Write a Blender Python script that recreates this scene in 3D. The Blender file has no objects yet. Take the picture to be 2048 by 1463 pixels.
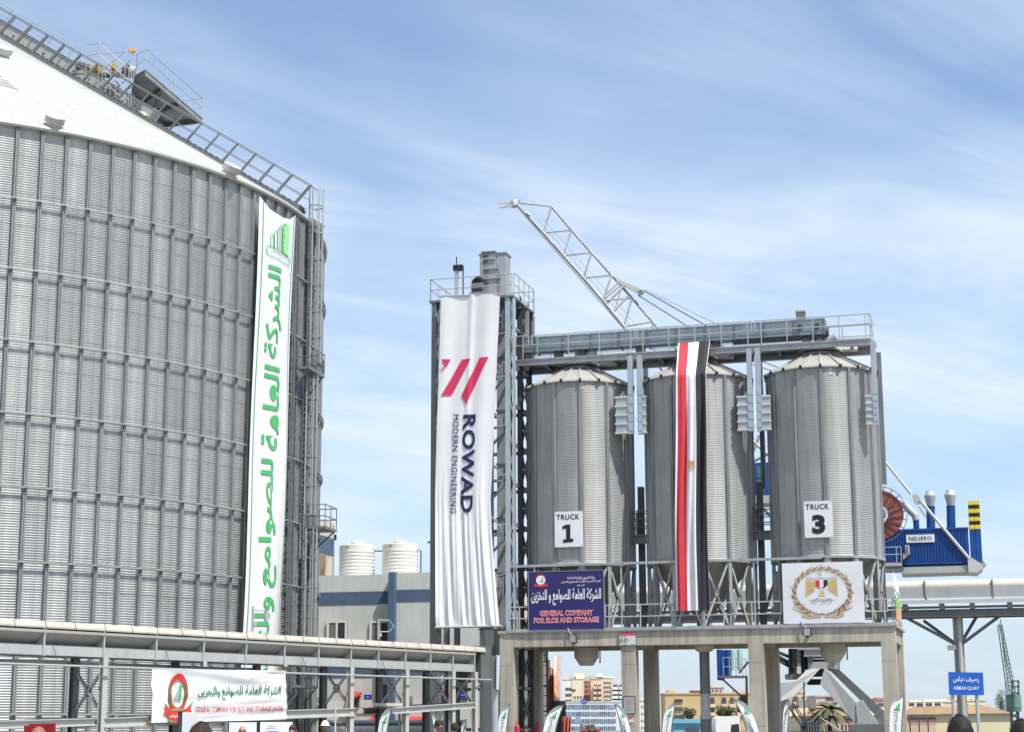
import bpy, bmesh, math, random
from mathutils import Vector, Matrix
random.seed(7)
R = math.radians
SC = bpy.context.scene
COL = SC.collection

# ---------------------------------------------------------------- camera
FPX, PITCH, ROLL, EYE = 3540.0, 0.2004, 0.0036, 1.65      # focal length in pixels of a 2048 px wide picture
cam_d = bpy.data.cameras.new('camera'); cam = bpy.data.objects.new('camera', cam_d); COL.objects.link(cam)
cam_d.sensor_fit = 'HORIZONTAL'; cam_d.sensor_width = 36.0; cam_d.lens = FPX / 2048.0 * 36.0
cam_d.clip_start = 0.1; cam_d.clip_end = 6000.0
_c, _s = math.cos(ROLL), math.sin(ROLL)
_r0, _u0 = Vector((1, 0, 0)), Vector((0, -math.sin(PITCH), math.cos(PITCH)))
_fw = Vector((0, math.cos(PITCH), math.sin(PITCH)))
_rt, _up = _r0 * _c - _u0 * _s, _r0 * _s + _u0 * _c
_rt, _up = _r0 * _c - _u0 * _s * 1.0, _u0 * _c + _r0 * _s
cam.matrix_world = Matrix(((_rt.x, _up.x, -_fw.x, 0), (_rt.y, _up.y, -_fw.y, 0), (_rt.z, _up.z, -_fw.z, EYE), (0, 0, 0, 1)))
SC.camera = cam

# ---------------------------------------------------------------- sky, sun, exposure
SUN_AZ, SUN_EL = R(136.0), R(60.0)            # azimuth clockwise from +Y
sun_to = Vector((math.sin(SUN_AZ) * math.cos(SUN_EL), math.cos(SUN_AZ) * math.cos(SUN_EL), math.sin(SUN_EL)))
W = bpy.data.worlds.new('World'); SC.world = W; W.use_nodes = True
nt = W.node_tree; nt.nodes.clear()
def wn(t, **k):
    n = nt.nodes.new(t)
    for a, b in k.items(): setattr(n, a, b)
    return n
def wmath(op, a, b=None, c=None):
    n = wn('ShaderNodeMath', operation=op)
    for i, v in enumerate((a, b, c)):
        if v is None: continue
        if isinstance(v, (int, float)): n.inputs[i].default_value = v
        else: nt.links.new(v, n.inputs[i])
    return n.outputs[0]
sky = wn('ShaderNodeTexSky', sky_type='NISHITA'); sky.sun_disc = False
sky.sun_elevation = SUN_EL; sky.sun_rotation = SUN_AZ; sky.air_density = 1.0; sky.dust_density = 0.6; sky.ozone_density = 1.6
tc = wn('ShaderNodeTexCoord'); sep = wn('ShaderNodeSeparateXYZ'); nt.links.new(tc.outputs['Generated'], sep.inputs[0])
zc = wmath('MAXIMUM', sep.outputs[2], 0.0); den = wmath('ADD', zc, 0.16)
cu = wmath('DIVIDE', sep.outputs[0], den); cv = wmath('DIVIDE', sep.outputs[1], den)
cmb = wn('ShaderNodeCombineXYZ'); nt.links.new(cu, cmb.inputs[0]); nt.links.new(cv, cmb.inputs[1])
mp = wn('ShaderNodeMapping'); mp.inputs['Rotation'].default_value = (0, 0, R(-24)); mp.inputs['Scale'].default_value = (1.0, 0.75, 1)
mp.inputs['Location'].default_value = (7.3, 2.9, 0)
nt.links.new(cmb.outputs[0], mp.inputs[0])
def wnoise(scale, detail, rough, dist, vec):
    n = wn('ShaderNodeTexNoise'); n.inputs['Scale'].default_value = scale; n.inputs['Detail'].default_value = detail
    n.inputs['Roughness'].default_value = rough; n.inputs['Distortion'].default_value = dist
    nt.links.new(vec, n.inputs['Vector']); return n.outputs[0]
def wramp(v, a, b):
    n = wn('ShaderNodeMapRange', interpolation_type='SMOOTHSTEP'); n.inputs[1].default_value = a; n.inputs[2].default_value = b
    nt.links.new(v, n.inputs[0]); return n.outputs[0]
def wmix(fac, a, b, blend='MIX'):
    n = wn('ShaderNodeMix', data_type='RGBA', blend_type=blend)
    if isinstance(fac, (int, float)): n.inputs['Factor'].default_value = fac
    else: nt.links.new(fac, n.inputs['Factor'])
    for k, v in (('A', a), ('B', b)):
        if isinstance(v, tuple): n.inputs[k].default_value = (*v, 1)
        else: nt.links.new(v, n.inputs[k])
    return n.outputs['Result']
# thin high cloud: broad veils, and finer combed streaks inside them
big = wramp(wnoise(0.85, 4, 0.5, 0.6, mp.outputs[0]), 0.20, 0.60)
mp2 = wn('ShaderNodeMapping'); mp2.inputs['Scale'].default_value = (0.55, 1.9, 1); mp2.inputs['Rotation'].default_value = (0, 0, R(62))
nt.links.new(mp.outputs[0], mp2.inputs[0])
wisp = wramp(wnoise(1.7, 8, 0.58, 0.9, mp2.outputs[0]), 0.34, 0.66)
cl = wmath('ADD', wmath('MULTIPLY', big, 0.46), wmath('MULTIPLY', wmath('MULTIPLY', wisp, big), 0.48))
cl = wmath('ADD', cl, wmath('MULTIPLY', wisp, 0.06))
haze = wramp(zc, 0.20, 0.0)                                   # the pale band of dusty sea air low in the sky
cl = wmath('MINIMUM', wmath('MULTIPLY', wmath('ADD', cl, 0.05), wmath('SUBTRACT', 1.0, wmath('MULTIPLY', haze, 0.68))), 0.93)
skyc = wmix(1.0, sky.outputs[0], (0.84, 1.06, 1.24), 'MULTIPLY')
c1 = wmix(wmath('MULTIPLY', haze, 0.72), skyc, (4.45, 5.05, 5.9))
c2 = wmix(cl, c1, (6.3, 7.1, 8.0))
class _o: pass
mix = _o(); mix.outputs = {'Result': c2}
bg = wn('ShaderNodeBackground'); bg.inputs['Strength'].default_value = 0.105
nt.links.new(mix.outputs['Result'], bg.inputs[0])
wo = wn('ShaderNodeOutputWorld'); nt.links.new(bg.outputs[0], wo.inputs[0])
sl = bpy.data.lights.new('sun', 'SUN'); sl.energy = 4.8; sl.angle = R(0.53); sl.color = (1.0, 0.955, 0.885)
so = bpy.data.objects.new('sun', sl); COL.objects.link(so)
so.rotation_euler = (-sun_to).to_track_quat('-Z', 'Y').to_euler(); so.location = (0, 0, 60)
SC.view_settings.view_transform = 'Standard'; SC.view_settings.look = 'None'
SC.view_settings.gamma = 1.0; SC.view_settings.use_curve_mapping = False
SC.view_settings.exposure = 0.40
SC.cycles.max_bounces = 6; SC.cycles.use_denoising = True

# ---------------------------------------------------------------- measuring: from a point of the photograph to a place
def ray(x, y):
    uu, vv = (x - 1024) / FPX, (731.5 - y) / FPX
    return _fw + _rt * uu + _up * vv
EYEV = Vector((0, 0, EYE))
def at(x, y, Y):
    d = ray(x, y); return EYEV + d * (Y / d.y)
class Fr:
    """a level frame: s along the facade to the right, t into the depth, z up"""
    def __init__(f, yaw, px, Y):
        o = at(px, 1450, Y); f.o = Vector((o.x, o.y, 0))
        f.a = Vector((math.cos(R(yaw)), -math.sin(R(yaw)), 0)); f.b = Vector((math.sin(R(yaw)), math.cos(R(yaw)), 0)); f.yaw = yaw
    def P(f, s, t, z): return f.o + f.a * s + f.b * t + Vector((0, 0, z))
    def L(f, px, py, t=0.0):
        d = ray(px, py); k = (f.o + f.b * t - EYEV).dot(f.b) / d.dot(f.b); p = EYEV + d * k
        return (p - f.o).dot(f.a), p.z
    def H(f, px, py, t=0.0):
        s, z = f.L(px, py, t); return f.P(s, t, z)

# ---------------------------------------------------------------- materials
MATS = {}
def M(name, col, rough=0.6, metal=0.0, var=0.10, scale=1.5, bump=0.0, streak=0.0, spec=0.4, rnd=0.0):
    if name in MATS: return MATS[name]
    m = bpy.data.materials.new(name); m.use_nodes = True; n = m.node_tree; b = n.nodes['Principled BSDF']
    b.inputs['Roughness'].default_value = rough; b.inputs['Metallic'].default_value = metal
    b.inputs['Specular IOR Level'].default_value = spec
    t = n.nodes.new('ShaderNodeTexCoord')
    src = None
    if var > 0:
        nz = n.nodes.new('ShaderNodeTexNoise'); nz.inputs['Scale'].default_value = scale; nz.inputs['Detail'].default_value = 5
        nz.inputs['Roughness'].default_value = 0.6
        n.links.new(t.outputs['Object'], nz.inputs['Vector']); fac = nz.outputs[0]
        if streak > 0:
            mpn = n.nodes.new('ShaderNodeMapping'); mpn.inputs['Scale'].default_value = (scale * 5, scale * 5, scale * 0.35)
            n.links.new(t.outputs['Object'], mpn.inputs[0])
            n2 = n.nodes.new('ShaderNodeTexNoise'); n2.inputs['Scale'].default_value = 1.0; n2.inputs['Detail'].default_value = 4
            n.links.new(mpn.outputs[0], n2.inputs['Vector'])
            mm = n.nodes.new('ShaderNodeMix'); mm.inputs['Factor'].default_value = streak
            n.links.new(nz.outputs[0], mm.inputs['A']); n.links.new(n2.outputs[0], mm.inputs['B']); fac = mm.outputs[0]
        mr = n.nodes.new('ShaderNodeMapRange'); mr.inputs[1].default_value = 0.36; mr.inputs[2].default_value = 0.64
        mr.inputs[3].default_value = 1 - var; mr.inputs[4].default_value = 1 + var
        n.links.new(fac, mr.inputs[0])
        mx = n.nodes.new('ShaderNodeMix'); mx.data_type = 'RGBA'; mx.blend_type = 'MULTIPLY'; mx.inputs['Factor'].default_value = 1
        mx.inputs['A'].default_value = (*col, 1); n.links.new(mr.outputs[0], mx.inputs['B'])
        n.links.new(mx.outputs['Result'], b.inputs['Base Color']); src = fac
        if rnd > 0:                                             # each sheet a little lighter or darker than the next
            oi = n.nodes.new('ShaderNodeObjectInfo'); rr_ = n.nodes.new('ShaderNodeMapRange'); rr_.inputs[3].default_value = 1 - rnd; rr_.inputs[4].default_value = 1 + rnd
            n.links.new(oi.outputs['Random'], rr_.inputs[0]); m3 = n.nodes.new('ShaderNodeMix'); m3.data_type = 'RGBA'; m3.blend_type = 'MULTIPLY'; m3.inputs['Factor'].default_value = 1
            n.links.new(mx.outputs['Result'], m3.inputs['A']); n.links.new(rr_.outputs[0], m3.inputs['B']); n.links.new(m3.outputs['Result'], b.inputs['Base Color'])
        if bump > 0:
            bp = n.nodes.new('ShaderNodeBump'); bp.inputs['Strength'].default_value = bump; bp.inputs['Distance'].default_value = 0.02
            n.links.new(fac, bp.inputs['Height']); n.links.new(bp.outputs[0], b.inputs['Normal'])
    else:
        b.inputs['Base Color'].default_value = (*col, 1)
    MATS[name] = m; return m

GALV = M('galvanised_steel', (0.36, 0.37, 0.375), 0.45, 0.35, 0.16, 1.2, 0, 0.4)
GALVD = M('weathered_galvanised_steel', (0.22, 0.225, 0.23), 0.5, 0.45, 0.18, 1.2, 0, 0.4)
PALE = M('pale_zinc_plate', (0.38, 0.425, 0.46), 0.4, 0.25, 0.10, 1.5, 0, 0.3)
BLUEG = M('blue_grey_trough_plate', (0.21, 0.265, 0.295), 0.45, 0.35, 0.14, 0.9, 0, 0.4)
RAILM = M('galvanised_rail_tube', (0.42, 0.42, 0.405), 0.45, 0.2, 0.08, 2)
DARK = M('dark_painted_steel', (0.055, 0.06, 0.062), 0.5, 0.2, 0.2, 1.5)
GREYST = M('grey_painted_steel', (0.15, 0.154, 0.152), 0.5, 0.15, 0.14, 1.2, 0, 0.4)
LGREY = M('light_grey_painted_steel', (0.40, 0.41, 0.40), 0.5, 0.1, 0.08, 1.0, 0, 0.4)
WHITEST = M('white_painted_steel', (0.50, 0.50, 0.48), 0.45, 0.0, 0.06, 1.5, 0, 0.4)
CREAM = M('cream_hood_sheet', (0.47, 0.44, 0.385), 0.5, 0.05, 0.10, 0.9, 0, 0.4)
ROOFW = M('white_roof_sheet', (0.44, 0.445, 0.42), 0.5, 0.1, 0.09, 0.5, 0, 0.2)
ROOFC = M('cream_roof_sheet', (0.36, 0.35, 0.32), 0.45, 0.1, 0.12, 1.0, 0, 0.3)
CONC = M('cast_concrete', (0.385, 0.348, 0.29), 0.85, 0, 0.26, 0.8, 0.15, 0.62, 0.2)
CLOTHW = M('white_banner_cloth', (0.70, 0.705, 0.72), 0.75, 0, 0.05, 0.5, 0, 0, 0.2)
INKG = M('green_ink', (0.07, 0.42, 0.13), 0.7, 0, 0.04, 2)
INKLG = M('light_green_ink', (0.25, 0.80, 0.24), 0.7, 0, 0.03, 2)
INKDG = M('dark_green_ink', (0.01, 0.16, 0.06), 0.7, 0, 0.05, 2)
INKR = M('crimson_ink', (0.62, 0.03, 0.10), 0.7, 0, 0.04, 2)
INKRED = M('red_ink', (0.66, 0.035, 0.03), 0.7, 0, 0.05, 2)
INKN = M('navy_ink', (0.012, 0.022, 0.085), 0.7, 0, 0.05, 2)
INKK = M('black_ink', (0.012, 0.012, 0.013), 0.6, 0, 0.05, 2)
INKW = M('white_ink', (0.75, 0.75, 0.75), 0.7, 0, 0.02, 2)
INKBR = M('brown_ink', (0.20, 0.105, 0.045), 0.7, 0, 0.1, 4)
INKGOLD = M('gold_ink', (0.60, 0.41, 0.15), 0.6, 0, 0.08, 4)
INKTAN = M('tan_ink', (0.60, 0.49, 0.34), 0.6, 0, 0.06, 4)
INKGREY = M('grey_ink', (0.45, 0.44, 0.45), 0.7, 0, 0.05, 4)
SIGNW = M('white_sign_board', (0.66, 0.67, 0.70), 0.5, 0, 0.06, 0.9)
NAVY = M('navy_sign_board', (0.022, 0.018, 0.115), 0.45, 0, 0.12, 0.8)
GLASS = M('dark_window_glass', (0.03, 0.035, 0.04), 0.12, 0, 0.2, 0.5, 0, 0, 0.6)
YEL = M('yellow_paint', (0.72, 0.56, 0.02), 0.5, 0, 0.08, 2)
ORANGE = M('orange_lamp_housing', (0.72, 0.33, 0.03), 0.5, 0, 0.06, 2)
BLUE = M('blue_painted_sheet', (0.008, 0.062, 0.26), 0.45, 0.05, 0.16, 0.8, 0, 0.4)
BLACK = M('black_plastic', (0.015, 0.015, 0.016), 0.5, 0, 0.1, 2)
REDP = M('red_paint', (0.45, 0.03, 0.03), 0.5, 0, 0.1, 2)

# ---------------------------------------------------------------- building meshes
class MB:
    def __init__(s): s.v, s.f, s.m = [], [], []
    def add(s, vs, fs, mi=0):
        k = len(s.v); s.v += [Vector(v) for v in vs]; s.f += [tuple(k + i for i in f) for f in fs]; s.m += [mi] * len(fs); return s
    def hexa(s, c, x, y, z, mi=0):                       # box: centre and half axes
        c, x, y, z = map(Vector, (c, x, y, z))
        vs = [c + x * i + y * j + z * k for k in (-1, 1) for j in (-1, 1) for i in (-1, 1)]
        return s.add(vs, [(0, 2, 3, 1), (4, 5, 7, 6), (0, 1, 5, 4), (2, 6, 7, 3), (0, 4, 6, 2), (1, 3, 7, 5)], mi)
    def fbox(s, fr, s0, s1, t0, t1, z0, z1, mi=0):
        return s.hexa(fr.P((s0 + s1) / 2, (t0 + t1) / 2, (z0 + z1) / 2), fr.a * ((s1 - s0) / 2), fr.b * ((t1 - t0) / 2), (0, 0, (z1 - z0) / 2), mi)
    def beam(s, p, q, w, h, up=(0, 0, 1), mi=0):
        p, q, up = Vector(p), Vector(q), Vector(up); d = q - p
        x = d.cross(up)
        if x.length < 1e-6: x = d.cross(Vector((0, 1, 0)))
        x.normalize(); y = x.cross(d).normalized()
        return s.hexa((p + q) / 2, x * (w / 2), d / 2, y * (h / 2), mi)
    def ibeam(s, p, q, w, h, th=0.025, up=(0, 0, 1), mi=0):
        p, q, up = Vector(p), Vector(q), Vector(up); d = q - p; x = d.cross(up)
        if x.length < 1e-6: x = d.cross(Vector((0, 1, 0)))
        x.normalize(); y = x.cross(d).normalized()
        s.hexa((p + q) / 2 + y * (h / 2 - th / 2), x * (w / 2), d / 2, y * (th / 2), mi)
        s.hexa((p + q) / 2 - y * (h / 2 - th / 2), x * (w / 2), d / 2, y * (th / 2), mi)
        return s.hexa((p + q) / 2, x * (th / 2), d / 2, y * (h / 2 - th), mi)
    def tube(s, p, q, r, n=6, r2=None, mi=0, cap=True):
        p, q = Vector(p), Vector(q); d = (q - p)
        if d.length < 1e-7: return s
        d.normalize(); x = d.orthogonal().normalized(); y = d.cross(x); r2 = r if r2 is None else r2
        vs = [p + (x * math.cos(2 * math.pi * i / n) + y * math.sin(2 * math.pi * i / n)) * r for i in range(n)] + \
             [q + (x * math.cos(2 * math.pi * i / n) + y * math.sin(2 * math.pi * i / n)) * r2 for i in range(n)]
        fs = [(i, (i + 1) % n, n + (i + 1) % n, n + i) for i in range(n)]
        if cap: fs += [tuple(range(n - 1, -1, -1)), tuple(range(n, 2 * n))]
        return s.add(vs, fs, mi)
    def pipe(s, pts, r, n=6, mi=0, closed=False):
        pts = [Vector(p) for p in pts]; m = len(pts); vs = []; fs = []; px = None
        for i, p in enumerate(pts):
            a = pts[(i - 1) % m] if (closed or i > 0) else p; b = pts[(i + 1) % m] if (closed or i < m - 1) else p
            d = (b - a).normalized()
            x = d.orthogonal() if px is None else px - d * px.dot(d)
            if x.length < 1e-6: x = d.orthogonal()
            x.normalize(); px = x; y = d.cross(x)
            vs += [p + (x * math.cos(2 * math.pi * k / n) + y * math.sin(2 * math.pi * k / n)) * r for k in range(n)]
        for i in range(m if closed else m - 1):
            j = (i + 1) % m
            fs += [(i * n + k, i * n + (k + 1) % n, j * n + (k + 1) % n, j * n + k) for k in range(n)]
        if not closed: fs += [tuple(range(n - 1, -1, -1)), tuple(range((m - 1) * n, m * n))]
        return s.add(vs, fs, mi)
    def prism(s, poly, vec, mi=0):
        poly = [Vector(p) for p in poly]; vec = Vector(vec); n = len(poly)
        return s.add(poly + [p + vec for p in poly], [tuple(range(n - 1, -1, -1)), tuple(range(n, 2 * n))] +
                     [(i, (i + 1) % n, n + (i + 1) % n, n + i) for i in range(n)], mi)
    def rev(s, prof, c, n=24, mi=0, a0=0.0, a1=2 * math.pi, ax=None):
        c = Vector(c); full = abs(a1 - a0 - 2 * math.pi) < 1e-6; m = n if full else n + 1
        X, Y, Z = ax if ax else (Vector((1, 0, 0)), Vector((0, 1, 0)), Vector((0, 0, 1)))
        vs = []
        for i in range(m):
            t = a0 + (a1 - a0) * i / n; e = X * math.cos(t) + Y * math.sin(t)
            vs += [c + e * r + Z * z for r, z in prof]
        k = len(prof); fs = []
        for i in range(n):
            j = (i + 1) % m
            fs += [(i * k + q, j * k + q, j * k + q + 1, i * k + q + 1) for q in range(k - 1)]
        return s.add(vs, fs, mi)
    def mesh(s, name, mats, off=Vector((0, 0, 0)), smooth=False):
        me = bpy.data.meshes.new(name); me.from_pydata([tuple(v - off) for v in s.v], [], s.f)
        for m in (mats if isinstance(mats, (list, tuple)) else [mats]): me.materials.append(m)
        if any(s.m): me.polygons.foreach_set('material_index', s.m)
        if smooth: me.polygons.foreach_set('use_smooth', [True] * len(me.polygons))
        me.update(); return me
    def build(s, name, mats, parent=None, smooth=False, label=None, kind=None):
        off = ORG.get(parent.name, Vector((0, 0, 0))) if parent else Vector((0, 0, 0))
        o = bpy.data.objects.new(name, s.mesh(name, mats, off, smooth)); COL.objects.link(o)
        if parent: o.parent = parent; ORG[o.name] = off
        else: ORG[o.name] = Vector((0, 0, 0))
        if label: o['label'] = label
        if kind: o['kind'] = kind
        return o
ORG = {}
def thing(name, label, cat, loc, group=None):
    o = bpy.data.objects.new(name, None); o.empty_display_size = 0.3; COL.objects.link(o); o.location = loc
    o['label'] = label; o['category'] = cat
    if group: o['group'] = group
    ORG[o.name] = Vector(loc); return o
def tag(o, label, cat, group=None):
    o['label'] = label; o['category'] = cat
    if group: o['group'] = group
    return o
def piece(name, me, parent, loc=(0, 0, 0), rz=0.0, label=None):   # a part that shares mesh data, placed in its thing's frame
    o = bpy.data.objects.new(name, me); COL.objects.link(o); o.parent = parent; o.location = loc; o.rotation_euler = (0, 0, rz)
    if label: o['label'] = label
    ORG[o.name] = ORG.get(parent.name, Vector((0, 0, 0))); return o
def recentre(o):                                       # one-mesh thing: origin at the foot of its box
    me = o.data; xs = [v.co.copy() for v in me.vertices]
    c = Vector((sum(v.x for v in xs) / len(xs), sum(v.y for v in xs) / len(xs), min(v.z for v in xs)))
    me.transform(Matrix.Translation(-c)); o.location = c; return o
def railing(parent, path, h, spacing, r=0.022, mid=0.5, up=Vector((0, 0, 1)), mat=None, name='handrail', extra=()):
    """posts as parts of their own, the rails as one bent tube each"""
    mat = mat or RAILM; path = [Vector(p) for p in path]
    top = MB(); top.pipe([p + up * h for p in path], r)
    top.build(name, mat, parent)
    if mid: MB().pipe([p + up * (h * mid) for p in path], r * 0.85).build('mid_rail', mat, parent)
    for i in range(len(path) - 1):
        n = max(1, round((path[i + 1] - path[i]).length / spacing))
        for k in range(n + (1 if i == len(path) - 2 else 0)):
            p = path[i].lerp(path[i + 1], k / n)
            MB().tube(p, p + up * h, r, 6).build('rail_post', mat, parent)

# ---------------------------------------------------------------- lettering
AR = {'ا': (0xFE8D, 2), 'أ': (0xFE83, 2), 'ب': (0xFE8F, 4), 'ة': (0xFE93, 2), 'ت': (0xFE95, 4), 'ث': (0xFE99, 4), 'ج': (0xFE9D, 4), 'ح': (0xFEA1, 4),
      'خ': (0xFEA5, 4), 'د': (0xFEA9, 2), 'ذ': (0xFEAB, 2), 'ر': (0xFEAD, 2), 'ز': (0xFEAF, 2), 'س': (0xFEB1, 4), 'ش': (0xFEB5, 4), 'ص': (0xFEB9, 4),
      'ض': (0xFEBD, 4), 'ط': (0xFEC1, 4), 'ع': (0xFEC9, 4), 'غ': (0xFECD, 4), 'ف': (0xFED1, 4), 'ق': (0xFED5, 4), 'ك': (0xFED9, 4), 'ل': (0xFEDD, 4),
      'م': (0xFEE1, 4), 'ن': (0xFEE5, 4), 'ه': (0xFEE9, 4), 'و': (0xFEED, 2), 'ى': (0xFEEF, 2), 'ي': (0xFEF1, 4), 'ئ': (0xFE89, 4)}
def arabic(t):
    out = []
    for i, c in enumerate(t):
        if c not in AR: out.append(c); continue
        b, n = AR[c]; pv = i > 0 and t[i - 1] in AR and AR[t[i - 1]][1] == 4; nx = i < len(t) - 1 and t[i + 1] in AR and n == 4
        out.append(chr(b + (3 if pv and nx else 1 if pv else 2 if nx else 0)))
    return ''.join(reversed(out))
TXT = {}
def glyphs(body, bold=0.0, res=2, space=1.0, shear=0.0):
    key = (body, bold, res, space, shear)
    if key in TXT: return TXT[key]
    body2 = arabic(body) if any(c in AR for c in body) else body
    c = bpy.data.curves.new('lettering', 'FONT'); c.body = body2; c.offset = bold; c.resolution_u = res; c.space_character = space; c.shear = shear
    o = bpy.data.objects.new('lettering', c); COL.objects.link(o)
    dg = bpy.context.evaluated_depsgraph_get(); me = bpy.data.meshes.new_from_object(o.evaluated_get(dg))
    bm = bmesh.new(); bm.from_mesh(me); bmesh.ops.remove_doubles(bm, verts=bm.verts, dist=1e-4)
    bmesh.ops.dissolve_limit(bm, angle_limit=0.05, verts=bm.verts, edges=bm.edges); bmesh.ops.triangulate(bm, faces=bm.faces)
    bm.verts.index_update(); vs = [(v.co.x, v.co.y) for v in bm.verts]; fs = [tuple(v.index for v in f.verts) for f in bm.faces]
    bm.free(); bpy.data.objects.remove(o); bpy.data.curves.remove(c); bpy.data.meshes.remove(me)
    x0, x1 = min(v[0] for v in vs), max(v[0] for v in vs); y0, y1 = min(v[1] for v in vs), max(v[1] for v in vs)
    vs = [((x - x0) / (x1 - x0), (y - y0) / (y1 - y0)) for x, y in vs]
    TXT[key] = (vs, fs); return TXT[key]
def cut2d(vs, fs, du, dv=None):
    bm = bmesh.new(); bv = [bm.verts.new((x, y, 0)) for x, y in vs]
    for f in fs:
        try: bm.faces.new([bv[i] for i in f])
        except ValueError: pass
    for ax, d in ((0, du), (1, dv)):
        if not d: continue
        lo = min(v.co[ax] for v in bm.verts); hi = max(v.co[ax] for v in bm.verts); k = math.ceil(lo / d) * d
        while k < hi:
            no = [0, 0, 0]; no[ax] = 1; co = [0, 0, 0]; co[ax] = k
            bmesh.ops.bisect_plane(bm, geom=bm.verts[:] + bm.edges[:] + bm.faces[:], plane_co=co, plane_no=no, dist=1e-6); k += d
    bm.verts.index_update(); r = ([(v.co.x, v.co.y) for v in bm.verts], [tuple(v.index for v in f.verts) for f in bm.faces]); bm.free(); return r
def letter(mb, body, box, fn, mi=0, bold=0.0, rot=None, cut=None, res=2, space=1.0, shear=0.0):
    """box = (u0, v0, u1, v1) in the sign's own plane, fn maps (u, v) to a place"""
    vs, fs = glyphs(body, bold, res, space, shear)
    if rot == 'ccw': vs = [(1 - y, x) for x, y in vs]
    elif rot == 'cw': vs = [(y, 1 - x) for x, y in vs]
    u0, v0, u1, v1 = box; vs = [(u0 + x * (u1 - u0), v0 + y * (v1 - v0)) for x, y in vs]
    if cut: vs, fs = cut2d(vs, fs, *cut)
    return mb.add([fn(u, v) for u, v in vs], fs, mi)
def poly2(mb, pts, fn, mi=0, cut=None):
    vs, fs = pts, [tuple(range(len(pts)))]
    if cut: vs, fs = cut2d(vs, fs, *cut)
    return mb.add([fn(u, v) for u, v in vs], fs, mi)
def ring2(mb, cx, cy, rx, ry, w, fn, mi=0, n=28, a0=0, a1=2 * math.pi):
    vs = []; 
    for i in range(n + 1):
        t = a0 + (a1 - a0) * i / n
        vs += [fn(cx + rx * math.cos(t), cy + ry * math.sin(t)), fn(cx + (rx - w) * math.cos(t), cy + (ry - w) * math.sin(t))]
    return mb.add(vs, [(2 * i, 2 * i + 2, 2 * i + 3, 2 * i + 1) for i in range(n)], mi)
def disc2(mb, cx, cy, rx, ry, fn, mi=0, n=24, a0=0.0, a1=2 * math.pi):
    return poly2(mb, [(cx + rx * math.cos(a0 + (a1 - a0) * i / n), cy + ry * math.sin(a0 + (a1 - a0) * i / n)) for i in range(n if a1 - a0 > 6.28 else n + 1)], fn, mi)

# ================================================================ the setting
GROUND = M('pale_quay_concrete', (0.20, 0.188, 0.165), 0.9, 0, 0.15, 0.15, 0.1)
g = MB(); g.add([(-2500, -300, 0), (2500, -300, 0), (2500, 4500, 0), (-2500, 4500, 0)], [(0, 1, 2, 3)])
go = g.build('ground', GROUND, kind='structure')
WATER = M('harbour_water', (0.03, 0.06, 0.07), 0.12, 0, 0.2, 0.02)
w = MB(); w.add([(-2500, 150, 0.02), (2500, 130, 0.02), (2500, 330, 0.02), (-2500, 330, 0.02)], [(0, 1, 2, 3)])
w.build('water', WATER, kind='structure')
# ================================================================ the big grain silo
def sheet_mat(name, seam):
    m = M(name, (0.47, 0.473, 0.465), 0.40, 0.22, 0.18, 0.7, 0, 0.5, rnd=.10)
    n = m.node_tree; b = n.nodes['Principled BSDF']
    old = b.inputs['Base Color'].links[0].from_socket
    t = n.nodes.new('ShaderNodeTexCoord'); s = n.nodes.new('ShaderNodeSeparateXYZ'); n.links.new(t.outputs['Object'], s.inputs[0])
    def mt(op, a, c=None):
        k = n.nodes.new('ShaderNodeMath'); k.operation = op
        for i, v in enumerate((a, c)):
            if v is None: continue
            if isinstance(v, (int, float)): k.inputs[i].default_value = v
            else: n.links.new(v, k.inputs[i])
        return k.outputs[0]
    # lap joints: one course of bolts across the sheet, and on some sheets three rows of bolts down it
    lap = mt('LESS_THAN', mt('ABSOLUTE', mt('SUBTRACT', s.outputs[2], 1.90)), 0.014)
    lap = mt('MAXIMUM', lap, mt('LESS_THAN', mt('ABSOLUTE', mt('SUBTRACT', s.outputs[2], 0.30)), 0.012))
    bx = mt('LESS_THAN', mt('ABSOLUTE', mt('SUBTRACT', mt('FRACT', mt('DIVIDE', s.outputs[1], 0.16)), 0.5)), 0.16)
    lap = mt('MULTIPLY', lap, mt('ADD', mt('MULTIPLY', bx, 0.35), 0.5))
    if seam:
        band = mt('LESS_THAN', mt('ABSOLUTE', s.outputs[1]), 0.14)
        dx = mt('LESS_THAN', mt('ABSOLUTE', mt('SUBTRACT', mt('FRACT', mt('DIVIDE', s.outputs[1], 0.07)), 0.5)), 0.21)
        dz = mt('LESS_THAN', mt('ABSOLUTE', mt('SUBTRACT', mt('FRACT', mt('DIVIDE', s.outputs[2], 0.1034)), 0.25)), 0.30)
        lap = mt('MAXIMUM', lap, mt('MULTIPLY', mt('MULTIPLY', band, dx), mt('MULTIPLY', dz, 0.55)))
    mx = n.nodes.new('ShaderNodeMix'); mx.data_type = 'RGBA'; n.links.new(lap, mx.inputs['Factor'])
    n.links.new(old, mx.inputs['A']); mx.inputs['B'].default_value = (0.05, 0.05, 0.055, 1)
    n.links.new(mx.outputs['Result'], b.inputs['Base Color']); return m
SHEET_A, SHEET_B = sheet_mat('corrugated_sheet', False), sheet_mat('bolted_corrugated_sheet', True)

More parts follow.
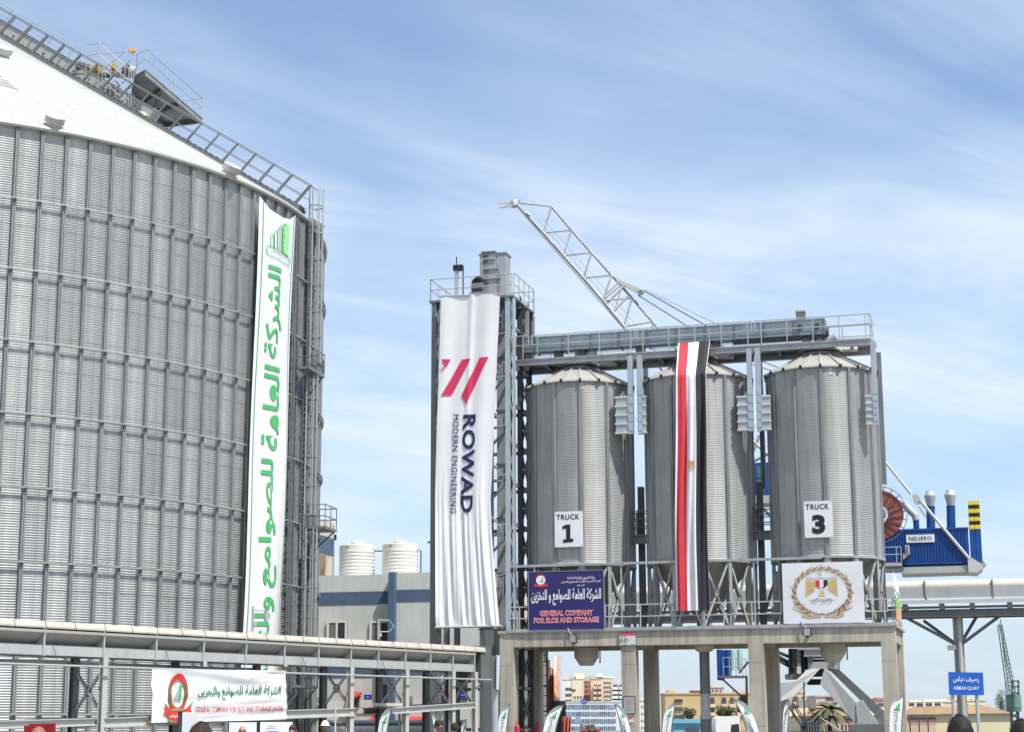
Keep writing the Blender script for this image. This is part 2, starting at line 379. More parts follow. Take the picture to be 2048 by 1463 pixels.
SX, SY, SR, SZ, NST = -30.8855, 88.9558, 20.8886, 26.276, 125
DTH = 0.0503; TH0 = 0.51; PITCHC = 0.10345
SCEN = Vector((SX, SY, 0))
def cyl(th, z, r=SR): return Vector((SX + r * math.sin(th), SY - r * math.cos(th), z))
def cyl_hit(px, py, r):
    d = ray(px, py); ox, oy = EYEV.x - SX, EYEV.y - SY
    A = d.x ** 2 + d.y ** 2; B = ox * d.x + oy * d.y; C = ox * ox + oy * oy - r * r; D = B * B - A * C
    k = (-B - math.sqrt(max(D, 0))) / A; p = EYEV + d * k
    return math.atan2(p.x - SX, SY - p.y), p.z
silo = thing('grain_silo', 'huge corrugated steel grain silo with white cone roof, cut by the left edge', 'silo', SCEN)
def corrugated(height, r, dth, pitch, amp, nc, seg=6, z0=0.0):
    n = int(round(height / pitch * seg)); mb = MB(); vs = []; fs = []
    for i in range(n + 1):
        z = height * i / n; rr = r + amp * math.cos(2 * math.pi * z / pitch)
        for j in range(nc + 1):
            a = -dth / 2 + dth * j / nc; vs.append((rr * math.cos(a), rr * math.sin(a), z + z0))
    for i in range(n):
        for j in range(nc): k = i * (nc + 1) + j; fs.append((k, k + 1, k + nc + 2, k + nc + 1))
    return mb.add(vs, fs)
rings = [SZ - 3.11 - 3.0 * k for k in range(8)]
rows = [(rings[0], SZ - rings[0])] + [(rings[k], 3.0) for k in range(1, 8)] + [(0.0, rings[7])]
pm = {}
for h in sorted({round(r_[1], 3) for r_ in rows}):
    for q, mt_ in enumerate((SHEET_A, SHEET_B)):
        pm[(h, q)] = corrugated(h, SR, DTH, PITCHC, 0.024, 2).mesh('wall_sheet', mt_, smooth=True)
N0, N1 = -4, 25
for k, (z0, h) in enumerate(rows):
    for i in range(N0, N1):
        th = TH0 + DTH * (i + 0.5)
        piece('wall_sheet', pm[(round(h, 3), 1 if (i * 2 + k * 2) % 6 == (0 if k % 2 else 2) or (i + k) % 7 == 3 else 0)], silo, (0, 0, z0), th - math.pi / 2)
rest = MB(); prof = []                                      # the far side, out of sight
a0 = TH0 + DTH * N1 - math.pi / 2; a1 = TH0 + DTH * N0 - math.pi / 2 + 2 * math.pi
rest.rev([(SR + 0.012 * (1 if j % 2 else -1), SZ * j / 254) for j in range(255)], (SX, SY, 0), 48, 0, a0, a1)
rest.build('wall_sheets', SHEET_A, silo, True, kind='stuff')
# stiffeners: folded hat sections standing on the sheets
st = MB(); hw, dp = 0.075, 0.14
prof = [(-hw - .05, 0), (-hw, 0), (-hw * .97, dp), (-.02, dp), (0, dp * .75), (.02, dp), (hw * .97, dp), (hw, 0), (hw + .05, 0)]
vs = [(SR + 0.024 + d, y, z) for z in (0.0, SZ - 0.03) for y, d in prof]; n_ = len(prof)
st.add(vs, [(i, i + 1, n_ + i + 1, n_ + i) for i in range(n_ - 1)])
stm = st.mesh('stiffener', M('stiffener_steel', (0.235, 0.25, 0.25), 0.45, 0.1, 0.18, 0.6, 0, 0.5))
br = MB()
for z in rings:                                             # joint sleeves where a ring crosses
    br.hexa((SR + 0.175, 0, z - 0.15), (0.015, 0, 0), (0, 0.045, 0), (0, 0, 0.11))
    br.hexa((SR + 0.19, 0, z - .01), (0.06, 0, 0), (0, 0.02, 0), (0, 0, 0.025))
brm = br.mesh('ring_bracket', GREYST)
for i in range(N0, N1 + 1):
    th = TH0 + DTH * i - math.pi / 2
    o = piece('stiffener', stm, silo, (0, 0, 0), th)
    p2 = bpy.data.objects.new('ring_bracket', brm); COL.objects.link(p2); p2.parent = o; p2['kind'] = 'stuff'; ORG[p2.name] = SCEN
for z in rings:
    MB().rev([(SR + .20, z - .03), (SR + .28, z - .03), (SR + .28, z + .03), (SR + .20, z + .03), (SR + .20, z - .03)], SCEN, 96, 0, TH0 + DTH * N0 - math.pi / 2, TH0 + DTH * N1 - math.pi / 2).build('wind_ring', GALV, silo)
APZ = SZ + 13.2
SLOPE = (APZ - SZ) / SR
def roofp(th, r, lift=0.0): return Vector((SX + r * math.sin(th), SY - r * math.cos(th), SZ + 0.16 + (SR + 0.28 - r) * SLOPE + lift))
rf = MB()
rf.rev([(SR + 0.02, SZ - 0.02), (SR + 0.26, SZ - 0.02), (SR + 0.30, SZ + 0.06), (SR + 0.28, SZ + 0.16), (14.0, SZ + 0.16 + (SR + .28 - 14) * SLOPE), (7.0, SZ + .16 + (SR + .28 - 7) * SLOPE), (1.6, SZ + .16 + (SR + .28 - 1.6) * SLOPE)], SCEN, 180)
roof = rf.build('roof', ROOFW, silo, False)
MB().rev([(1.7, APZ - 0.9), (1.7, APZ - 0.2), (0.2, APZ + 0.5)], SCEN, 24).build('roof_cap', GALV, silo)
rb = MB()                                                   # low roof seams
for i in range(0, 125, 1):
    th = 2 * math.pi * i / 125
    p, q = roofp(th, SR + .2, 0.0), roofp(th, 5.0, 0.0); rb.beam(p, q, 0.035, 0.03)
rb.build('roof_seams', ROOFW, roof, kind='stuff')
def vent(px, py, rr):
    # a low mushroom vent sitting on the roof slope
    best = None
    for k in range(1, 400):
        r_ = SR * k / 400.0
        for th in (TH0 + 0.0,): pass
    d = ray(px, py); lo = None
    for k in range(4000):
        t = 60 + k * 0.012; p = EYEV + d * t; r_ = math.hypot(p.x - SX, p.y - SY)
        if r_ < SR + .2 and p.z <= SZ + .16 + (SR + .28 - r_) * SLOPE: lo = p; break
    if lo is None: return
    th = math.atan2(lo.x - SX, SY - lo.y); out = Vector((math.sin(th), -math.cos(th), 0)); n = (out * SLOPE + Vector((0, 0, 1))).normalized()
    tg = n.cross(out).normalized(); ot = tg.cross(n)
    v = MB().rev([(rr * .8, -0.15), (rr * .8, 0.12), (rr, 0.13), (rr * 1.02, 0.42), (rr * .9, 0.46), (0.0, 0.50)], lo, 20, 0, ax=(ot, tg, n)).build('roof_vent', M('vent_hood', (.50, .49, .46), .5, .2, .08, 2), silo)
for a in ((107, 252, .42), (458, 348, .42), (4, 112, .42), (628, 458, .38)): vent(*a)
# small painted lettering on the roof, left of the walkway: five lines too small to read
ln = MB()
for px0, px1, py, py2 in ((0, 6, 154, 155), (2, 15, 160, 163), (2, 22, 164, 168), (0, 29, 167, 174), (0, 37, 171, 180)):
    k = 0
    for x in range(px0, px1, 2):
        ths = []
        yy = py + (py2 - py) * (x - px0) / max(1, px1 - px0)
        d = ray(x + .6, yy)
        for j in range(3000):
            p = EYEV + d * (60 + j * 0.012); r_ = math.hypot(p.x - SX, p.y - SY)
            if p.z <= SZ + .16 + (SR + .28 - r_) * SLOPE and r_ < SR: break
        th = math.atan2(p.x - SX, SY - p.y); out = Vector((math.sin(th), -math.cos(th), 0)); up = (Vector((0, 0, 1)) * SLOPE - out).normalized(); tg = Vector((math.cos(th), math.sin(th), 0))
        n = tg.cross(up); n = n if n.z > 0 else -n
        c = p + n * 0.02; hh = 0.045 if k % 3 else 0.07
        ln.add([c - tg * .017 - up * hh, c + tg * .017 - up * hh, c + tg * .017 + up * hh, c - tg * .017 + up * hh], [(0, 1, 2, 3)]); k += 1
ln.build('roof_lettering', INKK, roof)

# ---- stair climbing the roof
THS, _z = cyl_hit(603, 420, SR + 0.2)
def radial(th, r): return roofp(th, r)
out = Vector((math.sin(THS), -math.cos(THS), 0)); tang = Vector((math.cos(THS), math.sin(THS), 0))
upS = (out * 0.95 + Vector((0, 0, 1))).normalized()          # square to the slope
stair = thing('roof_stair', 'long grey railed stair climbing the white silo roof', 'stair', roofp(THS, SR))
def SP(r, side, lift): return roofp(THS, r) + tang * side + upS * lift
LEN = [SR - .12 - 0.98 * i for i in range(20)]
for sd in (-.42, .48):
    MB().beam(SP(SR + .15, sd, .10), SP(2.0, sd, .10), .06, .20, upS).build('stringer', GREYST, stair)
    nm = 'front' if sd < 0 else 'rear'
    MB().pipe([SP(SR - .1, sd, 1.42), SP(2.0, sd, 1.42)], .024).build('handrail', GREYST, stair)
    MB().pipe([SP(SR - .1, sd, .78), SP(2.0, sd, .78)], .020).build('mid_rail', GREYST, stair)
for i, r_ in enumerate(LEN):
    pb = MB(); a_, b_ = SP(r_, -.44, 0.0), SP(r_ , -.44, 1.43)
    rad = (SP(r_ - .1, 0, 0) - SP(r_, 0, 0)).normalized()
    pb.add([a_ - rad * .075, a_ + rad * .075, b_ + rad * .03, b_ - rad * .03] + [v + tang * .05 for v in (a_ - rad * .075, a_ + rad * .075, b_ + rad * .03, b_ - rad * .03)],
           [(3, 2, 1, 0), (4, 5, 6, 7), (0, 1, 5, 4), (1, 2, 6, 5), (2, 3, 7, 6), (3, 0, 4, 7)])
    pb.build('rail_post', GREYST, stair)
    MB().beam(SP(r_ - .45, .48, 0), SP(r_ - .45, .48, 1.42), .045, .045, tang).build('rail_post', GREYST, stair)
tm = MB()
for i in range(62): 
    r_ = SR - .3 * i; 
    if r_ > 2: tm.hexa(SP(r_, .03, .22), tang * .42, out * .11, Vector((0, 0, .015)))
tm.build('treads', GALVD, stair, kind='stuff')

# ---- inclined conveyor beside the stair and the platform at its drive
def RP(px, py, back):                                        # a point seen at (px, py), standing 'back' metres behind the stair line
    d = ray(px, py); pl = roofp(THS, SR) + tang * back; k = (pl - EYEV).dot(tang) / d.dot(tang); return EYEV + d * k
cvr = thing('roof_conveyor', 'inclined light grey conveyor casing running up beside the roof stair', 'conveyor', RP(200, 190, 1.7))
BK = 1.55
p_top, p_bot = RP(-120, -8, BK), RP(300, 235, BK)
dirc = (p_bot - p_top).normalized(); nrm = tang.cross(dirc); nrm = nrm if nrm.z > 0 else -nrm
Lc = (p_bot - p_top).length; nb = 7
for i in range(nb):
    a_ = p_top + dirc * (Lc * i / nb + .02); b_ = p_top + dirc * (Lc * (i + 1) / nb - .02)
    c_ = (a_ + b_) / 2 + nrm * 0.10 + tang * .35
    cs = MB().hexa(c_, dirc * ((b_ - a_).length / 2), tang * .35, nrm * .40).build('casing_panel', LGREY, cvr)
    MB().hexa(c_ + dirc * ((b_ - a_).length / 2), dirc * .03, tang * .40, nrm * .46).build('flange', GALV, cs)
    MB().hexa(c_ + nrm * .425, dirc * ((b_ - a_).length / 2), tang * .39, nrm * .02).build('cover', GREYST, cs)
    MB().tube(c_ - tang * .36, c_ - tang * .39, .05, 10).build('inspection_port', BLACK, cs)
rl0 = [p_top + nrm * .3 - tang * .12 + dirc * k for k in (0, Lc * .60)]
railing(cvr, rl0, 1.0, 1.5, .022, .5, nrm)
hd = MB().tube(RP(155, 133, 1.7), RP(180, 141, 1.9), .30, 14); hd.build('drive_motor', DARK, cvr)
MB().tube(RP(183, 141, 1.8), RP(202, 138, 1.8), .26, 14).build('gearbox', M('yellow_gearbox', (.42, .27, .03), .5, .1, .1, 2), cvr)
MB().tube(RP(224, 136, 1.8), RP(232, 134, 1.8), .25, 14).build('brake_drum', MATS['yellow_gearbox'], cvr)
MB().tube(RP(246, 140, 1.8), RP(270, 146, 2.0), .33, 16).build('head_drum', GALV, cvr)
MB().beam(RP(150, 152, 1.8), RP(262, 150, 1.8), .5, .12).build('drive_bed', GREYST, cvr)
MB().beam(RP(118, 118, 1.9), RP(136, 127, 1.9), .5, .45).build('end_cover', GREYST, cvr)
MB().hexa(RP(171, 188, 1.52), tang * .02, dirc * .09, nrm * .13).build('red_tag', REDP, cvr)

fr_ = thing('access_tower', 'small galvanised stair cage bristling with rails on the silo roof', 'stair', RP(235, 220, .8))
def rodset(lst, r, par, nm, bk, mat=RAILM):
    for (x0, y0, x1, y1) in lst: MB().tube(RP(x0, y0, bk), RP(x1, y1, bk), r, 6).build(nm, mat, par)
rodset([(173, 90, 171, 165), (183, 90, 181, 172), (198, 88, 196, 230), (205, 92, 203, 210), (212, 98, 210, 205), (222, 106, 220, 200), (232, 114, 230, 205), (241, 122, 239, 215), (250, 128, 248, 240), (258, 134, 256, 228), (263, 140, 261, 250)], .022, fr_, 'upright', .9)
rodset([(173, 90, 198, 87), (198, 87, 263, 142), (173, 112, 198, 107), (200, 110, 262, 166), (172, 133, 197, 129), (202, 134, 258, 182), (204, 160, 252, 204)], .022, fr_, 'rail', .9)
rodset([(214, 88, 212, 150), (202, 88, 214, 88), (251, 101, 251, 160), (206, 108, 252, 104), (252, 102, 193, 150)], .022, fr_, 'rear_rail', 1.9)
rodset([(190, 185, 262, 120), (196, 200, 268, 150), (220, 205, 262, 175), (205, 170, 240, 225), (225, 150, 255, 200), (180, 178, 210, 150)], .028, fr_, 'brace', 1.4, GALV)
rodset([(196, 225, 262, 250), (200, 232, 200, 255), (240, 215, 240, 262), (256, 220, 256, 262), (268, 190, 268, 255)], .035, fr_, 'support_leg', 1.2, GALV)
for i in range(9):
    x, y = 204 + 6.5 * i, 196 - 8.2 * i
    MB().beam(RP(x, y, 1.0), RP(x, y, 1.7), .20, .03).build('tread', GALVD, fr_)
MB().rev([(.32, -.1), (.36, .25), (.30, .5), (.1, .52)], RP(282, 245, 1.5), 14).build('discharge_bend', CREAM, fr_)

pl = thing('cantilever_platform', 'grey cantilevered platform with guard rails above the silo roof', 'platform', RP(335, 190, 2.2))
A_, B_, C_ = RP(288, 143, .9), RP(403, 236, .9), RP(232, 190, 0.9)
# a level deck seen from below: its near edge runs A-B, it reaches back to D
zc_ = A_.z
def level(px, py, z):
    d = ray(px, py); return EYEV + d * ((z - EYE) / d.z)
PZ = RP(300, 150, 1.2).z
e1 = [level(272, 152, PZ), level(291, 141, PZ), level(404, 237, PZ), level(330, 246, PZ), level(262, 190, PZ)]
dk = MB().prism(e1, (0, 0, .07)); dk.build('deck_plate', GALVD, pl)
for i in range(len(e1)):
    p_, q_ = e1[i], e1[(i + 1) % len(e1)]
    MB().ibeam(p_ - Vector((0, 0, .14)), q_ - Vector((0, 0, .14)), .12, .26).build('edge_beam', GREYST if i != 1 else GALV, pl)
for f in (.30, .62):
    MB().ibeam(e1[1].lerp(e1[2], f) - Vector((0, 0, .13)), e1[4].lerp(e1[3], f) - Vector((0, 0, .13)), .1, .22).build('joist', GREYST, pl)
MB().beam(e1[1].lerp(e1[2], .30) - Vector((0, 0, .13)), e1[4].lerp(e1[3], .62) - Vector((0, 0, .13)), .06, .1).build('wind_brace', GREYST, pl)
railing(pl, [p + Vector((0, 0, .05)) for p in (e1[0], e1[1], e1[2], e1[3])], 1.12, 1.35, .024, .5)
for k in (.2, .75):
    p_ = e1[4].lerp(e1[3], k); MB().ibeam(p_ - Vector((0, 0, .2)), Vector((p_.x, p_.y, SZ + .16 + (SR + .28 - math.hypot(p_.x - SX, p_.y - SY)) * SLOPE)), .16, .16).build('support_leg', GREYST, pl)
lamp = thing('warning_lamp', 'twin orange warning lamp on a thin mast above the silo roof', 'lamp', RP(265, 130, 1.3))
MB().tube(RP(265, 135, 1.3), RP(265, 105, 1.3), .025, 8).build('mast', RAILM, lamp)
MB().beam(RP(260, 104, 1.3), RP(270, 104, 1.3), .10, .08).build('lamp_bar', ORANGE, lamp)
for x in (260.5, 269): MB().rev([(.07, 0), (.09, .06), (.075, .22), (0, .23)], RP(x, 103, 1.3) - Vector((0, 0, .05)), 10).build('lamp_head', ORANGE, lamp)

# ---- caged ladder down the wall with its rest platforms
def wall_frame(px, py, off):
    th, z = cyl_hit(px, py, SR + off); n = Vector((math.sin(th), -math.cos(th), 0)); t = Vector((math.cos(th), math.sin(th), 0)); return th, n, t
thL, nL, tL = wall_frame(607, 560, .1)
lad = thing('caged_ladder', 'tall galvanised caged ladder on the right flank of the big silo', 'ladder', cyl(thL, 0, SR + .4))
def LP(side, outw, z): return cyl(thL, z, SR) + tL * side + nL * outw
for i, (zb, zt, sh) in enumerate(((17.0, SZ + 1.75, .35), (9.5, 18.6, -.05), (1.8, 11.0, .3))):
    for sd in (-.24, .24): MB().beam(LP(sh + sd, .30, zb), LP(sh + sd, .30, zt), .05, .07, tL).build('ladder_rail', GALV, lad)
    rg = MB(); z = zb + .2
    while z < zt - .9: rg.tube(LP(sh - .24, .30, z), LP(sh + .24, .30, z), .016, 6); z += .30
    rg.build('rungs', GALV, lad, kind='stuff')
    zs = zb + 2.1
    while zs <= zt + .01:
        pts = [LP(sh + .42 * math.cos(t_), .32 + .62 * max(0, math.sin(t_)) ** .8, zs) for t_ in [math.pi * k / 12 for k in range(13)]]
        ho = MB()
        for k in range(12): ho.beam(pts[k], pts[k + 1], .012, .07)
        ho.build('cage_hoop', GALVD, lad); zs += 1.42 if i else 1.33
    for k in (1, 3.5, 6, 8.5, 11):
        t_ = math.pi * k / 12; x, y = .42 * math.cos(t_), .32 + .62 * math.sin(t_) ** .8
        MB().beam(LP(sh + x, y, zb + 2.1), LP(sh + x, y, zt), .085, .03, nL).build('cage_bar', LGREY, lad)
def rest_platform(px, py, wd, dp, side0, top=1.1):
    th, z = cyl_hit(px, py, SR + .6); 
    p = MB().hexa(LP(side0 + wd / 2, .35 + dp / 2, z), tL * (wd / 2), nL * (dp / 2), Vector((0, 0, .06))).build('rest_platform', GALVD, lad)
    pts = [LP(side0, .4, z), LP(side0, .32 + dp, z), LP(side0 + wd, .32 + dp, z), LP(side0 + wd, .4, z)]
    for hh in (top, top * .5): MB().pipe([q + Vector((0, 0, hh)) for q in pts], .028).build('platform_rail', GREYST, p)
    for q in pts + [pts[1].lerp(pts[2], .5)]: MB().tube(q, q + Vector((0, 0, top)), .024).build('platform_post', GREYST, p)
    for s_ in (side0 + .1, side0 + wd - .1): MB().beam(LP(s_, .32 + dp * .9, z - .05), LP(s_, .1, z - 1.0), .06, .06).build('knee_brace', GREYST, p)
rest_platform(608, 738, 2.5, .62, -1.5)
rest_platform(612, 1050, 1.9, .95, .5)
rest_platform(598, 1372, 2.4, .6, -1.5)
# conduit and cable ladder beside it
for k, s_ in enumerate((-1.05, -.9, -.75, -.62, .55, .7, .98, 1.12, 1.5, 1.62)):
    MB().beam(LP(s_, .16, .2), LP(s_, .16, SZ - .3), .07 if k % 2 else .04, .05, tL).build('cable_conduit', GALV if k % 2 else GREYST, lad)

for s_, mm_ in ((-1.3, GREYST), (-1.75, GALVD), (2.0, GALVD)):              # cable ladders: paired stringers with close rungs
    for d_ in (-.14, .14): MB().beam(LP(s_ + d_, .22, .3), LP(s_ + d_, .22, SZ - .4), .05, .08, tL).build('cable_ladder', mm_, lad)
    rg = MB(); z = .5
    while z < SZ - .5: rg.beam(LP(s_ - .14, .22, z), LP(s_ + .14, .22, z), .03, .05); z += .42
    rg.build('cable_ladder_rungs', DARK, lad, kind='stuff')
for z in [1.6 + 1.15 * k for k in range(21)]:
    MB().beam(LP(-1.9, .12, z), LP(1.9, .12, z + .25 * (1 if int(z * 10) % 2 else -1)), .05, .06).build('ladder_tie', DARK, lad)
# ---- the tall white banner with green lettering
gb = thing('vertical_banner', 'tall white banner with green lettering and logo hung down the big silo', 'banner', cyl(1.2, 3, SR + .5))
gTL, gTR = cyl(*cyl_hit(519, 392, SR + .45), SR + .45), cyl(*cyl_hit(589, 430, SR + .45), SR + .45)
gBL, gBR = cyl(*cyl_hit(481, 1345, SR + .5), SR + .5), cyl(*cyl_hit(557, 1345, SR + .5), SR + .5)
GBH = ((gTL + gTR) / 2 - (gBL + gBR) / 2).length; GBW = (gTR - gTL).length
gn = (gTR - gTL).cross(gBL - gTL).normalized(); gn = gn if gn.y < 0 else -gn
def gmap(u, v, lift=0.0):                                     # u 0..1 across, v 0 (top) .. 1
    p = gTL.lerp(gTR, u).lerp(gBL.lerp(gBR, u), v)
    sag = -0.75 * math.exp(-v * 55) * (4 * u * (1 - u)) * (1 - 0.25 * u)
    w_ = .045 * math.sin(u * 7 + v * 3) * (.4 + v) + .05 * math.sin(v * 9 + u * 2.5) + .02 * math.sin(u * 21 - v * 8) + 0.25 * math.sin(math.pi * u)
    return p + gn * (w_ + lift) + Vector((0, 0, sag))
def cloth_grid(mb, fn, nu, nv, mi=0):
    vs = [fn(i / nu, j / nv) for j in range(nv + 1) for i in range(nu + 1)]
    return mb.add(vs, [(j * (nu + 1) + i, (j + 1) * (nu + 1) + i, (j + 1) * (nu + 1) + i + 1, j * (nu + 1) + i + 1) for j in range(nv) for i in range(nu)], mi)
cloth_grid(MB(), gmap, 18, 160).build('cloth', CLOTHW, gb, True)
gl = lambda u, v: gmap(u, v, .03)
cutg = (1 / 36.0, 1 / 160.0)
for (u0, u1) in ((.055, .072), (.925, .942)):
    cloth_grid(MB(), lambda u, v: gl(u0 + (u1 - u0) * u, v), 1, 80).build('border_line', INKG, gb)
def gv(py): return (py - 410.0) / (1345 - 410.0)
def glb(u, v): return gl(u, 1 - v)
# text box in (u, 1-v)
tx = MB()
def gtext(body, y0, y1, u0, u1, bold):
    letter(tx, body, (u0, 1 - gv(y1), u1, 1 - gv(y0)), glb, 0, bold, 'ccw', cutg, 2)
gtext('الشركة', 543, 730, .19, .66, .020)
gtext('العامة', 745, 914, .22, .66, .020)
gtext('للصوامع', 932, 1182, .24, .68, .020)
gtext('والتخزين', 1200, 1428, .22, .68, .020)
tx.build('lettering', INKG, gb)
em = MB()                                                     # the logo: a row of silos in front of a tall block
def gp(px, py):                                               # photograph point to banner (u, v)
    v = gv(py + (0.0)); v = (py - (410 + (px - 553) * .52)) / (1345 - 410.0); xl = 519 + (481 - 519) * v; xr = 589 + (557 - 589) * v
    return ((px - xl) / (xr - xl), v)
def gpoly(pts, mi): poly2(em, [gp(*p) for p in pts], lambda u, v: gmap(u, v, .035), mi, cutg)
gpoly([(561, 443), (569, 456), (568, 518), (558, 511)], 0)
def gline(pts, w, mi, closed=False):
    q = pts + ([pts[0]] if closed else [])
    for (x0, y0), (x1, y1) in zip(q[:-1], q[1:]):
        dx, dy = x1 - x0, y1 - y0; l = math.hypot(dx, dy) or 1; nx, ny = -dy / l * w / 2, dx / l * w / 2
        gpoly([(x0 + nx, y0 + ny), (x1 + nx, y1 + ny), (x1 - nx, y1 - ny), (x0 - nx, y0 - ny)], mi)
gpoly([(554, 450), (561, 443), (558, 511), (553, 508)], 1)
for k, (x, yt, yb) in enumerate(((534, 470, 498), (540, 463, 501), (545, 456, 503), (549.5, 449, 506))):
    gline([(x - 2.2, yb), (x - 2.2, yt + 3), (x - .8, yt), (x + .8, yt), (x + 2.2, yt + 4), (x + 2.2, yb + 2)], 1.0, 1)
gline([(527, 494), (531, 494.5), (572, 519), (575, 525), (573, 535), (569, 536), (527, 512), (524.5, 506), (525, 498)], 1.3, 1, True)
em.build('logo', [INKLG, INKG], gb)
lt = MB()
def fl2(u, v):
    p0, p1, p2 = gp(530, 506), gp(571, 529), gp(531.5, 499); x = (p1[0] - p0[0], p1[1] - p0[1]); y = (p2[0] - p0[0], p2[1] - p0[1])
    return gmap(p0[0] + x[0] * u + y[0] * v, p0[1] + x[1] * u + y[1] * v, .04)
letter(lt, 'الشركة العامة للصوامع والتخزين', (0, .05, 1, .95), fl2, 0, .006)
for k, ch in enumerate('SSSG'):
    pass
lt.build('small_lettering', INKDG, gb)
lt = MB()
def fl3(u, v):
    p0, p1, p2 = gp(559.5, 508), gp(560.8, 452), gp(553.5, 505); x = (p1[0] - p0[0], p1[1] - p0[1]); y = (p2[0] - p0[0], p2[1] - p0[1])
    return gmap(p0[0] + x[0] * u + y[0] * v, p0[1] + x[1] * u + y[1] * v, .045)
letter(lt, 'GCSS', (0.02, .1, .98, .9), fl3, 0, .01)
lt.build('block_lettering', INKW, gb)
# ================================================================ truck loading station
TS = Fr(16, 1400, 74.0)
V = lambda s, t, z: TS.P(s, t, z)
Zv = Vector((0, 0, 1))
# ---- concrete deck
deck = thing('loading_deck', 'raised concrete truck loading deck on square columns under three silos', 'deck', V(-.3, 2.4, 0))
DT, DB, BT = 5.62, 4.93, 5.50
CX = [(-8.55, -7.95), (-3.26, -2.65), (2.07, 2.69), (7.43, 8.0)]
for (c0, c1) in CX:
    MB().fbox(TS, c0, c1, 0, .62, 0, BT).build('column', CONC, deck)
    MB().fbox(TS, c0 + .01, c1 - .01, 4.4, 5.0, 0, BT).build('column', CONC, deck)
    MB().fbox(TS, c0 + .05, c1 - .05, .622, 4.398, DB + .01, BT).build('cross_beam', CONC, deck)
for k in range(3):
    x0, x1 = CX[k][1], CX[k + 1][0]
    MB().fbox(TS, x0, x1, .004, .5, DB, BT).build('front_beam', CONC, deck)
    MB().fbox(TS, x0, x1, 4.45, 4.98, DB, BT).build('rear_beam', CONC, deck)
    for e, sg in ((x0, 1), (x1, -1)):                          # haunches
        MB().prism([V(e, .52, DB - .003 + .15), V(e + sg * .9, .52, DB + .15), V(e, .52, DB - .12)], TS.b * .02 + Vector((0, 0, 0))).build('haunch', CONC, deck)
sl_ = MB().fbox(TS, -8.62, 8.08, -.06, 5.06, BT, DT).build('slab', CONC, deck)
MB().fbox(TS, -8.2, 8.10, -.085, -.062, 5.54, 5.68).build('kick_plate', GALV, deck)
for i, s_ in enumerate((-1.0, 1.0, 3.4, 5.6)):
    MB().fbox(TS, s_, s_ + .012, -.001, .004, DB + .02, BT - .02).build('joint', M('dark_joint', (.2, .185, .16), .9, 0, .1, 2), deck)
for k, (c0, c1) in enumerate(CX):                             # shutter joints on the columns
    for z in (1.6, 4.15): MB().fbox(TS, c0 + .01, c1 - .01, -.003, .0, z, z + .012).build('joint', MATS['dark_joint'], deck)

# ---- guard rail on the deck
dr = thing('deck_guard_rail', 'galvanised guard rail along the front of the concrete deck', 'railing', V(0, 0, DT))
for s0, s1 in ((-8.1, -7.25), (-3.9, 1.55), (1.6, 3.5), (6.9, 7.75)):
    for hh in (.99, .50):
        pts = [V(s0, 0, DT + hh), V(s1, 0, DT + hh)]
        MB().pipe(pts, .026).build('rail', RAILM, dr)
    for s_ in (s0, s1): MB().tube(V(s_, 0, DT + .5), V(s_, 0, DT + .99), .026).build('end_loop', RAILM, dr)
for px in (1039, 1218, 1281, 1344, 1407, 1448, 1504, 1745, 1770):
    s_ = TS.L(px, 1230, 0)[0]; MB().tube(V(s_, 0, DT), V(s_, 0, DT + 1.0), .03).build('rail_post', RAILM, dr)
rails_r = thing('side_guard_rail', 'short guard rail along the right end of the concrete deck', 'railing', V(8, 2, DT))
railing(rails_r, [V(7.95, .1, DT), V(7.95, 4.9, DT)], 1.0, 1.4, .024)
rear = thing('rear_guard_rail', 'guard rail at the back of the deck behind the hopper legs', 'railing', V(0, 5, DT))
railing(rear, [V(-8.4, 4.95, DT), V(7.9, 4.95, DT)], 1.0, 1.6, .024)

# ---- three hopper silos
SS = [-5.48, -0.17, 5.2]; ST = 2.4; SRAD = 2.29; WB, WT = 8.47, 16.33
SMET = M('truck_silo_sheet', (0.35, 0.353, 0.35), 0.48, 0.15, 0.16, 0.8, 0, 0.6, rnd=.10)
PIT2 = 0.0755
shm = corrugated(WT - WB, SRAD, R(30), PIT2, 0.0115, 6, 6).mesh('wall_sheet', SMET, smooth=True)
s2 = MB(); hw, dp = .075, .07
prof2 = [(-hw - .04, 0), (-hw, 0), (-hw * .8, dp), (-.012, dp), (0, dp * .6), (.012, dp), (hw * .8, dp), (hw, 0), (hw + .04, 0)]
s2.add([(SRAD + .01 + d, y, z) for z in (0, WT - WB) for y, d in prof2], [(i, i + 1, 9 + i + 1, 9 + i) for i in range(8)])
s2m = s2.mesh('stiffener', MATS['stiffener_steel'])
RT = TS.L(1165, 734, ST - .78)[1]; RR0, RR1 = SRAD + .12, .78
def roof_at(r): return WT + .02 + (RR0 - r) * (RT - WT - .02) / (RR0 - RR1)
NR = 18
rp = MB(); da = 2 * math.pi / NR / 2
rp.add([(RR0 * math.cos(-da), RR0 * math.sin(-da), roof_at(RR0)), (RR0 * math.cos(da), RR0 * math.sin(da), roof_at(RR0)),
        (RR1 * math.cos(da), RR1 * math.sin(da), roof_at(RR1)), (RR1 * math.cos(-da), RR1 * math.sin(-da), roof_at(RR1)),
        (RR0 * math.cos(-da), RR0 * math.sin(-da), roof_at(RR0) - .05), (RR0 * math.cos(da), RR0 * math.sin(da), roof_at(RR0) - .05),
        (RR1 * math.cos(da), RR1 * math.sin(da), roof_at(RR1) - .05), (RR1 * math.cos(-da), RR1 * math.sin(-da), roof_at(RR1) - .05)],
       [(0, 1, 2, 3), (7, 6, 5, 4), (0, 4, 5, 1), (1, 5, 6, 2), (2, 6, 7, 3), (3, 7, 4, 0)])
rpm = rp.mesh('roof_panel', ROOFC)
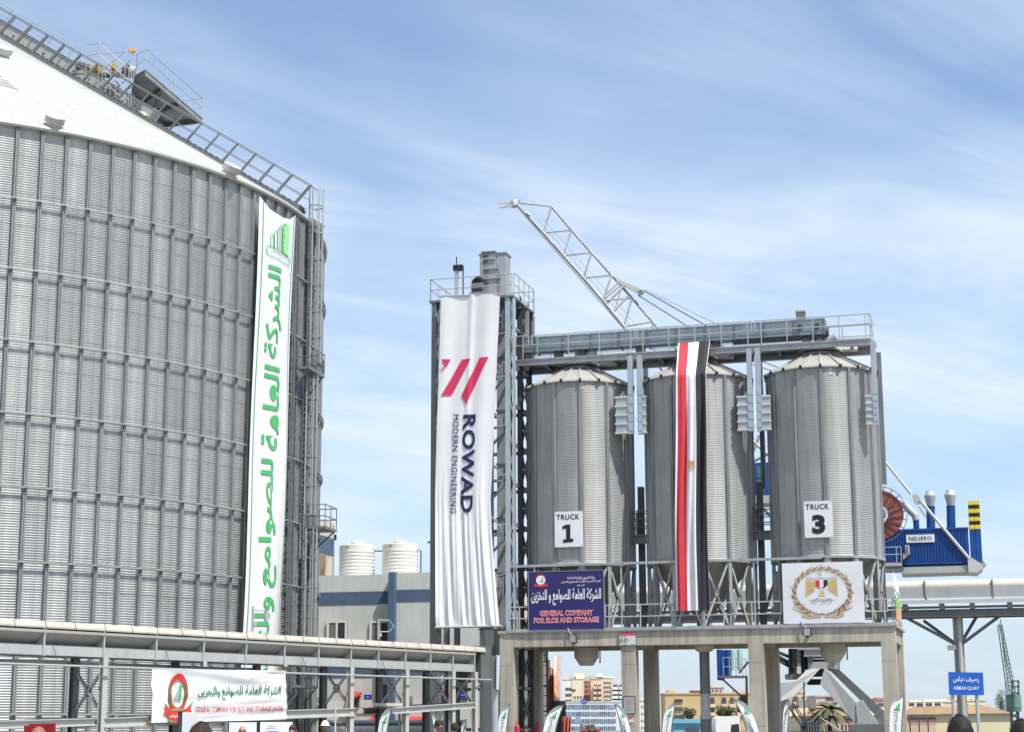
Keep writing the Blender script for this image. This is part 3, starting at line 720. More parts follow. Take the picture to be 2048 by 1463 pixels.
rr = MB(); rr.beam((RR0 + .03, 0, roof_at(RR0) + .03), (RR1, 0, roof_at(RR1) + .03), .05, .07)
rrm = rr.mesh('roof_rib', M('roof_rib_sheet', (.42, .40, .37), .5, .2, .08, 2))
rc = MB(); rc.hexa((RR0 + .01, 0, roof_at(RR0)), (.035, 0, 0), (0, .05, 0), (0, 0, .07)); rcm = rc.mesh('rib_end_cap', BLACK)
lg_ = MB(); lg_.ibeam((SRAD - .02, 0, DT - WB + .0), (SRAD - .02, 0, -.02), .16, .16, .02, (1, 0, 0)); lgm = lg_.mesh('leg', GALV)
def arcp(r, a, z): return Vector((r * math.cos(a), r * math.sin(a), z))
bb = MB(); h15 = R(15)
bb.beam(arcp(SRAD, -h15 + .03, DT - WB + .1), arcp(SRAD, h15 - .03, -.12), .09, .05, (1, 0, 0)); bbm = bb.mesh('brace', RAILM)
bc = MB(); bc.beam(arcp(SRAD - .05, h15 - .03, DT - WB + .1), arcp(SRAD - .05, -h15 + .03, -.12), .09, .05, (1, 0, 0)); bcm = bc.mesh('brace', RAILM)
gs_ = MB(); gs_.hexa((SRAD - .0, 0, (DT - WB) / 2), (.012, 0, 0), (0, .09, 0), (0, 0, .11)); gsm = gs_.mesh('gusset', GALV)
names = ('left', 'middle', 'right')
SLAB = ('corrugated hopper silo carrying the TRUCK 1 board, next to the tower', 'middle corrugated hopper silo behind the hanging flag', 'corrugated hopper silo carrying the TRUCK 3 board')
PH = R(0.0)
tsilos = []
for k, s_ in enumerate(SS):
    c = V(s_, ST, WB); T = thing('hopper_silo', SLAB[k], 'silo', c, 'truck loading silos'); tsilos.append(T)
    base = -math.pi / 2 - R(2 + k * 4) * 0 + math.atan2(c.x, c.y) * -1.0
    for i in range(12):
        piece('wall_sheet', shm, T, (0, 0, 0), base + R(30 * i + 15))
        piece('stiffener', s2m, T, (0, 0, 0), base + R(30 * i))
        piece('leg', lgm, T, (0, 0, 0), base + R(30 * i))
        piece('brace', bbm, T, (0, 0, 0), base + R(30 * i + 15)); piece('brace', bcm, T, (0, 0, 0), base + R(30 * i + 15))
        piece('gusset', gsm, T, (0, 0, 0), base + R(30 * i + 15))
    for i in range(NR):
        o = piece('roof_panel', rpm, T, (0, 0, -WB), base + 2 * math.pi * (i + .5) / NR)
        o = piece('roof_rib', rrm, T, (0, 0, -WB), base + 2 * math.pi * i / NR)
        e = bpy.data.objects.new('rib_end_cap', rcm); COL.objects.link(e); e.parent = o; ORG[e.name] = c
    MB().rev([(SRAD - .06, -.12), (SRAD + .10, -.12), (SRAD + .10, -.02), (SRAD + .02, 0.0)], c, 48).build('base_ring', GALV, T)
    MB().rev([(SRAD - .03, -.02), (.28, -2.35), (.28, -2.75)], c, 36).build('hopper', M('hopper_plate', (.30, .29, .27), .5, .4, .12, 1), T, True)
    MB().rev([(RR1 + .12, roof_at(RR1) - WB - .04), (RR1 + .14, roof_at(RR1) - WB + .06), (.62, roof_at(RR1) - WB + .14), (.60, roof_at(RR1) - WB + .30)], c, 28).build('collar', GREYST, T)
    MB().rev([(.98, roof_at(RR1) - WB + .13), (.98, roof_at(RR1) - WB + .19), (.42, roof_at(RR1) - WB + .46), (.0, roof_at(RR1) - WB + .50)], c, 24).build('cap', ROOFC, T)
    MB().tube(c + Zv * (roof_at(RR1) - WB + .45), c + Zv * (roof_at(RR1) - WB + 1.0), .22, 14).build('inlet_spout', GALV, T)
    MB().rev([(.24, -2.7), (.24, -3.3)], c, 16).build('outlet_pipe', GREYST, T)
    # roof ladder and hatch towards the right rear
    MB().hexa(c + Vector((1.35, .2, roof_at(1.5) - WB + .16)), (.28, 0, -.15), (0, .25, 0), (0, 0, .05)).build('hatch', LGREY, T)
    for zz in (WT - WB - .12, WT - WB - .3): MB().hexa(c + Vector((0, -SRAD - .012, zz)), (.07, 0, 0), (0, .004, 0), (0, 0, .05)).build('tag_plate', WHITEST, T)

# ---- loading spouts under the deck
def spout(s_, nm):
    p = V(s_, ST, 0); T = thing('loading_spout', nm, 'spout', p + Zv * 4.4, 'loading spouts')
    MB().rev([(.42, 4.95), (.44, 4.62), (.40, 4.60)], p, 20).build('yellow_collar', M('ochre_collar', (.50, .27, .03), .6, 0, .15, 3), T)
    MB().rev([(.53, 4.95), (.53, 4.55), (.30, 4.22), (.30, 4.20), (.0, 4.20)], p, 24).build('cone', CREAM, T)
    MB().tube(p + Vector((.58, -.1, 4.9)), p + Vector((.58, -.1, 4.3)), .03).build('cylinder', GREYST, T)
spout(SS[0] + .15, 'cream loading spout hanging behind the left floodlight under the deck')
spout(SS[2] + .05, 'cream loading spout hanging in front of the white unloader portal')
p = TS.P(TS.L(1411, 1400, 1.4)[0], 1.4, 0)
T = thing('telescopic_spout', 'long grey telescopic loading pipe hanging from the deck centre to the ground', 'spout', p)
MB().rev([(.42, 4.93), (.36, 4.72), (.22, 4.66)], p, 20).build('cone', CREAM, T)
MB().rev([(.215, 4.7), (.215, 3.05), (.235, 3.04), (.235, 2.95), (.215, 2.94)], p, 20).build('upper_pipe', GREYST, T)
MB().rev([(.20, 3.0), (.20, 2.05), (.25, 2.05), (.25, 1.9), (.21, 1.9)], p, 20).build('middle_pipe', LGREY, T)
MB().rev([(.23, 1.95), (.23, .3), (.36, .1), (.36, 0)], p, 20).build('lower_pipe', GREYST, T)

# ---- bridge over the silos, with the drag conveyor
BF, BBK = 1.35, 3.45
bz = lambda px, py, t=BF: TS.L(px, py, t)[1]
Zr = bz(1400, 649); Zd = bz(1600, 686); Zb = Zd - .26
brg = thing('conveyor_bridge', 'steel bridge carrying a blue grey drag conveyor over the three silos', 'bridge', V(0, 2.4, Zb))
S0, S1 = -8.3, TS.L(1742, 690, BF)[0]
for t_ in (BF, BBK):
    for (a_, b_) in ((S0, -3.05), (-3.0, 2.2), (2.25, S1)):
        MB().ibeam(V(a_, t_, (Zd + Zb) / 2), V(b_, t_, (Zd + Zb) / 2), .18, Zd - Zb - .01, .03).build('girder', GALV, brg)
k = 0; s_ = S0 + .2
while s_ < S1:
    MB().beam(V(s_, BF, Zb + .2), V(s_, BBK, Zb + .2), .1, .16).build('cross_member', GALVD, brg); s_ += 1.05
for t0_, t1_ in ((BF - .05, BF + .55), (BBK - .7, BBK + .05)):
    MB().fbox(TS, S0, S1, t0_, t1_, Zd + .003, Zd + .04).build('walkway_grating', GALVD, brg)
rt_z = Zr - Zd
segs = ((-8.2, -7.55), (-7.45, TS.L(1270, 650, BF)[0]), (TS.L(1272, 650, BF)[0], TS.L(1504, 645, BF)[0]), (TS.L(1508, 645, BF)[0], S1))
for a_, b_ in segs:
    for hh in (rt_z, rt_z * .60):
        MB().pipe([V(a_, BF, Zd + hh), V(b_, BF, Zd + hh)], .026).build('rail', RAILM, brg)
    for e in (a_ + .03, b_ - .03): MB().tube(V(e, BF, Zd + rt_z * .6), V(e, BF, Zd + rt_z), .026).build('end_loop', RAILM, brg)
    n = max(1, round((b_ - a_) / 1.08))
    for i in range(n): 
        e = a_ + .3 + (b_ - a_ - .5) * (i / max(1, n - 1) if n > 1 else .5); MB().beam(V(e, BF - .03, Zd - .15), V(e, BF - .03, Zd + rt_z), .04, .03, TS.b).build('rail_post', RAILM, brg)
for hh in (rt_z, rt_z * .55): MB().pipe([V(S0, BBK, Zd + hh), V(S1, BBK, Zd + hh), V(S1, BF, Zd + hh)], .024).build('rear_rail', RAILM, brg)
s_ = S0
while s_ < S1: MB().tube(V(s_, BBK, Zd), V(s_, BBK, Zd + rt_z), .022).build('rail_post', RAILM, brg); s_ += 1.2
MB().tube(V(S1, 2.3, Zd), V(S1, 2.3, Zd + rt_z), .022).build('rail_post', RAILM, brg)
# trough casing, panel by panel
TC = 1.95; tz0, tz1 = TS.L(1140, 699, TC)[1], TS.L(1140, 670, TC)[1]; te = TS.L(1648, 650, TC)[0]; t0s = TS.L(1016, 690, TC)[0]
n = 11
for i in range(n):
    a_ = t0s + (te - t0s) * i / n; b_ = t0s + (te - t0s) * (i + 1) / n
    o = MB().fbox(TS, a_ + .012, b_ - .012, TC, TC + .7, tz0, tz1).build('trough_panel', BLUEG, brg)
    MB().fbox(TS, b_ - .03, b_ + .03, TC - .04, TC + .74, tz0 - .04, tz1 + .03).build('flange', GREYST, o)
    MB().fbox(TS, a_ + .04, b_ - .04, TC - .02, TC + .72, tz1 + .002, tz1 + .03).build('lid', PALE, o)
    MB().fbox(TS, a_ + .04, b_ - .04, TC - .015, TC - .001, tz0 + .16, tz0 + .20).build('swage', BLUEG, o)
MB().fbox(TS, te - 4.0, te - .05, TC + .05, TC + .6, tz0 - .13, tz0 - .005).build('return_trough', DARK, brg)
for i, px in enumerate((1114, 1162, 1278, 1372, 1410, 1432, 1612)):
    e = TS.L(px, 700, TC)[0]; MB().fbox(TS, e - .16, e + .16, TC + .05, TC + .6, tz0 - .30, tz0 - .005).build('slide_gate', DARK, brg)
for px in (1600, 1634):
    e = TS.L(px, 655, TC)[0]; MB().tube(V(e, TC - .10, tz0 + .35), V(e, TC + .0, tz0 + .35), .12, 14).build('bearing', DARK, brg)
e = TS.L(1600, 630, TC)[0]; zt_ = TS.L(1600, 622, TC)[1]
MB().fbox(TS, e - .19, e + .19, TC + .1, TC + .5, tz1 + .03, zt_).build('relief_stack', GREYST, brg); MB().fbox(TS, e - .21, e + .21, TC + .08, TC + .52, zt_, zt_ + .06).build('stack_cap', LGREY, brg)
e = TS.L(1600, 665, TC)[0]; MB().fbox(TS, e - .35, e + 1.2, TC + .1, TC + .65, tz0 - .02, tz0 + .02).build('drive_bed', DARK, brg)
MB().tube(V(e + 1.2, TC + .3, tz0 + .2), V(e + .5, TC + .3, tz0 + .2), .22, 14).build('drive_motor', GREYST, brg)
for k in range(3):                                            # chutes from the trough down to the silos
    MB().tube(V(SS[k] + .75, 2.3, tz0 - .1), V(SS[k], 2.4, RT + .5), .20, 12).build('chute', LGREY, brg)
    MB().tube(V(SS[k] + 1.6, 2.6, Zb + .1), V(SS[k] + .2, 2.45, RT + .3), .11, 10).build('vent_pipe', WHITEST, brg)
# posts that carry the bridge, bracketed to the silo walls
PT = .75
def post(px_top, px_bot, wall_dir, silo_s, lo_y=868):
    s_, zb_ = TS.L(px_bot, lo_y, PT); zt2 = Zb + .02
    o = MB().beam(V(s_, PT, zb_), V(s_, PT, zt2), .20, .24, TS.b).build('post', PALE, brg)
    MB().beam(V(s_ - .09, PT - .13, zb_), V(s_ - .09, PT - .13, zt2), .03, .03, TS.b).build('flange', GALV, o)
    MB().beam(V(s_, PT, Zb - .05), V(s_, BF + .1, Zb - .05), .2, .12).build('head_plate', GALVD, brg)
    zp = zb_ + .03; n = 5; step = (TS.L(px_bot, 788, PT)[1] - zb_) / (n - .5)
    for i in range(n):
        z = zp + step * i
        q = silo_s + wall_dir * (SRAD * .86); MB().fbox(TS, min(s_ + .1 * -wall_dir, q), max(s_ + .1 * -wall_dir, q), PT - .13, PT + .12, z, z + .085).build('bracket_arm', WHITEST, brg)
        if i < n - 1: MB().fbox(TS, min(s_, q) + .03, max(s_, q) - .0, PT - .09, PT - .075, z + .087, z + step - .004).build('bracket_plate', PALE, brg)
        MB().fbox(TS, s_ - .12, s_ + .12, PT - .135, PT - .121, z + .12, z + step - .05).build('bolt_plate', PALE, brg)
post(1262, 1263, 1, SS[0]); post(1277, 1282, -1, SS[1]); post(1503, 1503, 1, SS[1], 862); post(1518, 1520, -1, SS[2], 862); post(1748, 1753, 1, SS[2], 850)
for px, b in ((1263, 1), (1503, 1), (1753, 1)):               # the rear posts
    s_ = TS.L(px, 868, PT)[0]; MB().beam(V(s_, 4.05, 11.8), V(s_, 4.05, Zb + .2), .2, .22, TS.b).build('rear_post', GALVD, brg)

# columns between silos carrying a small catwalk
for k, (s_, nm) in enumerate(((-2.82, 'TRUCK 1 silo and the middle silo'), (2.5, 'middle silo and the TRUCK 3 silo'))):
    T = thing('catwalk', 'dark steel catwalk between the ' + nm, 'catwalk', V(s_, 3.0, 9.4))
    zc_ = 9.75
    MB().ibeam(V(s_ - .7, 2.3, zc_ - .2), V(s_ + .7, 2.3, zc_ - .2), .12, .34).build('beam', GREYST, T)
    MB().fbox(TS, s_ - .7, s_ + .7, 2.2, 3.2, zc_ - .02, zc_ + .03).build('floor', GREYST, T)
    for t_ in (2.25, 3.15):
        for hh in (1.05, .72, .38): MB().pipe([V(s_ - .55, t_, zc_ + hh), V(s_ + .55, t_, zc_ + hh)], .025).build('rail', GREYST, T)
        for d in (-.35, -.12, .4): MB().tube(V(s_ + d, t_, zc_), V(s_ + d, t_, zc_ + 1.1), .028).build('rail_post', GREYST, T)
for k, (s_, nm) in enumerate(((-2.98, 'right flank of the TRUCK 1 silo'), (2.28, 'right flank of the middle silo'))):
    T = thing('steel_column', 'dark steel column rising from the deck beside the ' + nm, 'column', V(s_, 3.3, DT))
    MB().ibeam(V(s_, 3.3 + (k == 2) * .2, DT), V(s_, 3.3 + (k == 2) * .2, 12.0 if k < 2 else 10.0), .26, .28, .03, TS.b).build('shaft', GREYST, T)
    MB().fbox(TS, s_ - .2, s_ + .2, 3.1, 3.5 + (k == 2) * .2, DT + .002, DT + .03).build('base_plate', GREYST, T)
    MB().beam(V(s_ - .1, 3.3, DT + .3), V(s_ + .5, 4.6, 8.2), .1, .1).build('stay', GREYST, T)

# ---- cable tray passing in front of the silos
T = thing('cable_tray', 'thin galvanised cable tray running along the foot of the silo walls', 'cable tray', V(-3, 0, 8.3))
z0_ = TS.L(1200, 1127, -.02)[1]
for a_, b_ in ((-8.0, -4.05), (-4.0, .0), (.02, 1.9), (1.92, 5.2)):
    MB().fbox(TS, a_, b_, -.06, .08, z0_ - .05, z0_ + .05).build('tray_length', GALV, T)
for s_ in (-7.6, -5.2, -2.9, -.6, 1.7, 4.0): MB().fbox(TS, s_, s_ + .05, .081, .30, z0_ - .03, z0_ + .03).build('bracket', GALVD, T)
for s_ in (-7.0, -3.2, 2.4): MB().beam(V(s_, 0.01, DT), V(s_, .01, z0_ - .06), .06, .06, TS.b).build('stanchion', GALV, T)

# ---- boards and signs
def flat(t): return lambda s_, z: V(s_, t, z)
def board(name, label, cat, px0, px1, py0, py1, t, mat, edge=None):
    s0, z1 = TS.L(px0, py0, t); s1, z0 = TS.L(px1, py1, t)
    T = thing(name, label, cat, V((s0 + s1) / 2, t, z0))
    MB().fbox(TS, s0, s1, t, t + .035, z0, z1).build('panel', mat, T)
    if edge:
        for q in ((s0 - .02, s0, z0 - .02, z1 + .02), (s1, s1 + .02, z0 - .02, z1 + .02), (s0, s1, z1, z1 + .02), (s0, s1, z0 - .02, z0)):
            MB().fbox(TS, q[0], q[1], t - .012, t + .04, q[2], q[3]).build('frame', edge, T)
    w_, h_ = s1 - s0, z1 - z0
    return T, lambda u, v: V(s0 + u * w_, t - .012, z0 + v * h_)
for nm, px0, px1, py0, py1, num in (('TRUCK 1', 1109, 1166, 1023, 1092, '1'), ('TRUCK 3', 1607, 1667, 1002, 1073, '3')):
    T, fn = board('number_board', 'white board reading %s on the silo %s' % (nm, 'next to the elevator tower' if num == '1' else 'above the wheat emblem board'), 'sign', px0, px1, py0, py1, -.03, SIGNW)
    lt = MB(); letter(lt, 'TRUCK', (.07, .77, .89, .92), fn, 0, .018, res=3, space=1.12); lt.build('word', INKK, T)
    lt = MB()
    if num == '1': poly2(lt, [(.30, .12), (.66, .14), (.66, .23), (.56, .23), (.56, .63), (.42, .63), (.28, .585), (.28, .50), (.41, .525), (.41, .22), (.30, .21)], fn)
    else: letter(lt, num, (.27, .10, .73, .62), fn, 0, .055, res=5)
    lt.build('numeral', INKK, T)
    for u in (.04, .96):
        for v in (.04, .96): MB().tube(fn(u, v), fn(u, v) - TS.b * .01, .015, 8).build('bolt', GREYST, T)
T, fn = board('number_board', 'white board mostly hidden behind the right edge of the hanging flag', 'sign', 1352, 1412, 1010, 1080, -.03, SIGNW)
lt = MB(); letter(lt, 'TRUCK', (.07, .76, .89, .92), fn, 0, .035, res=3, space=1.08); lt.build('word', INKK, T)
lt = MB(); letter(lt, '2', (.30, .10, .68, .62), fn, 0, .075, res=5); lt.build('numeral', INKK, T)

def company_logo(mb, cx, cy, w, h, fn, ribbon=True):
    """mats: 0 red 1 brown 2 white 3 green 4 dark green"""
    ring2(mb, cx, cy, w / 2, h / 2, w * .15, fn, 0, 30, R(25), R(155)); ring2(mb, cx, cy, w / 2, h / 2, w * .12, fn, 1, 30, R(155), R(385))
    disc2(mb, cx, cy, w * .355, h * .40, fn, 2)
T, fn = board('name_board', 'navy blue board with white Arabic and red English company name on the deck rail', 'sign', 1057, 1208.5, 1143.5, 1257, -.10, NAVY, GALV)
lt = MB(); letter(lt, 'الشركة العامة للصوامع و التخزين', (.035, .42, .965, .70), fn, 0, .016); lt.build('arabic_name', INKW, T)
for i, (b, u0, u1, v0, v1) in enumerate((('GENERAL COMPANY', .155, .85, .245, .325), ('FOR SLOS AND STORAGE', .075, .925, .125, .205))):
    lt = MB(); letter(lt, b, (u0 - .006, v0 - .008, u1 + .006, v1 + .008), fn, 0, .045, res=2); lt.build('outline_lettering', M('pink_white_ink', (.82, .66, .70), .7, 0, .03, 3), T)
    lt = MB(); letter(lt, b, (u0, v0, u1, v1), lambda u, v: fn(u, v) - TS.b * .01, 0, .006, res=2); lt.build('lettering', M('bright_red_ink', (.75, .05, .06), .7, 0, .03, 3), T)
for i, (b, u0, u1, v0, v1) in enumerate((('وزارة التموين والتجارة الداخلية', .52, .885, .85, .91), ('الشركة المصرية القابضة للصوامع والتخزين', .44, .96, .785, .84), ('ش.م.م', .65, .75, .73, .775))):
    lt = MB(); letter(lt, b, (u0, v0, u1, v1), fn, 0, .012, res=1); lt.build('small_lettering', MATS['pink_white_ink'], T)
em = MB(); fq = lambda u, v: fn(u, v) - TS.b * .004
ring2(em, .165, .865, .072, .092, .02, fn, 0, 30, R(20), R(160)); disc2(em, .165, .855, .062, .078, fn, 2)
poly2(em, [(.18, .81), (.197, .81), (.197, .89), (.188, .895), (.18, .89)], fq, 3)
for k in range(3): poly2(em, [(.14 + k * .013, .815), (.149 + k * .013, .815), (.149 + k * .013, .845 + k * .012), (.14 + k * .013, .845 + k * .012)], fq, 5)
poly2(em, [(.065, .80), (.10, .785), (.165, .775), (.23, .785), (.265, .80), (.25, .775), (.262, .755), (.165, .735), (.068, .755), (.08, .775)], fq, 0)
em.build('logo', [INKRED, INKBR, INKW, INKG, INKDG, INKGREY], T)

# emblem board: wheat wreath, ribbon, eagle
T, fn = board('emblem_board', 'white board with a golden wheat wreath and eagle emblem on the deck rail', 'sign', 1563.5, 1730, 1126, 1243.5, -.10, SIGNW)
f2 = lambda u, v: fn(u, v) - TS.b * .006
wr = MB(); cx, cy, rx, ry = .49, .50, .345, .40
for i in range(64):
    t = R(-62) + R(304) * i / 63; 
    for sd in (-1, 0, 1):
        rr_ = 1 + sd * .055 + random.uniform(-.01, .01); th_ = t + sd * .03
        px_, py_ = cx + rx * rr_ * math.cos(th_), cy + ry * rr_ * math.sin(th_) * (1.0)
        dr_ = (1 if t < math.pi / 2 else -1); an = th_ + dr_ * (math.pi / 2) - dr_ * sd * .5
        l, w_ = .036, .010; dx, dy = math.cos(an) * l * .8, math.sin(an) * l * 1.15; nx, ny = -math.sin(an) * w_, math.cos(an) * w_ * 1.3
        poly2(wr, [(px_ - dx * .5, py_ - dy * .5), (px_ + nx, py_ + ny), (px_ + dx * .5, py_ + dy * .5), (px_ - nx, py_ - ny)], f2 if (i + sd) % 2 else (lambda u, v: fn(u, v) - TS.b * .010), (i + sd) % 3)
    if i % 4 == 0:
        a_ = (1.12 + .07 * random.random()); an = t + (.10 if t < math.pi / 2 else -.10)
        poly2(wr, [(cx + rx * 1.06 * math.cos(t - .02), cy + ry * 1.06 * math.sin(t - .02)), (cx + rx * 1.06 * math.cos(t + .02), cy + ry * 1.06 * math.sin(t + .02)), (cx + rx * a_ * 1.04 * math.cos(an), cy + ry * a_ * 1.04 * math.sin(an))], f2, 2)
wr.build('wheat_wreath', [INKGOLD, M('russet_ink', (.30, .12, .05), .6, 0, .1, 3), INKBR], T)
ar = MB(); ring2(ar, cx, cy, rx * .93, ry * .90, .010, f2, 0, 40, R(200), R(340)); ar.build('wreath_stem', INKBR, T)
rb_ = MB()
for sg in (1, -1):
    X = lambda u: .49 + sg * (u - .49)
    poly2(rb_, [(X(.13), .28), (X(.30), .155), (X(.47), .115), (X(.33), .135), (X(.24), .20), (X(.12), .255)], f2, 0)
    poly2(rb_, [(X(.23), .16), (X(.32), .135), (X(.47), .125), (X(.47), .10), (X(.30), .095), (X(.23), .115)], f2, 1)
    poly2(rb_, [(X(.27), .10), (X(.33), .095), (X(.39), .045), (X(.36), .075)], f2, 0)
rb_.build('ribbon', [INKTAN, M('tan_shade_ink', (.48, .37, .24), .6, 0, .06, 3)], T)
eg = MB()
for sg in (1, -1):
    X = lambda u: .487 + sg * (u - .487)
    for k in range(5):
        u0 = .297 + k * .022; yb = .44 + k * .022; yt = .745 - k * .012
        poly2(eg, [(X(u0 - .010 + .01 * (k > 0)), yb), (X(u0 + .016), yb + .018), (X(u0 + .018), yt - .01), (X(u0 + .002), yt)], f2, 0)
    poly2(eg, [(X(.30), .755), (X(.43), .72), (X(.46), .745), (X(.44), .735), (X(.30), .77)], f2, 4)
for c, (u0, u1) in ((1, (.412, .463)), (3, (.463, .511)), (2, (.511, .562))):
    poly2(eg, [(u0, .705), (u1, .705), (u1, .60 + (c == 2) * .03 if c != 1 else .575), (u0 if c != 2 else u0, .575 if c != 1 else .61)], f2, c)
poly2(eg, [(.487, .56), (.53, .45), (.50, .44), (.475, .44), (.445, .45)], f2, 0)
disc2(eg, .475, .80, .020, .032, f2, 4); poly2(eg, [(.43, .845), (.495, .85), (.495, .835), (.455, .83)], f2, 4)
poly2(eg, [(.455, .80), (.52, .82), (.53, .75), (.45, .745)], lambda u, v: fn(u, v) - TS.b * .003, 5)
poly2(eg, [(.33, .41), (.39, .43), (.59, .43), (.65, .41), (.62, .375), (.36, .375)], f2, 5)
ring2(eg, .487, .47, .15, .07, .004, f2, 4, 24, R(10), R(170))
eg.build('eagle', [INKGOLD, INKRED, INKK, SIGNW, INKGREY, M('pale_grey_ink', (.70, .70, .75), .7, 0, .03, 3)], T)
lt = MB(); letter(lt, 'جمهورية مصر العربية', (.37, .375, .61, .425), lambda u, v: fn(u, v) - TS.b * .012, 0, .01, res=1); lt.build('scroll_lettering', INKBR, T)
lt = MB(); letter(lt, 'أمن غذائي .. حماية', (.345, .31, .60, .355), f2, 0, .012, res=1); lt.build('motto_lettering', INKBR, T)
lt = MB()
def arcf(u, v):
    a = R(212) + R(116) * u; k = .86 - (1 - v) * 0.0; rr_ = (.78 - .0 * v) ; q = .70 + .12 * (1 - v)
    return f2(.487 + rx * .90 * q / .80 * math.cos(a), cy + ry * .93 * q / .80 * math.sin(a))
letter(lt, 'وزارة التموين والتجارة الداخلية', (0, 0, 1, 1), arcf, 0, .01, cut=(.03, None), res=1); lt.build('arc_lettering', INKBR, T)

# speed sign, notices on the middle column
T, fn = board('speed_sign', 'red topped speed limit 10 sign on the deck beam above the middle column', 'sign', 1239, 1272, 1265.5, 1288.5, -.07, SIGNW, GREYST)
e_ = MB(); poly2(e_, [(0, .83), (1, .83), (1, 1), (0, 1)], fn, 0); ring2(e_, .28, .39, .25, .36, .035, fn, 1, 30); poly2(e_, [(.62, .05), (.74, .05), (.68, .2)], fn, 2); poly2(e_, [(.80, .05), (.92, .05), (.86, .2)], fn, 2)
e_.build('print', [INKR, INKBR, INKG], T)
lt = MB(); letter(lt, '10', (.13, .22, .43, .58), lambda u, v: fn(u, v) - TS.b * .01, 0, .012, res=3); lt.build('numeral', INKK, T)
for k, b in enumerate(('السرعة', 'داخل', 'الموقع')):
    lt = MB(); letter(lt, b, (.58, .66 - k * .17, .93, .78 - k * .17), fn, 0, .01, res=1); lt.build('lettering', INKGREY, T)
T, fn = board('notice_board', 'plain grey notice sheet on the middle concrete column', 'sign', 1247, 1270, 1391.5, 1425, -.03, M('notice_grey', (.40, .38, .39), .6, 0, .05, 2), DARK)
e_ = MB()
for k in range(9): poly2(e_, [(.12, .84 - k * .085), (.88 - .2 * (k % 3 == 2), .84 - k * .085), (.88 - .2 * (k % 3 == 2), .86 - k * .085), (.12, .86 - k * .085)], fn, 0)
e_.build('text_lines', M('grey_text', (.27, .26, .26), .7, 0, .1, 3), T)
T, fn = board('warning_sign', 'small red and white sign low on the middle concrete column', 'sign', 1252, 1266, 1433, 1443, -.03, SIGNW)
e_ = MB(); poly2(e_, [(0, .75), (1, .75), (1, 1), (0, 1)], fn, 0); disc2(e_, .3, .38, .2, .28, fn, 0); e_.build('print', [INKRED], T)

# floodlights clipped to the deck edge
for k, (px, py, nm) in enumerate(((1145, 1276, 'left'), (1614, 1262.5, 'right'))):
    s_, z_ = TS.L(px, py, -.3)
    T = thing('floodlight', ('square floodlight below the navy name board', 'square floodlight below the emblem board')[k], 'light', V(s_, -.1, z_))
    tilt = (TS.b * -1 + Vector((0, 0, -.25))).normalized(); up_ = TS.a.cross(tilt); up_ = up_ if up_.z > 0 else -up_
    MB().hexa(V(s_, -.27, z_), TS.a * .15, up_ * .17, tilt * .03).build('housing', BLACK, T)
    MB().hexa(V(s_, -.27, z_) + tilt * .033, TS.a * .125, up_ * .145, tilt * .004).build('lens', M('lamp_lens', (.55, .57, .58), .25, 0, .05, 3), T)
    MB().pipe([V(s_ - .17, -.24, z_ - .05), V(s_ - .17, -.1, z_ - .15), V(s_ + .17, -.1, z_ - .15), V(s_ + .17, -.24, z_ - .05)], .015).build('bracket', BLACK, T)
    MB().pipe([V(s_ - .25, -.1, z_ + .45), V(s_ - .17, -.14, z_ + .28), V(s_ - .02, -.2, z_ + .15)], .025).build('cable', LGREY, T)
    MB().fbox(TS, s_ - .05, s_ + .05, -.1, -.004, z_ - .2, z_ - .1).build('foot', BLACK, T)

# landscape poster along the right end of the deck
T = thing('side_poster', 'printed landscape poster on the rail at the right end of the deck', 'banner', V(8.1, 1, DT))
cloth = MB()
def pmap(u, v): return V(8.06 + .02 * math.sin(v * 5), -.05 + 3.0 * u, 5.72 + 2.0 * v * (1 - .16 * u))
cloth_grid(cloth, pmap, 10, 10).build('cloth', M('poster_pale', (.72, .76, .78), .7, 0, .1, 2), T)
cloth = MB(); pm2 = lambda u, v: pmap(u, v) + TS.a * .02
for v0, v1, mi in ((.02, .30, 0), (.30, .55, 1), (.62, .68, 2)):
    poly2(cloth, [(0.03, v0), (.3, v0 + .02), (.65, v0 - .0), (.97, v0), (.97, v1 - .05), (.6, v1 + .04), (.3, v1 - .03), (.03, v1)], pm2, mi)
cloth.build('print', [M('poster_orange', (.66, .36, .16), .7, 0, .25, 6), M('poster_green', (.22, .48, .12), .7, 0, .25, 6), M('poster_slate', (.3, .36, .4), .7, 0, .2, 5)], T)

# ---- the hanging national flag
T = thing('hanging_flag', 'long red, white and black flag hanging from the bridge over the middle silo', 'flag', V(0, 0, 6.3))
fsL, zTop = TS.L(1356, 686, BF - .06); fsR, _z = TS.L(1420, 684, BF - .06)
mL, zMid = TS.L(1352, 749, -.12); mR, _z = TS.L(1412, 747, -.12); bL, zBot = TS.L(1352.5, 1221, -.12); bR, _z = TS.L(1420, 1219, -.12)
def flmap(u, v, lift=0.0):
    if v < .13:
        q = v / .13; s_ = (fsL + (fsR - fsL) * u) * (1 - q) + (mL + (mR - mL) * u) * q; t_ = (BF - .06) * (1 - q) + -.12 * q; z = zTop * (1 - q) + zMid * q
        t_ -= .10 * math.sin(math.pi * q) * -1 * 0; w_ = .02 * math.sin(u * 16) * math.sin(math.pi * q)
    else:
        q = (v - .13) / .87; wq = math.sin(math.pi * min(1, q * 1.4)) * .06
        s_ = (mL + (mR - mL) * u) * (1 - q) + (bL + (bR - bL) * u) * q; z = zMid * (1 - q) + zBot * q; t_ = -.12
        w_ = (.085 * math.sin(u * 13 + .8 * math.sin(q * 4)) + .05 * math.sin(u * 27 + 1.5 + q * 3)) * (.25 + .75 * min(1, q * 3)) * (1 - .35 * q)
        s_ += .03 * math.sin(q * 7)
    return V(s_, t_ - w_ - lift - .1 * (v > .13) * min(1, (v - .13) * 8), z)
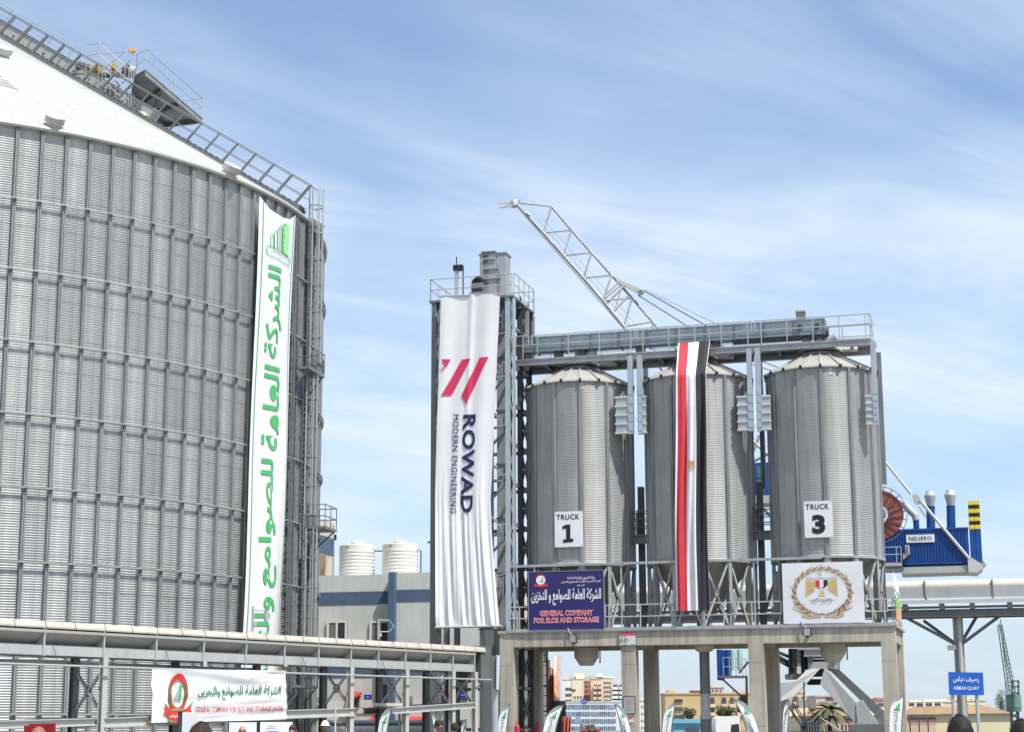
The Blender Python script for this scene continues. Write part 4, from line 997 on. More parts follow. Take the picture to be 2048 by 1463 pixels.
for nm, u0, u1, mt_ in (('white_hem', 0.0, .05, CLOTHW), ('red_stripe', .05, .335, M('flag_red', (.50, .028, .045), .7, 0, .04, 1)), ('white_stripe', .335, .655, CLOTHW), ('black_stripe', .655, .985, M('flag_black', (.022, .018, .028), .7, 0, .05, 1)), ('right_hem', .985, 1.0, CLOTHW)):
    cloth_grid(MB(), lambda u, v: flmap(u0 + (u1 - u0) * u, v), 14, 110).build(nm, mt_, T, True)
eg = MB(); fe = lambda u, v: flmap(u, 1 - v, .03)
vv = lambda py: 1 - (.13 + .87 * (py - 749) / (1220 - 749))
for sg in (-1, 1):
    poly2(eg, [(.495 + sg * .02, vv(928)), (.495 + sg * .10, vv(924)), (.495 + sg * .11, vv(941)), (.495 + sg * .03, vv(938))], fe, 0, (.03, None))
poly2(eg, [(.47, vv(926)), (.52, vv(926)), (.50, vv(935))], fe, 1); poly2(eg, [(.41, vv(941)), (.58, vv(941)), (.55, vv(944)), (.44, vv(944))], fe, 0, (.03, None)); poly2(eg, [(.485, vv(935)), (.505, vv(935)), (.51, vv(941)), (.48, vv(941))], fe, 0)
eg.build('eagle', [INKGOLD, INKRED], T)
for px in (1360, 1419):
    s_ = TS.L(px, 690, BF)[0]; MB().tube(V(s_, BF - .07, zTop), V(s_, BF - .05, Zr), .008).build('cord', WHITEST, T)
# ================================================================ bucket elevator tower with the white banner
tw = thing('elevator_tower', 'tall lattice steel elevator tower beside the silos, topped by a railed platform', 'tower', V(-9.8, 1.6, 0))
TZ = 20.33
def lattice_col(s0, s1, t0, t1, z0, z1, mat, step=.85, face='s'):
    o = MB().fbox(TS, s0, s0 + (s1 - s0) * .55, t0, t1, z0, z1).build('column', mat, tw)
    MB().fbox(TS, s1 - .06, s1, t0 + .01, t1 - .01, z0 + .01, z1 - .01).build('flange', mat, o)
    z = z0 + .3; k = 0
    while z < z1 - step:
        a_, b_ = (s0 + (s1 - s0) * .5, s1 - .02); MB().beam(V(a_ if k % 2 else b_, t0 + .02, z), V(b_ if k % 2 else a_, t0 + .02, z + step), .05, .03, TS.b).build('lacing', GALV, o); z += step; k += 1
lattice_col(-11.70, -11.28, 0, .35, 0, TZ, GREYST)
lattice_col(-8.27, -7.88, 0, .35, 5.62, TZ, PALE, .75)
MB().fbox(TS, -8.95, -8.05, .4, 1.1, 0, 5.75).build('base_casing', M('elevator_base_grey', (.22, .215, .20), .6, .1, .1, 1), tw)
for (s_, t_, z0) in ((-8.08, 1.75, 0), (-8.08, 3.25, 0), (-11.5, 3.25, 0), (-11.5, 1.75, 0)):
    MB().ibeam(V(s_, t_, z0), V(s_, t_, TZ), .22, .22, .025, TS.b).build('column', DARK if s_ > -9 else GREYST, tw)
for z in [1.5 + 1.75 * k for k in range(11)]:
    for a_, b_ in (((-11.5, 1.75), (-11.5, 3.25)), ((-8.08, 1.75), (-8.08, 3.25)), ((-8.08, .3), (-8.08, 1.75)), ((-11.5, 3.25), (-8.08, 3.25))):
        MB().beam(V(*a_, z), V(*b_, z), .12, .14).build('tie', GREYST, tw)
    k = int(z * 2) % 2
    MB().beam(V(-8.08, 1.75, z), V(-8.08, 3.25, z + 1.75), .08, .08).build('brace', GREYST, tw); MB().beam(V(-8.08, 3.25, z + .1), V(-8.08, 1.75, z + 1.7), .08, .08).build('brace', GREYST, tw)
# knee braces that fan from the trunk to the front right column, and back along the flank
for i, z in enumerate([7.4 + 2.35 * k for k in range(6)]):
    g_ = MB().beam(V(-8.42, .2, z - .28), V(-8.42, .2, z + .55), .05, .18, TS.b).build('gusset', PALE, tw)
    for dz, ds in ((1.0, -.8), (-.95, -.8), (0.0, -1.0)):
        MB().beam(V(-8.42, .15, z + dz * .25), V(-8.42 + ds, .45, z + dz), .09, .10, TS.b).build('brace', GALV, tw)
    MB().beam(V(-11.3, .25, z), V(-8.3, .25, z + .02), .10, .12).build('tie', GREYST, tw)
for s_ in (-9.75, -8.95):                                     # the two elevator trunks, casing by casing
    z = 1.0
    while z < 21.0:
        o = MB().fbox(TS, s_, s_ + .42, 1.0, 1.8, z + .01, z + 2.36).build('trunk_casing', GALV, tw)
        MB().fbox(TS, s_ - .04, s_ + .46, .96, 1.84, z + 2.33, z + 2.40).build('flange', GALVD, o); z += 2.4
# head of the elevator
hs = TS.L(985, 560, 1.0)[0]
hp = MB()
hp.prism([V(hs - .38, 1.0, 20.6), V(hs + .34, 1.0, 20.6), V(hs + .38, 1.0, 21.5), V(hs + .10, 1.0, 22.62), V(hs - .46, 1.0, 22.62), V(hs - .46, 1.0, 22.35)], TS.b * .7)
hp.build('elevator_head', M('head_grey', (.36, .37, .375), .5, .3, .12, 1), tw)
MB().fbox(TS, hs - .52, hs + .14, .94, 1.74, 22.63, 22.69).build('head_cover', GREYST, tw)
for zz in (21.4, 21.85, 22.3): MB().fbox(TS, hs - .42, hs + .38 - (zz - 21.4) * .25, .93, .998, zz, zz + .06).build('head_flange', GALV, tw)
MB().prism([V(hs + .05, 1.75, 20.6), V(hs + .42, 1.75, 20.6), V(hs + .40, 1.75, 21.9), V(hs + .1, 1.75, 22.4)], TS.b * .4).build('discharge_hood', LGREY, tw)
MB().tube(V(hs - .95, .9, 21.05), V(hs - .4, .9, 21.05), .22, 14).build('drive_motor', GREYST, tw)
MB().tube(V(hs - .65, .75, 21.2), V(hs - .65, 1.1, 21.35), .25, 16).build('gearbox', BLACK, tw)
MB().fbox(TS, hs - 1.0, hs - .3, .7, 1.2, 20.4, 20.78).build('drive_bed', BLUEG, tw)
ms = TS.L(913, 560, .8)[0]
MB().beam(V(ms, .8, TZ), V(ms, .8, 22.0), .16, .12, TS.b).build('mast', LGREY, tw); MB().fbox(TS, ms - .14, ms + .3, .7, .95, 21.85, 22.1).build('mast_box', BLACK, tw)
MB().tube(V(ms + .0, .8, 22.1), V(ms + .0, .8, 22.5), .025).build('antenna', BLACK, tw); MB().beam(V(ms + .3, .85, TZ), V(ms + .3, .85, 22.0), .06, .06, TS.b).build('mast_brace', GREYST, tw)
# platform and rails
MB().fbox(TS, -11.8, -7.86, -.05, 3.5, TZ - .09, TZ).build('platform_floor', GALVD, tw)
for t_ in (1.25, 3.35): MB().ibeam(V(-11.7, t_, TZ - .22), V(-7.9, t_, TZ - .22), .12, .22).build('platform_joist', GREYST, tw)
for (s_, t_) in ((-7.93, 2.4), (-7.95, 3.45), (-8.3, 3.4)): MB().ibeam(V(s_, t_, Zb), V(s_, t_, TZ - .18), .16, .16, .02, TS.b).build('landing_post', GALV, tw)
railing(tw, [V(-11.75, .0, TZ), V(-7.95, .0, TZ)], .98, 1.6, .024); railing(tw, [V(-11.75, 0, TZ), V(-11.75, 3.4, TZ)], .98, 1.2, .024)
railing(tw, [V(-11.75, 3.4, TZ), V(-7.9, 3.5, TZ)], .98, 1.3, .024)
railing(tw, [V(-7.9, .15, TZ), V(-7.9, 3.5, TZ)], 1.05, .85, .024); 
MB().fbox(TS, -11.86, -11.7, .1, .3, 9.5, 9.56).build('lug', DARK, tw)
# lower legs below the deck, left of the concrete
MB().ibeam(V(-11.5, .15, 0), V(-11.5, .15, 5.8), .34, .36, .03, TS.b).build('foot_column', GREYST, tw)
MB().fbox(TS, -9.35, -8.9, .2, .7, 0.0, 5.7).build('foot_column', GREYST, tw)

# ---- the white ROWAD banner
rw = thing('vertical_banner', 'tall white banner with a crimson mark and navy vertical lettering on the tower', 'banner', V(-9.9, -.2, 5.8))
Lk = [(0, 882), (.2, 879), (.4, 874), (.6, 871), (.8, 872), (1, 873)]; Rk = [(0, 1000), (.12, 996), (.3, 990), (.5, 985), (.62, 981), (.72, 983), (.86, 990), (1, 998)]
def interp(K, v):
    for (a_, x), (b_, y) in zip(K[:-1], K[1:]):
        if v <= b_: f = (v - a_) / (b_ - a_); return x + (y - x) * f
    return K[-1][1]
def rwmap(u, v, lift=0.0):
    px = interp(Lk, v) * (1 - u) + interp(Rk, v) * u; py = (592 - 4 * u) * (1 - v) + (1253 - 3 * u) * v
    s_, z = TS.L(px, py, -.25)
    q = max(0, (v - .50) / .5); tp = math.exp(-v * 14)
    w_ = .030 * math.sin(u * 9 + 1) + .055 * (math.exp(-((u - .53) / .05) ** 2) * (1 - .5 * v)) + .02 * math.sin(u * 17 + v * 3) * (1 - tp)
    w_ += q ** 1.0 * (.060 * math.sin(u * 31 + 2.6 * math.sin(v * 3.0) + 1.5 * math.sin(u * 5)) + .035 * math.sin(u * 57 + 1.0 - 5 * v) + .022 * math.sin(u * 83 + 3 * v) + .03 * math.sin(u * 14 - v * 5))
    w_ *= (1 - .6 * max(0, (v - .97) / .03))
    return V(s_, -.25 - w_ - lift, z)
cloth_grid(MB(), rwmap, 90, 110).build('cloth', CLOTHW, rw, True)
rl_ = lambda u, v: rwmap(u, 1 - v, .03)
cu_ = (1 / 45.0, 1 / 60.)
def rv(py): return 1 - (py - 590) / (1251.5 - 590)
def ru(px, py): v = 1 - rv(py); return (px - interp(Lk, v)) / (interp(Rk, v) - interp(Lk, v))
mk = MB()
def rpoly(pts): poly2(mk, [(ru(*p), rv(p[1])) for p in pts], rl_, 0, cu_)
rpoly([(884, 717), (902, 717), (892, 735)]); rpoly([(924, 718), (942, 717), (903, 789), (883, 790)]); rpoly([(960, 716), (978, 715), (941, 790), (933, 809), (922.5, 791)])
mk.build('crimson_mark', INKR, rw)
mk = MB(); ring2(mk, ru(886, 737), rv(737), .028, .0055, .004, rl_, 0, 16); mk.build('registered_sign', INKR, rw)
lt = MB(); letter(lt, 'ROWAD', (ru(923, 930), rv(1025), ru(949, 930), rv(829)), rl_, 0, .030, 'cw', cu_, 3, 1.05); lt.build('large_lettering', INKN, rw)
lt = MB(); letter(lt, 'MODERN ENGINEERING', (ru(903, 930), rv(1025), ru(915, 930), rv(828)), rl_, 0, .010, 'cw', cu_, 2, 1.12); lt.build('small_lettering', INKN, rw)
p_, q_ = rwmap(0, 1), rwmap(1, 1)
MB().tube(p_ - TS.a * .05 - Zv * .02, q_ + TS.a * .12 - Zv * .02, .05, 8).build('bottom_pole', LGREY, rw)
p_, q_ = rwmap(0, 0), rwmap(1, 0); MB().tube(p_ - TS.a * .05, q_ + TS.a * .05, .03, 8).build('top_pole', LGREY, rw)

# caged ladder under the deck behind the left columns
T = thing('access_ladder', 'dark caged ladder under the left end of the concrete deck', 'ladder', V(-7.5, 3.2, 0))
for s_ in (-8.55, -8.05): MB().beam(V(s_, 6.0, 0), V(s_, 6.0, 6.6), .06, .06, TS.b).build('ladder_rail', DARK, T)
for k in range(14): MB().tube(V(-8.55, 6.0, .3 + .45 * k), V(-8.05, 6.0, .3 + .45 * k), .02).build('rung', DARK, T)
for z in (2.3, 3.4, 4.5): MB().pipe([V(-8.55, 6, z), V(-8.6, 5.5, z), V(-8.3, 5.25, z), V(-7.95, 5.5, z), V(-8.05, 6, z)], .035).build('cage_hoop', DARK, T)
for s_, t_ in ((-8.6, 5.5), (-8.3, 5.25), (-7.95, 5.5)): MB().tube(V(s_, t_, 2.3), V(s_, t_, 5.0), .025).build('cage_bar', DARK, T)

for k, v in enumerate((.0, .12, .25, .4, .55, .7, .85, .97)):                 # tie cords of the white banner
    p_ = rwmap(0.0, v); MB().tube(p_, Vector((V(-11.5, .05, 0).x, V(-11.5, .05, 0).y, p_.z + .12)), .012).build('tie_cord', RAILM, rw)
    if v < .9: p_ = rwmap(1.0, v); MB().tube(p_, V(-8.2, .02, p_.z + .10), .012).build('tie_cord', RAILM, rw)
# ================================================================ belt conveyor in the foreground
CV = Fr(-56, 972, 74.3)
C = lambda s, t, z: CV.P(s, t, z)
cvt = thing('belt_conveyor', 'long pale hooded belt conveyor running in front of the big silo', 'conveyor', C(-14, .6, 0))
SL, SRt = CV.L(-60, 1300)[0], CV.L(975, 1300)[0]
def cz(px, py, t=0): return CV.L(px, py, t)[1]
zR0, zR1 = cz(100, 1241), cz(100, 1254)                        # hood top edge, lower lip
zF1, zF0 = cz(100, 1259), cz(100, 1264.5)
zS0 = cz(100, 1287); zG1, zG0 = cz(100, 1290), cz(100, 1309.5); zP = cz(100, 1330)
tray_px = [-40, 20, 83, 143, 203, 257, 308, 357, 403, 447, 488, 527, 565, 600, 633, 667, 698, 726, 753, 781, 807, 832, 857, 880, 902, 924, 945, 966]
ss = [CV.L(p, 1300)[0] for p in tray_px]
zH = zR0 + .04
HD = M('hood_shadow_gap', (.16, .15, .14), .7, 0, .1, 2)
TRAY = M('conveyor_side_tray', (.33, .325, .31), .5, .15, .08, .8, 0, .3)
GIRD = M('conveyor_girder', (.42, .43, .425), .45, .15, .10, .8, 0, .4)
for i in range(len(ss) - 1):
    a_, b_ = ss[i] + .015, ss[i + 1] - .015
    # hood panel: a curved cover sheet
    pr = [(-.16, zR1), (-.165, zR1 + .02), (-.09, zR0 - .01), (.25, zR0 + .015), (.62, zR0 + .03), (1.0, zR0 + .015), (1.35, zR0 - .03), (1.42, zR1)]
    hm = MB(); n = len(pr)
    hm.add([C(a_, t, z) for t, z in pr] + [C(b_, t, z) for t, z in pr] + [C(a_, t, z - .03) for t, z in pr] + [C(b_, t, z - .03) for t, z in pr],
           [(j, j + 1, n + j + 1, n + j) for j in range(n - 1)] + [(2 * n + j, 3 * n + j, 3 * n + j + 1, 2 * n + j + 1) for j in range(n - 1)] + [(0, n, 3 * n, 2 * n), (n - 1, 3 * n - 1, 4 * n - 1, 2 * n - 1)])
    hm.build('hood_panel', CREAM, cvt)
for i in range(0, len(ss) - 2, 2):
    a_, b_ = ss[i], ss[i + 2]
    # folded side tray: lip, sloping plate, girder web
    pr = [(-.10, zF1), (-.14, zF1), (-.15, zF0), (.30, zS0 + .02), (.32, zS0), (-.02, zG1 + .01), (-.06, zG1)]
    tm_ = MB(); n = len(pr); tm_.add([C(a_ + .01, t, z) for t, z in pr] + [C(b_ - .01, t, z) for t, z in pr], [(j, j + 1, n + j + 1, n + j) for j in range(n - 1)]); tm_.build('side_tray', TRAY, cvt)
    MB().fbox(CV, a_ + .01, b_ - .01, -.08, .02, zG0, zG1 - .006).build('girder', GIRD, cvt)
    MB().fbox(CV, a_ + .01, b_ - .01, 1.2, 1.3, zG0, zF1).build('rear_girder', TRAY, cvt)
    MB().fbox(CV, a_ + .01, b_ - .01, .05, 1.18, zG0 + .02, zG0 + .06).build('floor_pan', GREYST, cvt)
    rbm = MB(); rbm.prism([C(b_, -.15, zF1 - .01), C(b_, -.15, zF0), C(b_, -.06, zG1), C(b_, .30, zS0 + .02), C(b_, -.12, zF0 - .02)][:4], CV.a * .03)
    rbm.fbox(CV, b_ - .03, b_ + .03, -.12, -.085, zG0 - .03, zF1 + .05)
    rbm.build('frame_rib', LGREY, cvt)
    MB().fbox(CV, b_ - .02, b_ + .02, -.1, 1.3, zF1 + .01, zF1 + .05).build('idler_frame', GREYST, cvt)
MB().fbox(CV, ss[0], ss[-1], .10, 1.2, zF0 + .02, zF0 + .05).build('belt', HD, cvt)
MB().fbox(CV, ss[0], ss[-1], .0, .02, zF1 - .02, zR1 + .02).build('gap_shade_strip', BLACK, cvt)  # black strip standing in for the shade in the gap below the hood
MB().pipe([C(ss[0], -.35, zP), C(ss[-1] + .2, -.35, zP)], .035, 8).build('service_pipe', RAILM, cvt)
MB().fbox(CV, ss[0], CV.L(565, 1300)[0], 1.32, 1.40, cz(100, 1329, 1.4), cz(100, 1320, 1.4)).build('cable_duct', PALE, cvt)
# supports: pairs of posts with crossed bracing, standing on a lower frame
CONW = M('pale_column_paint', (.45, .445, .425), .5, .05, .06, 1, 0, .3)
fp = [203, 403, 565, 698, 809, 902, 947]
for i, px in enumerate(fp):
    s_ = CV.L(px, 1370)[0]
    if px not in (403, 565): MB().ibeam(C(s_, -.06, 0.0), C(s_, -.06, zG0), .20, .20, .02, CV.b).build('front_post', CONW, cvt)
    else: MB().ibeam(C(s_, -.06, cz(px, 1332)), C(s_, -.06, zG0), .16, .16, .02, CV.b).build('front_post', CONW, cvt)
    MB().ibeam(C(s_, 1.25, 0.0), C(s_, 1.25, zG0), .22, .22, .02, CV.b).build('rear_post', GREYST, cvt)
    if i in (0, 3, 4, 5, 6):
        za, zb_ = cz(px, 1338 if i else 1338), cz(px, 1425 if i == 0 else 1412)
        for (z0_, z1_) in ((za, zb_), (zb_, za)):
            MB().beam(C(s_, -.04, z0_), C(s_, 1.22, z1_), .07, .10, CV.a).build('cross_brace', GALV, cvt)
        MB().hexa(C(s_, .6, (za + zb_) / 2), CV.a * .012, CV.b * .16, Vector((0, 0, .16))).build('gusset', GREYST, cvt)
# lower walkway beams
def low(px0, py0, px1, py1, h, t=-.12):
    s0, z0 = CV.L(px0, py0, t); s1, z1 = CV.L(px1, py1, t)
    MB().ibeam(C(s0, t, z0 - h / 2), C(s1, t, z1 - h / 2), .2, h, .03).build('lower_beam', CONW, cvt)
    MB().ibeam(C(s0, t + 1.4, z0 - h / 2), C(s1, t + 1.4, z1 - h / 2), .2, h, .03).build('lower_beam', GREYST, cvt)
    MB().add([C(s0, t + .1, z0 - .02), C(s1, t + .1, z1 - .02), C(s1, t + 1.3, z1 - .02), C(s0, t + 1.3, z0 - .02)], [(0, 1, 2, 3)]).build('walk_plate', GREYST, cvt)
low(-40, 1441, 190, 1434.5, .24); low(207, 1434.5, 300, 1431, .30); low(303, 1430, 562, 1422, .30); low(565, 1419, 709, 1414.5, .30); low(785, 1414, 948, 1403, .24)
for px in (566, 700, 795, 862): 
    s_ = CV.L(px, 1430)[0]; MB().beam(C(s_, -.1, 0), C(s_ + .9, .6, cz(px, 1424)), .10, .10).build('knee_brace', CONW, cvt)
MB().hexa(C(CV.L(785, 1408)[0], .2, cz(785, 1408)), CV.a * .5, CV.b * .3, Vector((0, 0, .06))).build('belt_roll', CREAM, cvt)
for px in (101, 327, 600, 760): 
    s_ = CV.L(px, 1300)[0]; MB().pipe([C(s_, -.10, zG1 - .03), C(s_, -.14, zG1 - .03), C(s_, -.36, zP)], .012).build('drop_cable', DARK, cvt)
ex = CV.L(958, 1320)[0]
MB().fbox(CV, ex, ex + .7, -.1, 1.3, zG0 - .4, zH).build('tail_housing', GREYST, cvt)

# white company banner on the posts
T = thing('wide_banner', 'wide white banner with red and green crest and company name under the conveyor', 'banner', C(-15, -.5, 1.7))
bs0, bs1 = CV.L(303, 1400, -.42)[0], CV.L(573, 1400, -.42)[0]
def bmap(u, v, lift=0.0):
    px = 306 + (572 - 306) * u - 4 * (1 - v) * (1 - u) ; py_t = 1337 + 3 * u + 2.5 * math.sin(u * 9) * 0; py_b = 1444.5 - 7 * u
    px, py = (305 - 3 * (1 - v)) + (573 - 1 * (1 - v) - (305 - 3 * (1 - v))) * u, py_b + (py_t - py_b) * v
    s_, z = CV.L(px, py, -.42)
    w_ = .05 * math.sin(v * 14 + u * 3) * math.exp(-u * 1.5) * v + .045 * math.sin(v * 17 + u * 9) * max(0, v - .5) * 1.6 + .03 * math.sin(u * 13 + v * 5) + .03 * math.sin(v * 30 - u * 6) * (1 - v) * u
    return C(s_, -.42 - w_ - lift, z)
cloth_grid(MB(), bmap, 48, 30).build('cloth', CLOTHW, T, True)
bl_ = lambda u, v: bmap(u, v, .035); bl2 = lambda u, v: bmap(u, v, .055); cb = (1 / 48., 1 / 30.)
lt = MB(); letter(lt, 'الشركة العامة للصوامع والتخزين', (.335, .42, .955, .70), bl_, 0, .010, cut=cb); lt.build('arabic_name', M('deep_green_ink', (.012, .20, .075), .7, 0, .04, 2), T)
lt = MB(); letter(lt, 'GENERAL COMPANY FOR SILOS AND STORAGE (GCSS)', (.325, .145, .968, .285), bl_, 0, .012, cut=cb); lt.build('english_name', M('deep_red_ink', (.42, .012, .03), .7, 0, .04, 2), T)
for b, u0, u1, v0, v1 in (('وزارة التموين والتجارة الداخلية', .765, .925, .915, .965), ('الشركة المصرية القابضة للصوامع والتخزين', .715, .955, .835, .885), ('ش.م.م', .82, .86, .745, .785)):
    lt = MB(); letter(lt, b, (u0, v0, u1, v1), bl_, 0, .006, cut=cb, res=1); lt.build('small_lettering', M('wine_ink', (.25, .01, .03), .7, 0, .04, 2), T)
em = MB()
em2 = MB(); disc = []
for i in range(28):
    a = 2 * math.pi * i / 28; disc.append((.190 + .050 * math.cos(a), .55 + .30 * math.sin(a)))
def ringw(rx, ry, w, wy, a0, a1, mi, f):
    n = 40; vs = []
    for i in range(n + 1):
        t = a0 + (a1 - a0) * i / n; vs += [f(.190 + rx * math.cos(t), .55 + ry * math.sin(t)), f(.190 + (rx - w) * math.cos(t), .55 + (ry - wy) * math.sin(t))]
    em2.add(vs, [(2 * i, 2 * i + 2, 2 * i + 3, 2 * i + 1) for i in range(n)], mi)
ringw(.0705, .375, .022, .115, R(35), R(140), 0, bl2); ringw(.0705, .375, .022, .09, R(140), R(395), 1, bl2); ringw(.07, .372, .02, .10, R(225), R(315), 0, lambda u, v: bmap(u, v, .065))
poly2(em2, [(.085, .38), (.120, .27), (.155, .21), (.220, .21), (.262, .27), (.297, .385), (.285, .25), (.300, .185), (.265, .12), (.23, .02), (.19, -.0), (.15, .01), (.11, .06), (.115, .13), (.075, .19), (.092, .26)], lambda u, v: bmap(u, v, .07), 0, cb)
poly2(em2, [(.11, .06), (.15, .015), (.19, .0), (.235, .02), (.235, -.0), (.19, -.025), (.15, -.01), (.11, .035)], lambda u, v: bmap(u, max(v, .0), .075), 3, cb)
poly2(em2, [(.085, .38), (.120, .285), (.120, .26), (.085, .35)], lambda u, v: bmap(u, v, .08), 3); poly2(em2, [(.297, .385), (.262, .285), (.262, .26), (.297, .355)], lambda u, v: bmap(u, v, .08), 3)
poly2(em2, [(.115, .26), (.150, .22), (.225, .22), (.262, .26), (.225, .25), (.150, .25)], lambda u, v: bmap(u, v, .085), 3)
poly2(em2, [(.198, .44), (.214, .44), (.216, .70), (.209, .735), (.196, .69)], bl2, 3)
for k in range(4): poly2(em2, [(.165 + k * .008, .44), (.171 + k * .008, .44), (.171 + k * .008, .53 + .045 * k), (.165 + k * .008, .53 + .045 * k)], bl2, 4)
poly2(em2, [(.162, .425), (.216, .43), (.216, .44), (.162, .435)], bl2, 3)
em2.build('crest', [INKRED, INKBR, INKW, INKG, INKGREY], T)
lt = MB(); letter(lt, 'الشركة العامة للصوامع والتخزين', (.112, .075, .27, .155), lambda u, v: bmap(u, v, .10), 0, .008, cut=cb, res=1); lt.build('ribbon_lettering', INKW, T)
for u in (0.0, 1.0):
    for v in (0.02, .98): MB().tube(bmap(u, v), bmap(u, v) + CV.b * .35 + Vector((0, 0, .1 if v > .5 else -.1)), .015).build('tie', ORANGE, T)

# thin lamp posts standing on the conveyor
for k, (px, py, nm) in enumerate(((506, 1212, 'in front of the green lettered banner'), (757, 1236, 'in front of the office window'))):
    s_, zt = CV.L(px, py, .4); T = thing('lamp_post', 'thin service lamp post on the conveyor ' + nm, 'lamp', C(s_, .4, zH))
    MB().tube(C(s_, .4, zH + .05), C(s_, .4, zt), .04, 8).build('post', GALV, T)
    if k == 0:
        MB().pipe([C(s_, .4, zt - .12), C(s_ + .3, .1, zt - .14)], .02).build('arm', GALV, T); MB().hexa(C(s_ + .32, .05, zt - .33), CV.a * .06, CV.b * .06, Vector((0, 0, .2))).build('lamp_head', LGREY, T)
    else: MB().pipe([C(s_, .4, zt - .05), C(s_ + .3, .1, zt - .06), C(s_ + .45, .0, zt - .28), C(s_ + .3, .1, zt - .5), C(s_ + .05, .4, zt - .5)], .018).build('conduit_loop', RAILM, T)
    MB().hexa(C(s_ + .05, .36, zt - .62), CV.a * .05, CV.b * .05, Vector((0, 0, .07))).build('junction_box', LGREY, T)

# ================================================================ grey and blue office building
OB = Fr(13, 800, 97.0)
GREYW = M('grey_rendered_wall', (.52, .535, .52), .85, 0, .10, .6, .1, .45, .2)
BLUEW = M('slate_blue_band', (.08, .125, .20), .8, 0, .10, .6, .05, .3, .2)
CREAMW = M('cream_rendered_wall', (.50, .47, .40), .85, 0, .06, .6, .05, .3, .2)
off = thing('office_building', 'grey rendered office building with slate blue bands between silo and tower', 'building', OB.P(0, 3, 0))
pz = OB.L(720, 1148)[1]; s_l, s_m0, s_m1, s_r = OB.L(612, 1200)[0], OB.L(781, 1200)[0], OB.L(793, 1200)[0], OB.L(1040, 1200)[0]
MB().fbox(OB, s_l, s_r, .25, 4.6, 0, pz).build('wall', GREYW, off)
MB().fbox(OB, s_m1, s_r, 0.0, .248, 0, pz + .03).build('wall', GREYW, off)
MB().fbox(OB, s_m0, s_m1, -.45, .248, 0, pz + .05).build('pilaster', BLUEW, off)
MB().fbox(OB, OB.L(612, 1200)[0], OB.L(634.5, 1200)[0], .16, .249, 0, pz - .4).build('corner_band', BLUEW, off)
for (y0, y1) in ((1182, 1207), (1316, 1353)):
    MB().fbox(OB, s_l, s_m0, .22, .249, OB.L(700, y1)[1], OB.L(700, y0)[1]).build('band', BLUEW, off)
    MB().fbox(OB, s_m1, s_r, -.03, -.001, OB.L(830, y1 - 6)[1], OB.L(830, y0 - 4)[1]).build('band', BLUEW, off)
WFR = M('cream_window_frame', (.66, .63, .55), .6, 0, .05, 2)
for px0, px1 in ((652, 691), (738, 778)):
    a_, zt = OB.L(px0, 1240); b_, zb_ = OB.L(px1, 1300)
    o = MB().fbox(OB, a_, b_, .18, .24, zb_, zt).build('window', DARK, off)
    for q in ((a_, a_ + .12, zb_, zt), (b_ - .1, b_, zb_, zt), (a_ + .12, b_ - .1, zt - .12, zt), ((a_ + b_) / 2 - .05, (a_ + b_) / 2 + .06, zb_, zt - .12)):
        MB().fbox(OB, q[0], q[1], .12, .179, q[2], q[3]).build('frame', WFR, o)
    MB().fbox(OB, a_ + .12, (a_ + b_) / 2 - .05, .15, .178, zb_, zt - .12).build('pane', M('shuttered_glass', (.17, .16, .15), .3, 0, .1, 1), o)
    MB().fbox(OB, (a_ + b_) / 2 + .06, b_ - .1, .15, .178, zb_, zt - .12).build('pane', GLASS, o)
def awning(px, py, w_):
    s_, z = OB.L(px, py); MB().prism([OB.P(s_ - w_ / 2, .2, z), OB.P(s_ + w_ / 2, .2, z), OB.P(s_ + w_ / 2, -.9, z - .25), OB.P(s_ - w_ / 2, -.9, z - .25)], (0, 0, .12)).build('awning', REDP, off)
for a_ in ((709, 1387, .7), (896, 1378, .6), (758, 1437, .9), (826, 1435, 1.2)): awning(*a_)
for px0, px1, y0, y1 in ((702, 716, 1390, 1412), (757, 776, 1368, 1463), (884, 903, 1385, 1404), (905, 935, 1336, 1400)):
    a_, zt = OB.L(px0, y0, -.05); b_, zb_ = OB.L(px1, y1, -.05); MB().fbox(OB, a_, b_, .05 if px0 < 780 else -.12, .24, max(0, zb_), zt).build('doorway', M('dark_doorway', (.06, .062, .065), .5, 0, .2, 1), off)
for px0, px1, y0, y1 in ((632, 648, 1392, 1404), (811, 824, 1391, 1405)):
    a_, zt = OB.L(px0, y0, -.1); b_, zb_ = OB.L(px1, y1, -.1); lv = MB().fbox(OB, a_, b_, -.06, .1, zb_, zt).build('vent_grille', GREYST, off)
    for k in range(4): z = zb_ + (zt - zb_) * (k + .5) / 4; MB().fbox(OB, a_ + .02, b_ - .02, -.1, -.061, z - .02, z + .03).build('louvre', LGREY, lv)
MB().fbox(OB, OB.L(648, 1420, -.1)[0], OB.L(775, 1420, -.1)[0], .2, .249, OB.L(700, 1403)[1] - .6, OB.L(700, 1403)[1]).build('dado', M('pale_dado', (.58, .57, .55), .8, 0, .06, 1), off)
for k, (px, py, w_) in enumerate(((735.5, 1393, 15), (925, 1389, 12))):
    a_, zt = OB.L(px - w_ / 2, py - 5, -.55); b_, zb_ = OB.L(px + w_ / 2, py + 5, -.55)
    T = thing('door_sign', ('small blue sign on the office wall right of a red awning', 'small blue sign on the office wall near the foot of the tower')[k], 'sign', OB.P((a_ + b_) / 2, -.5, zb_))
    MB().fbox(OB, a_, b_, -.55, -.5, zb_, zt).build('panel', M('sign_blue', (.012, .03, .36), .5, 0, .05, 2), T)
    lt = MB(); letter(lt, 'مدخل', (a_ + (b_ - a_) * .22, zb_ + (zt - zb_) * .35, a_ + (b_ - a_) * .78, zb_ + (zt - zb_) * .68), lambda u, v: OB.P(u, -.56, v), 0, .02, res=1); lt.build('lettering', INKW, T)
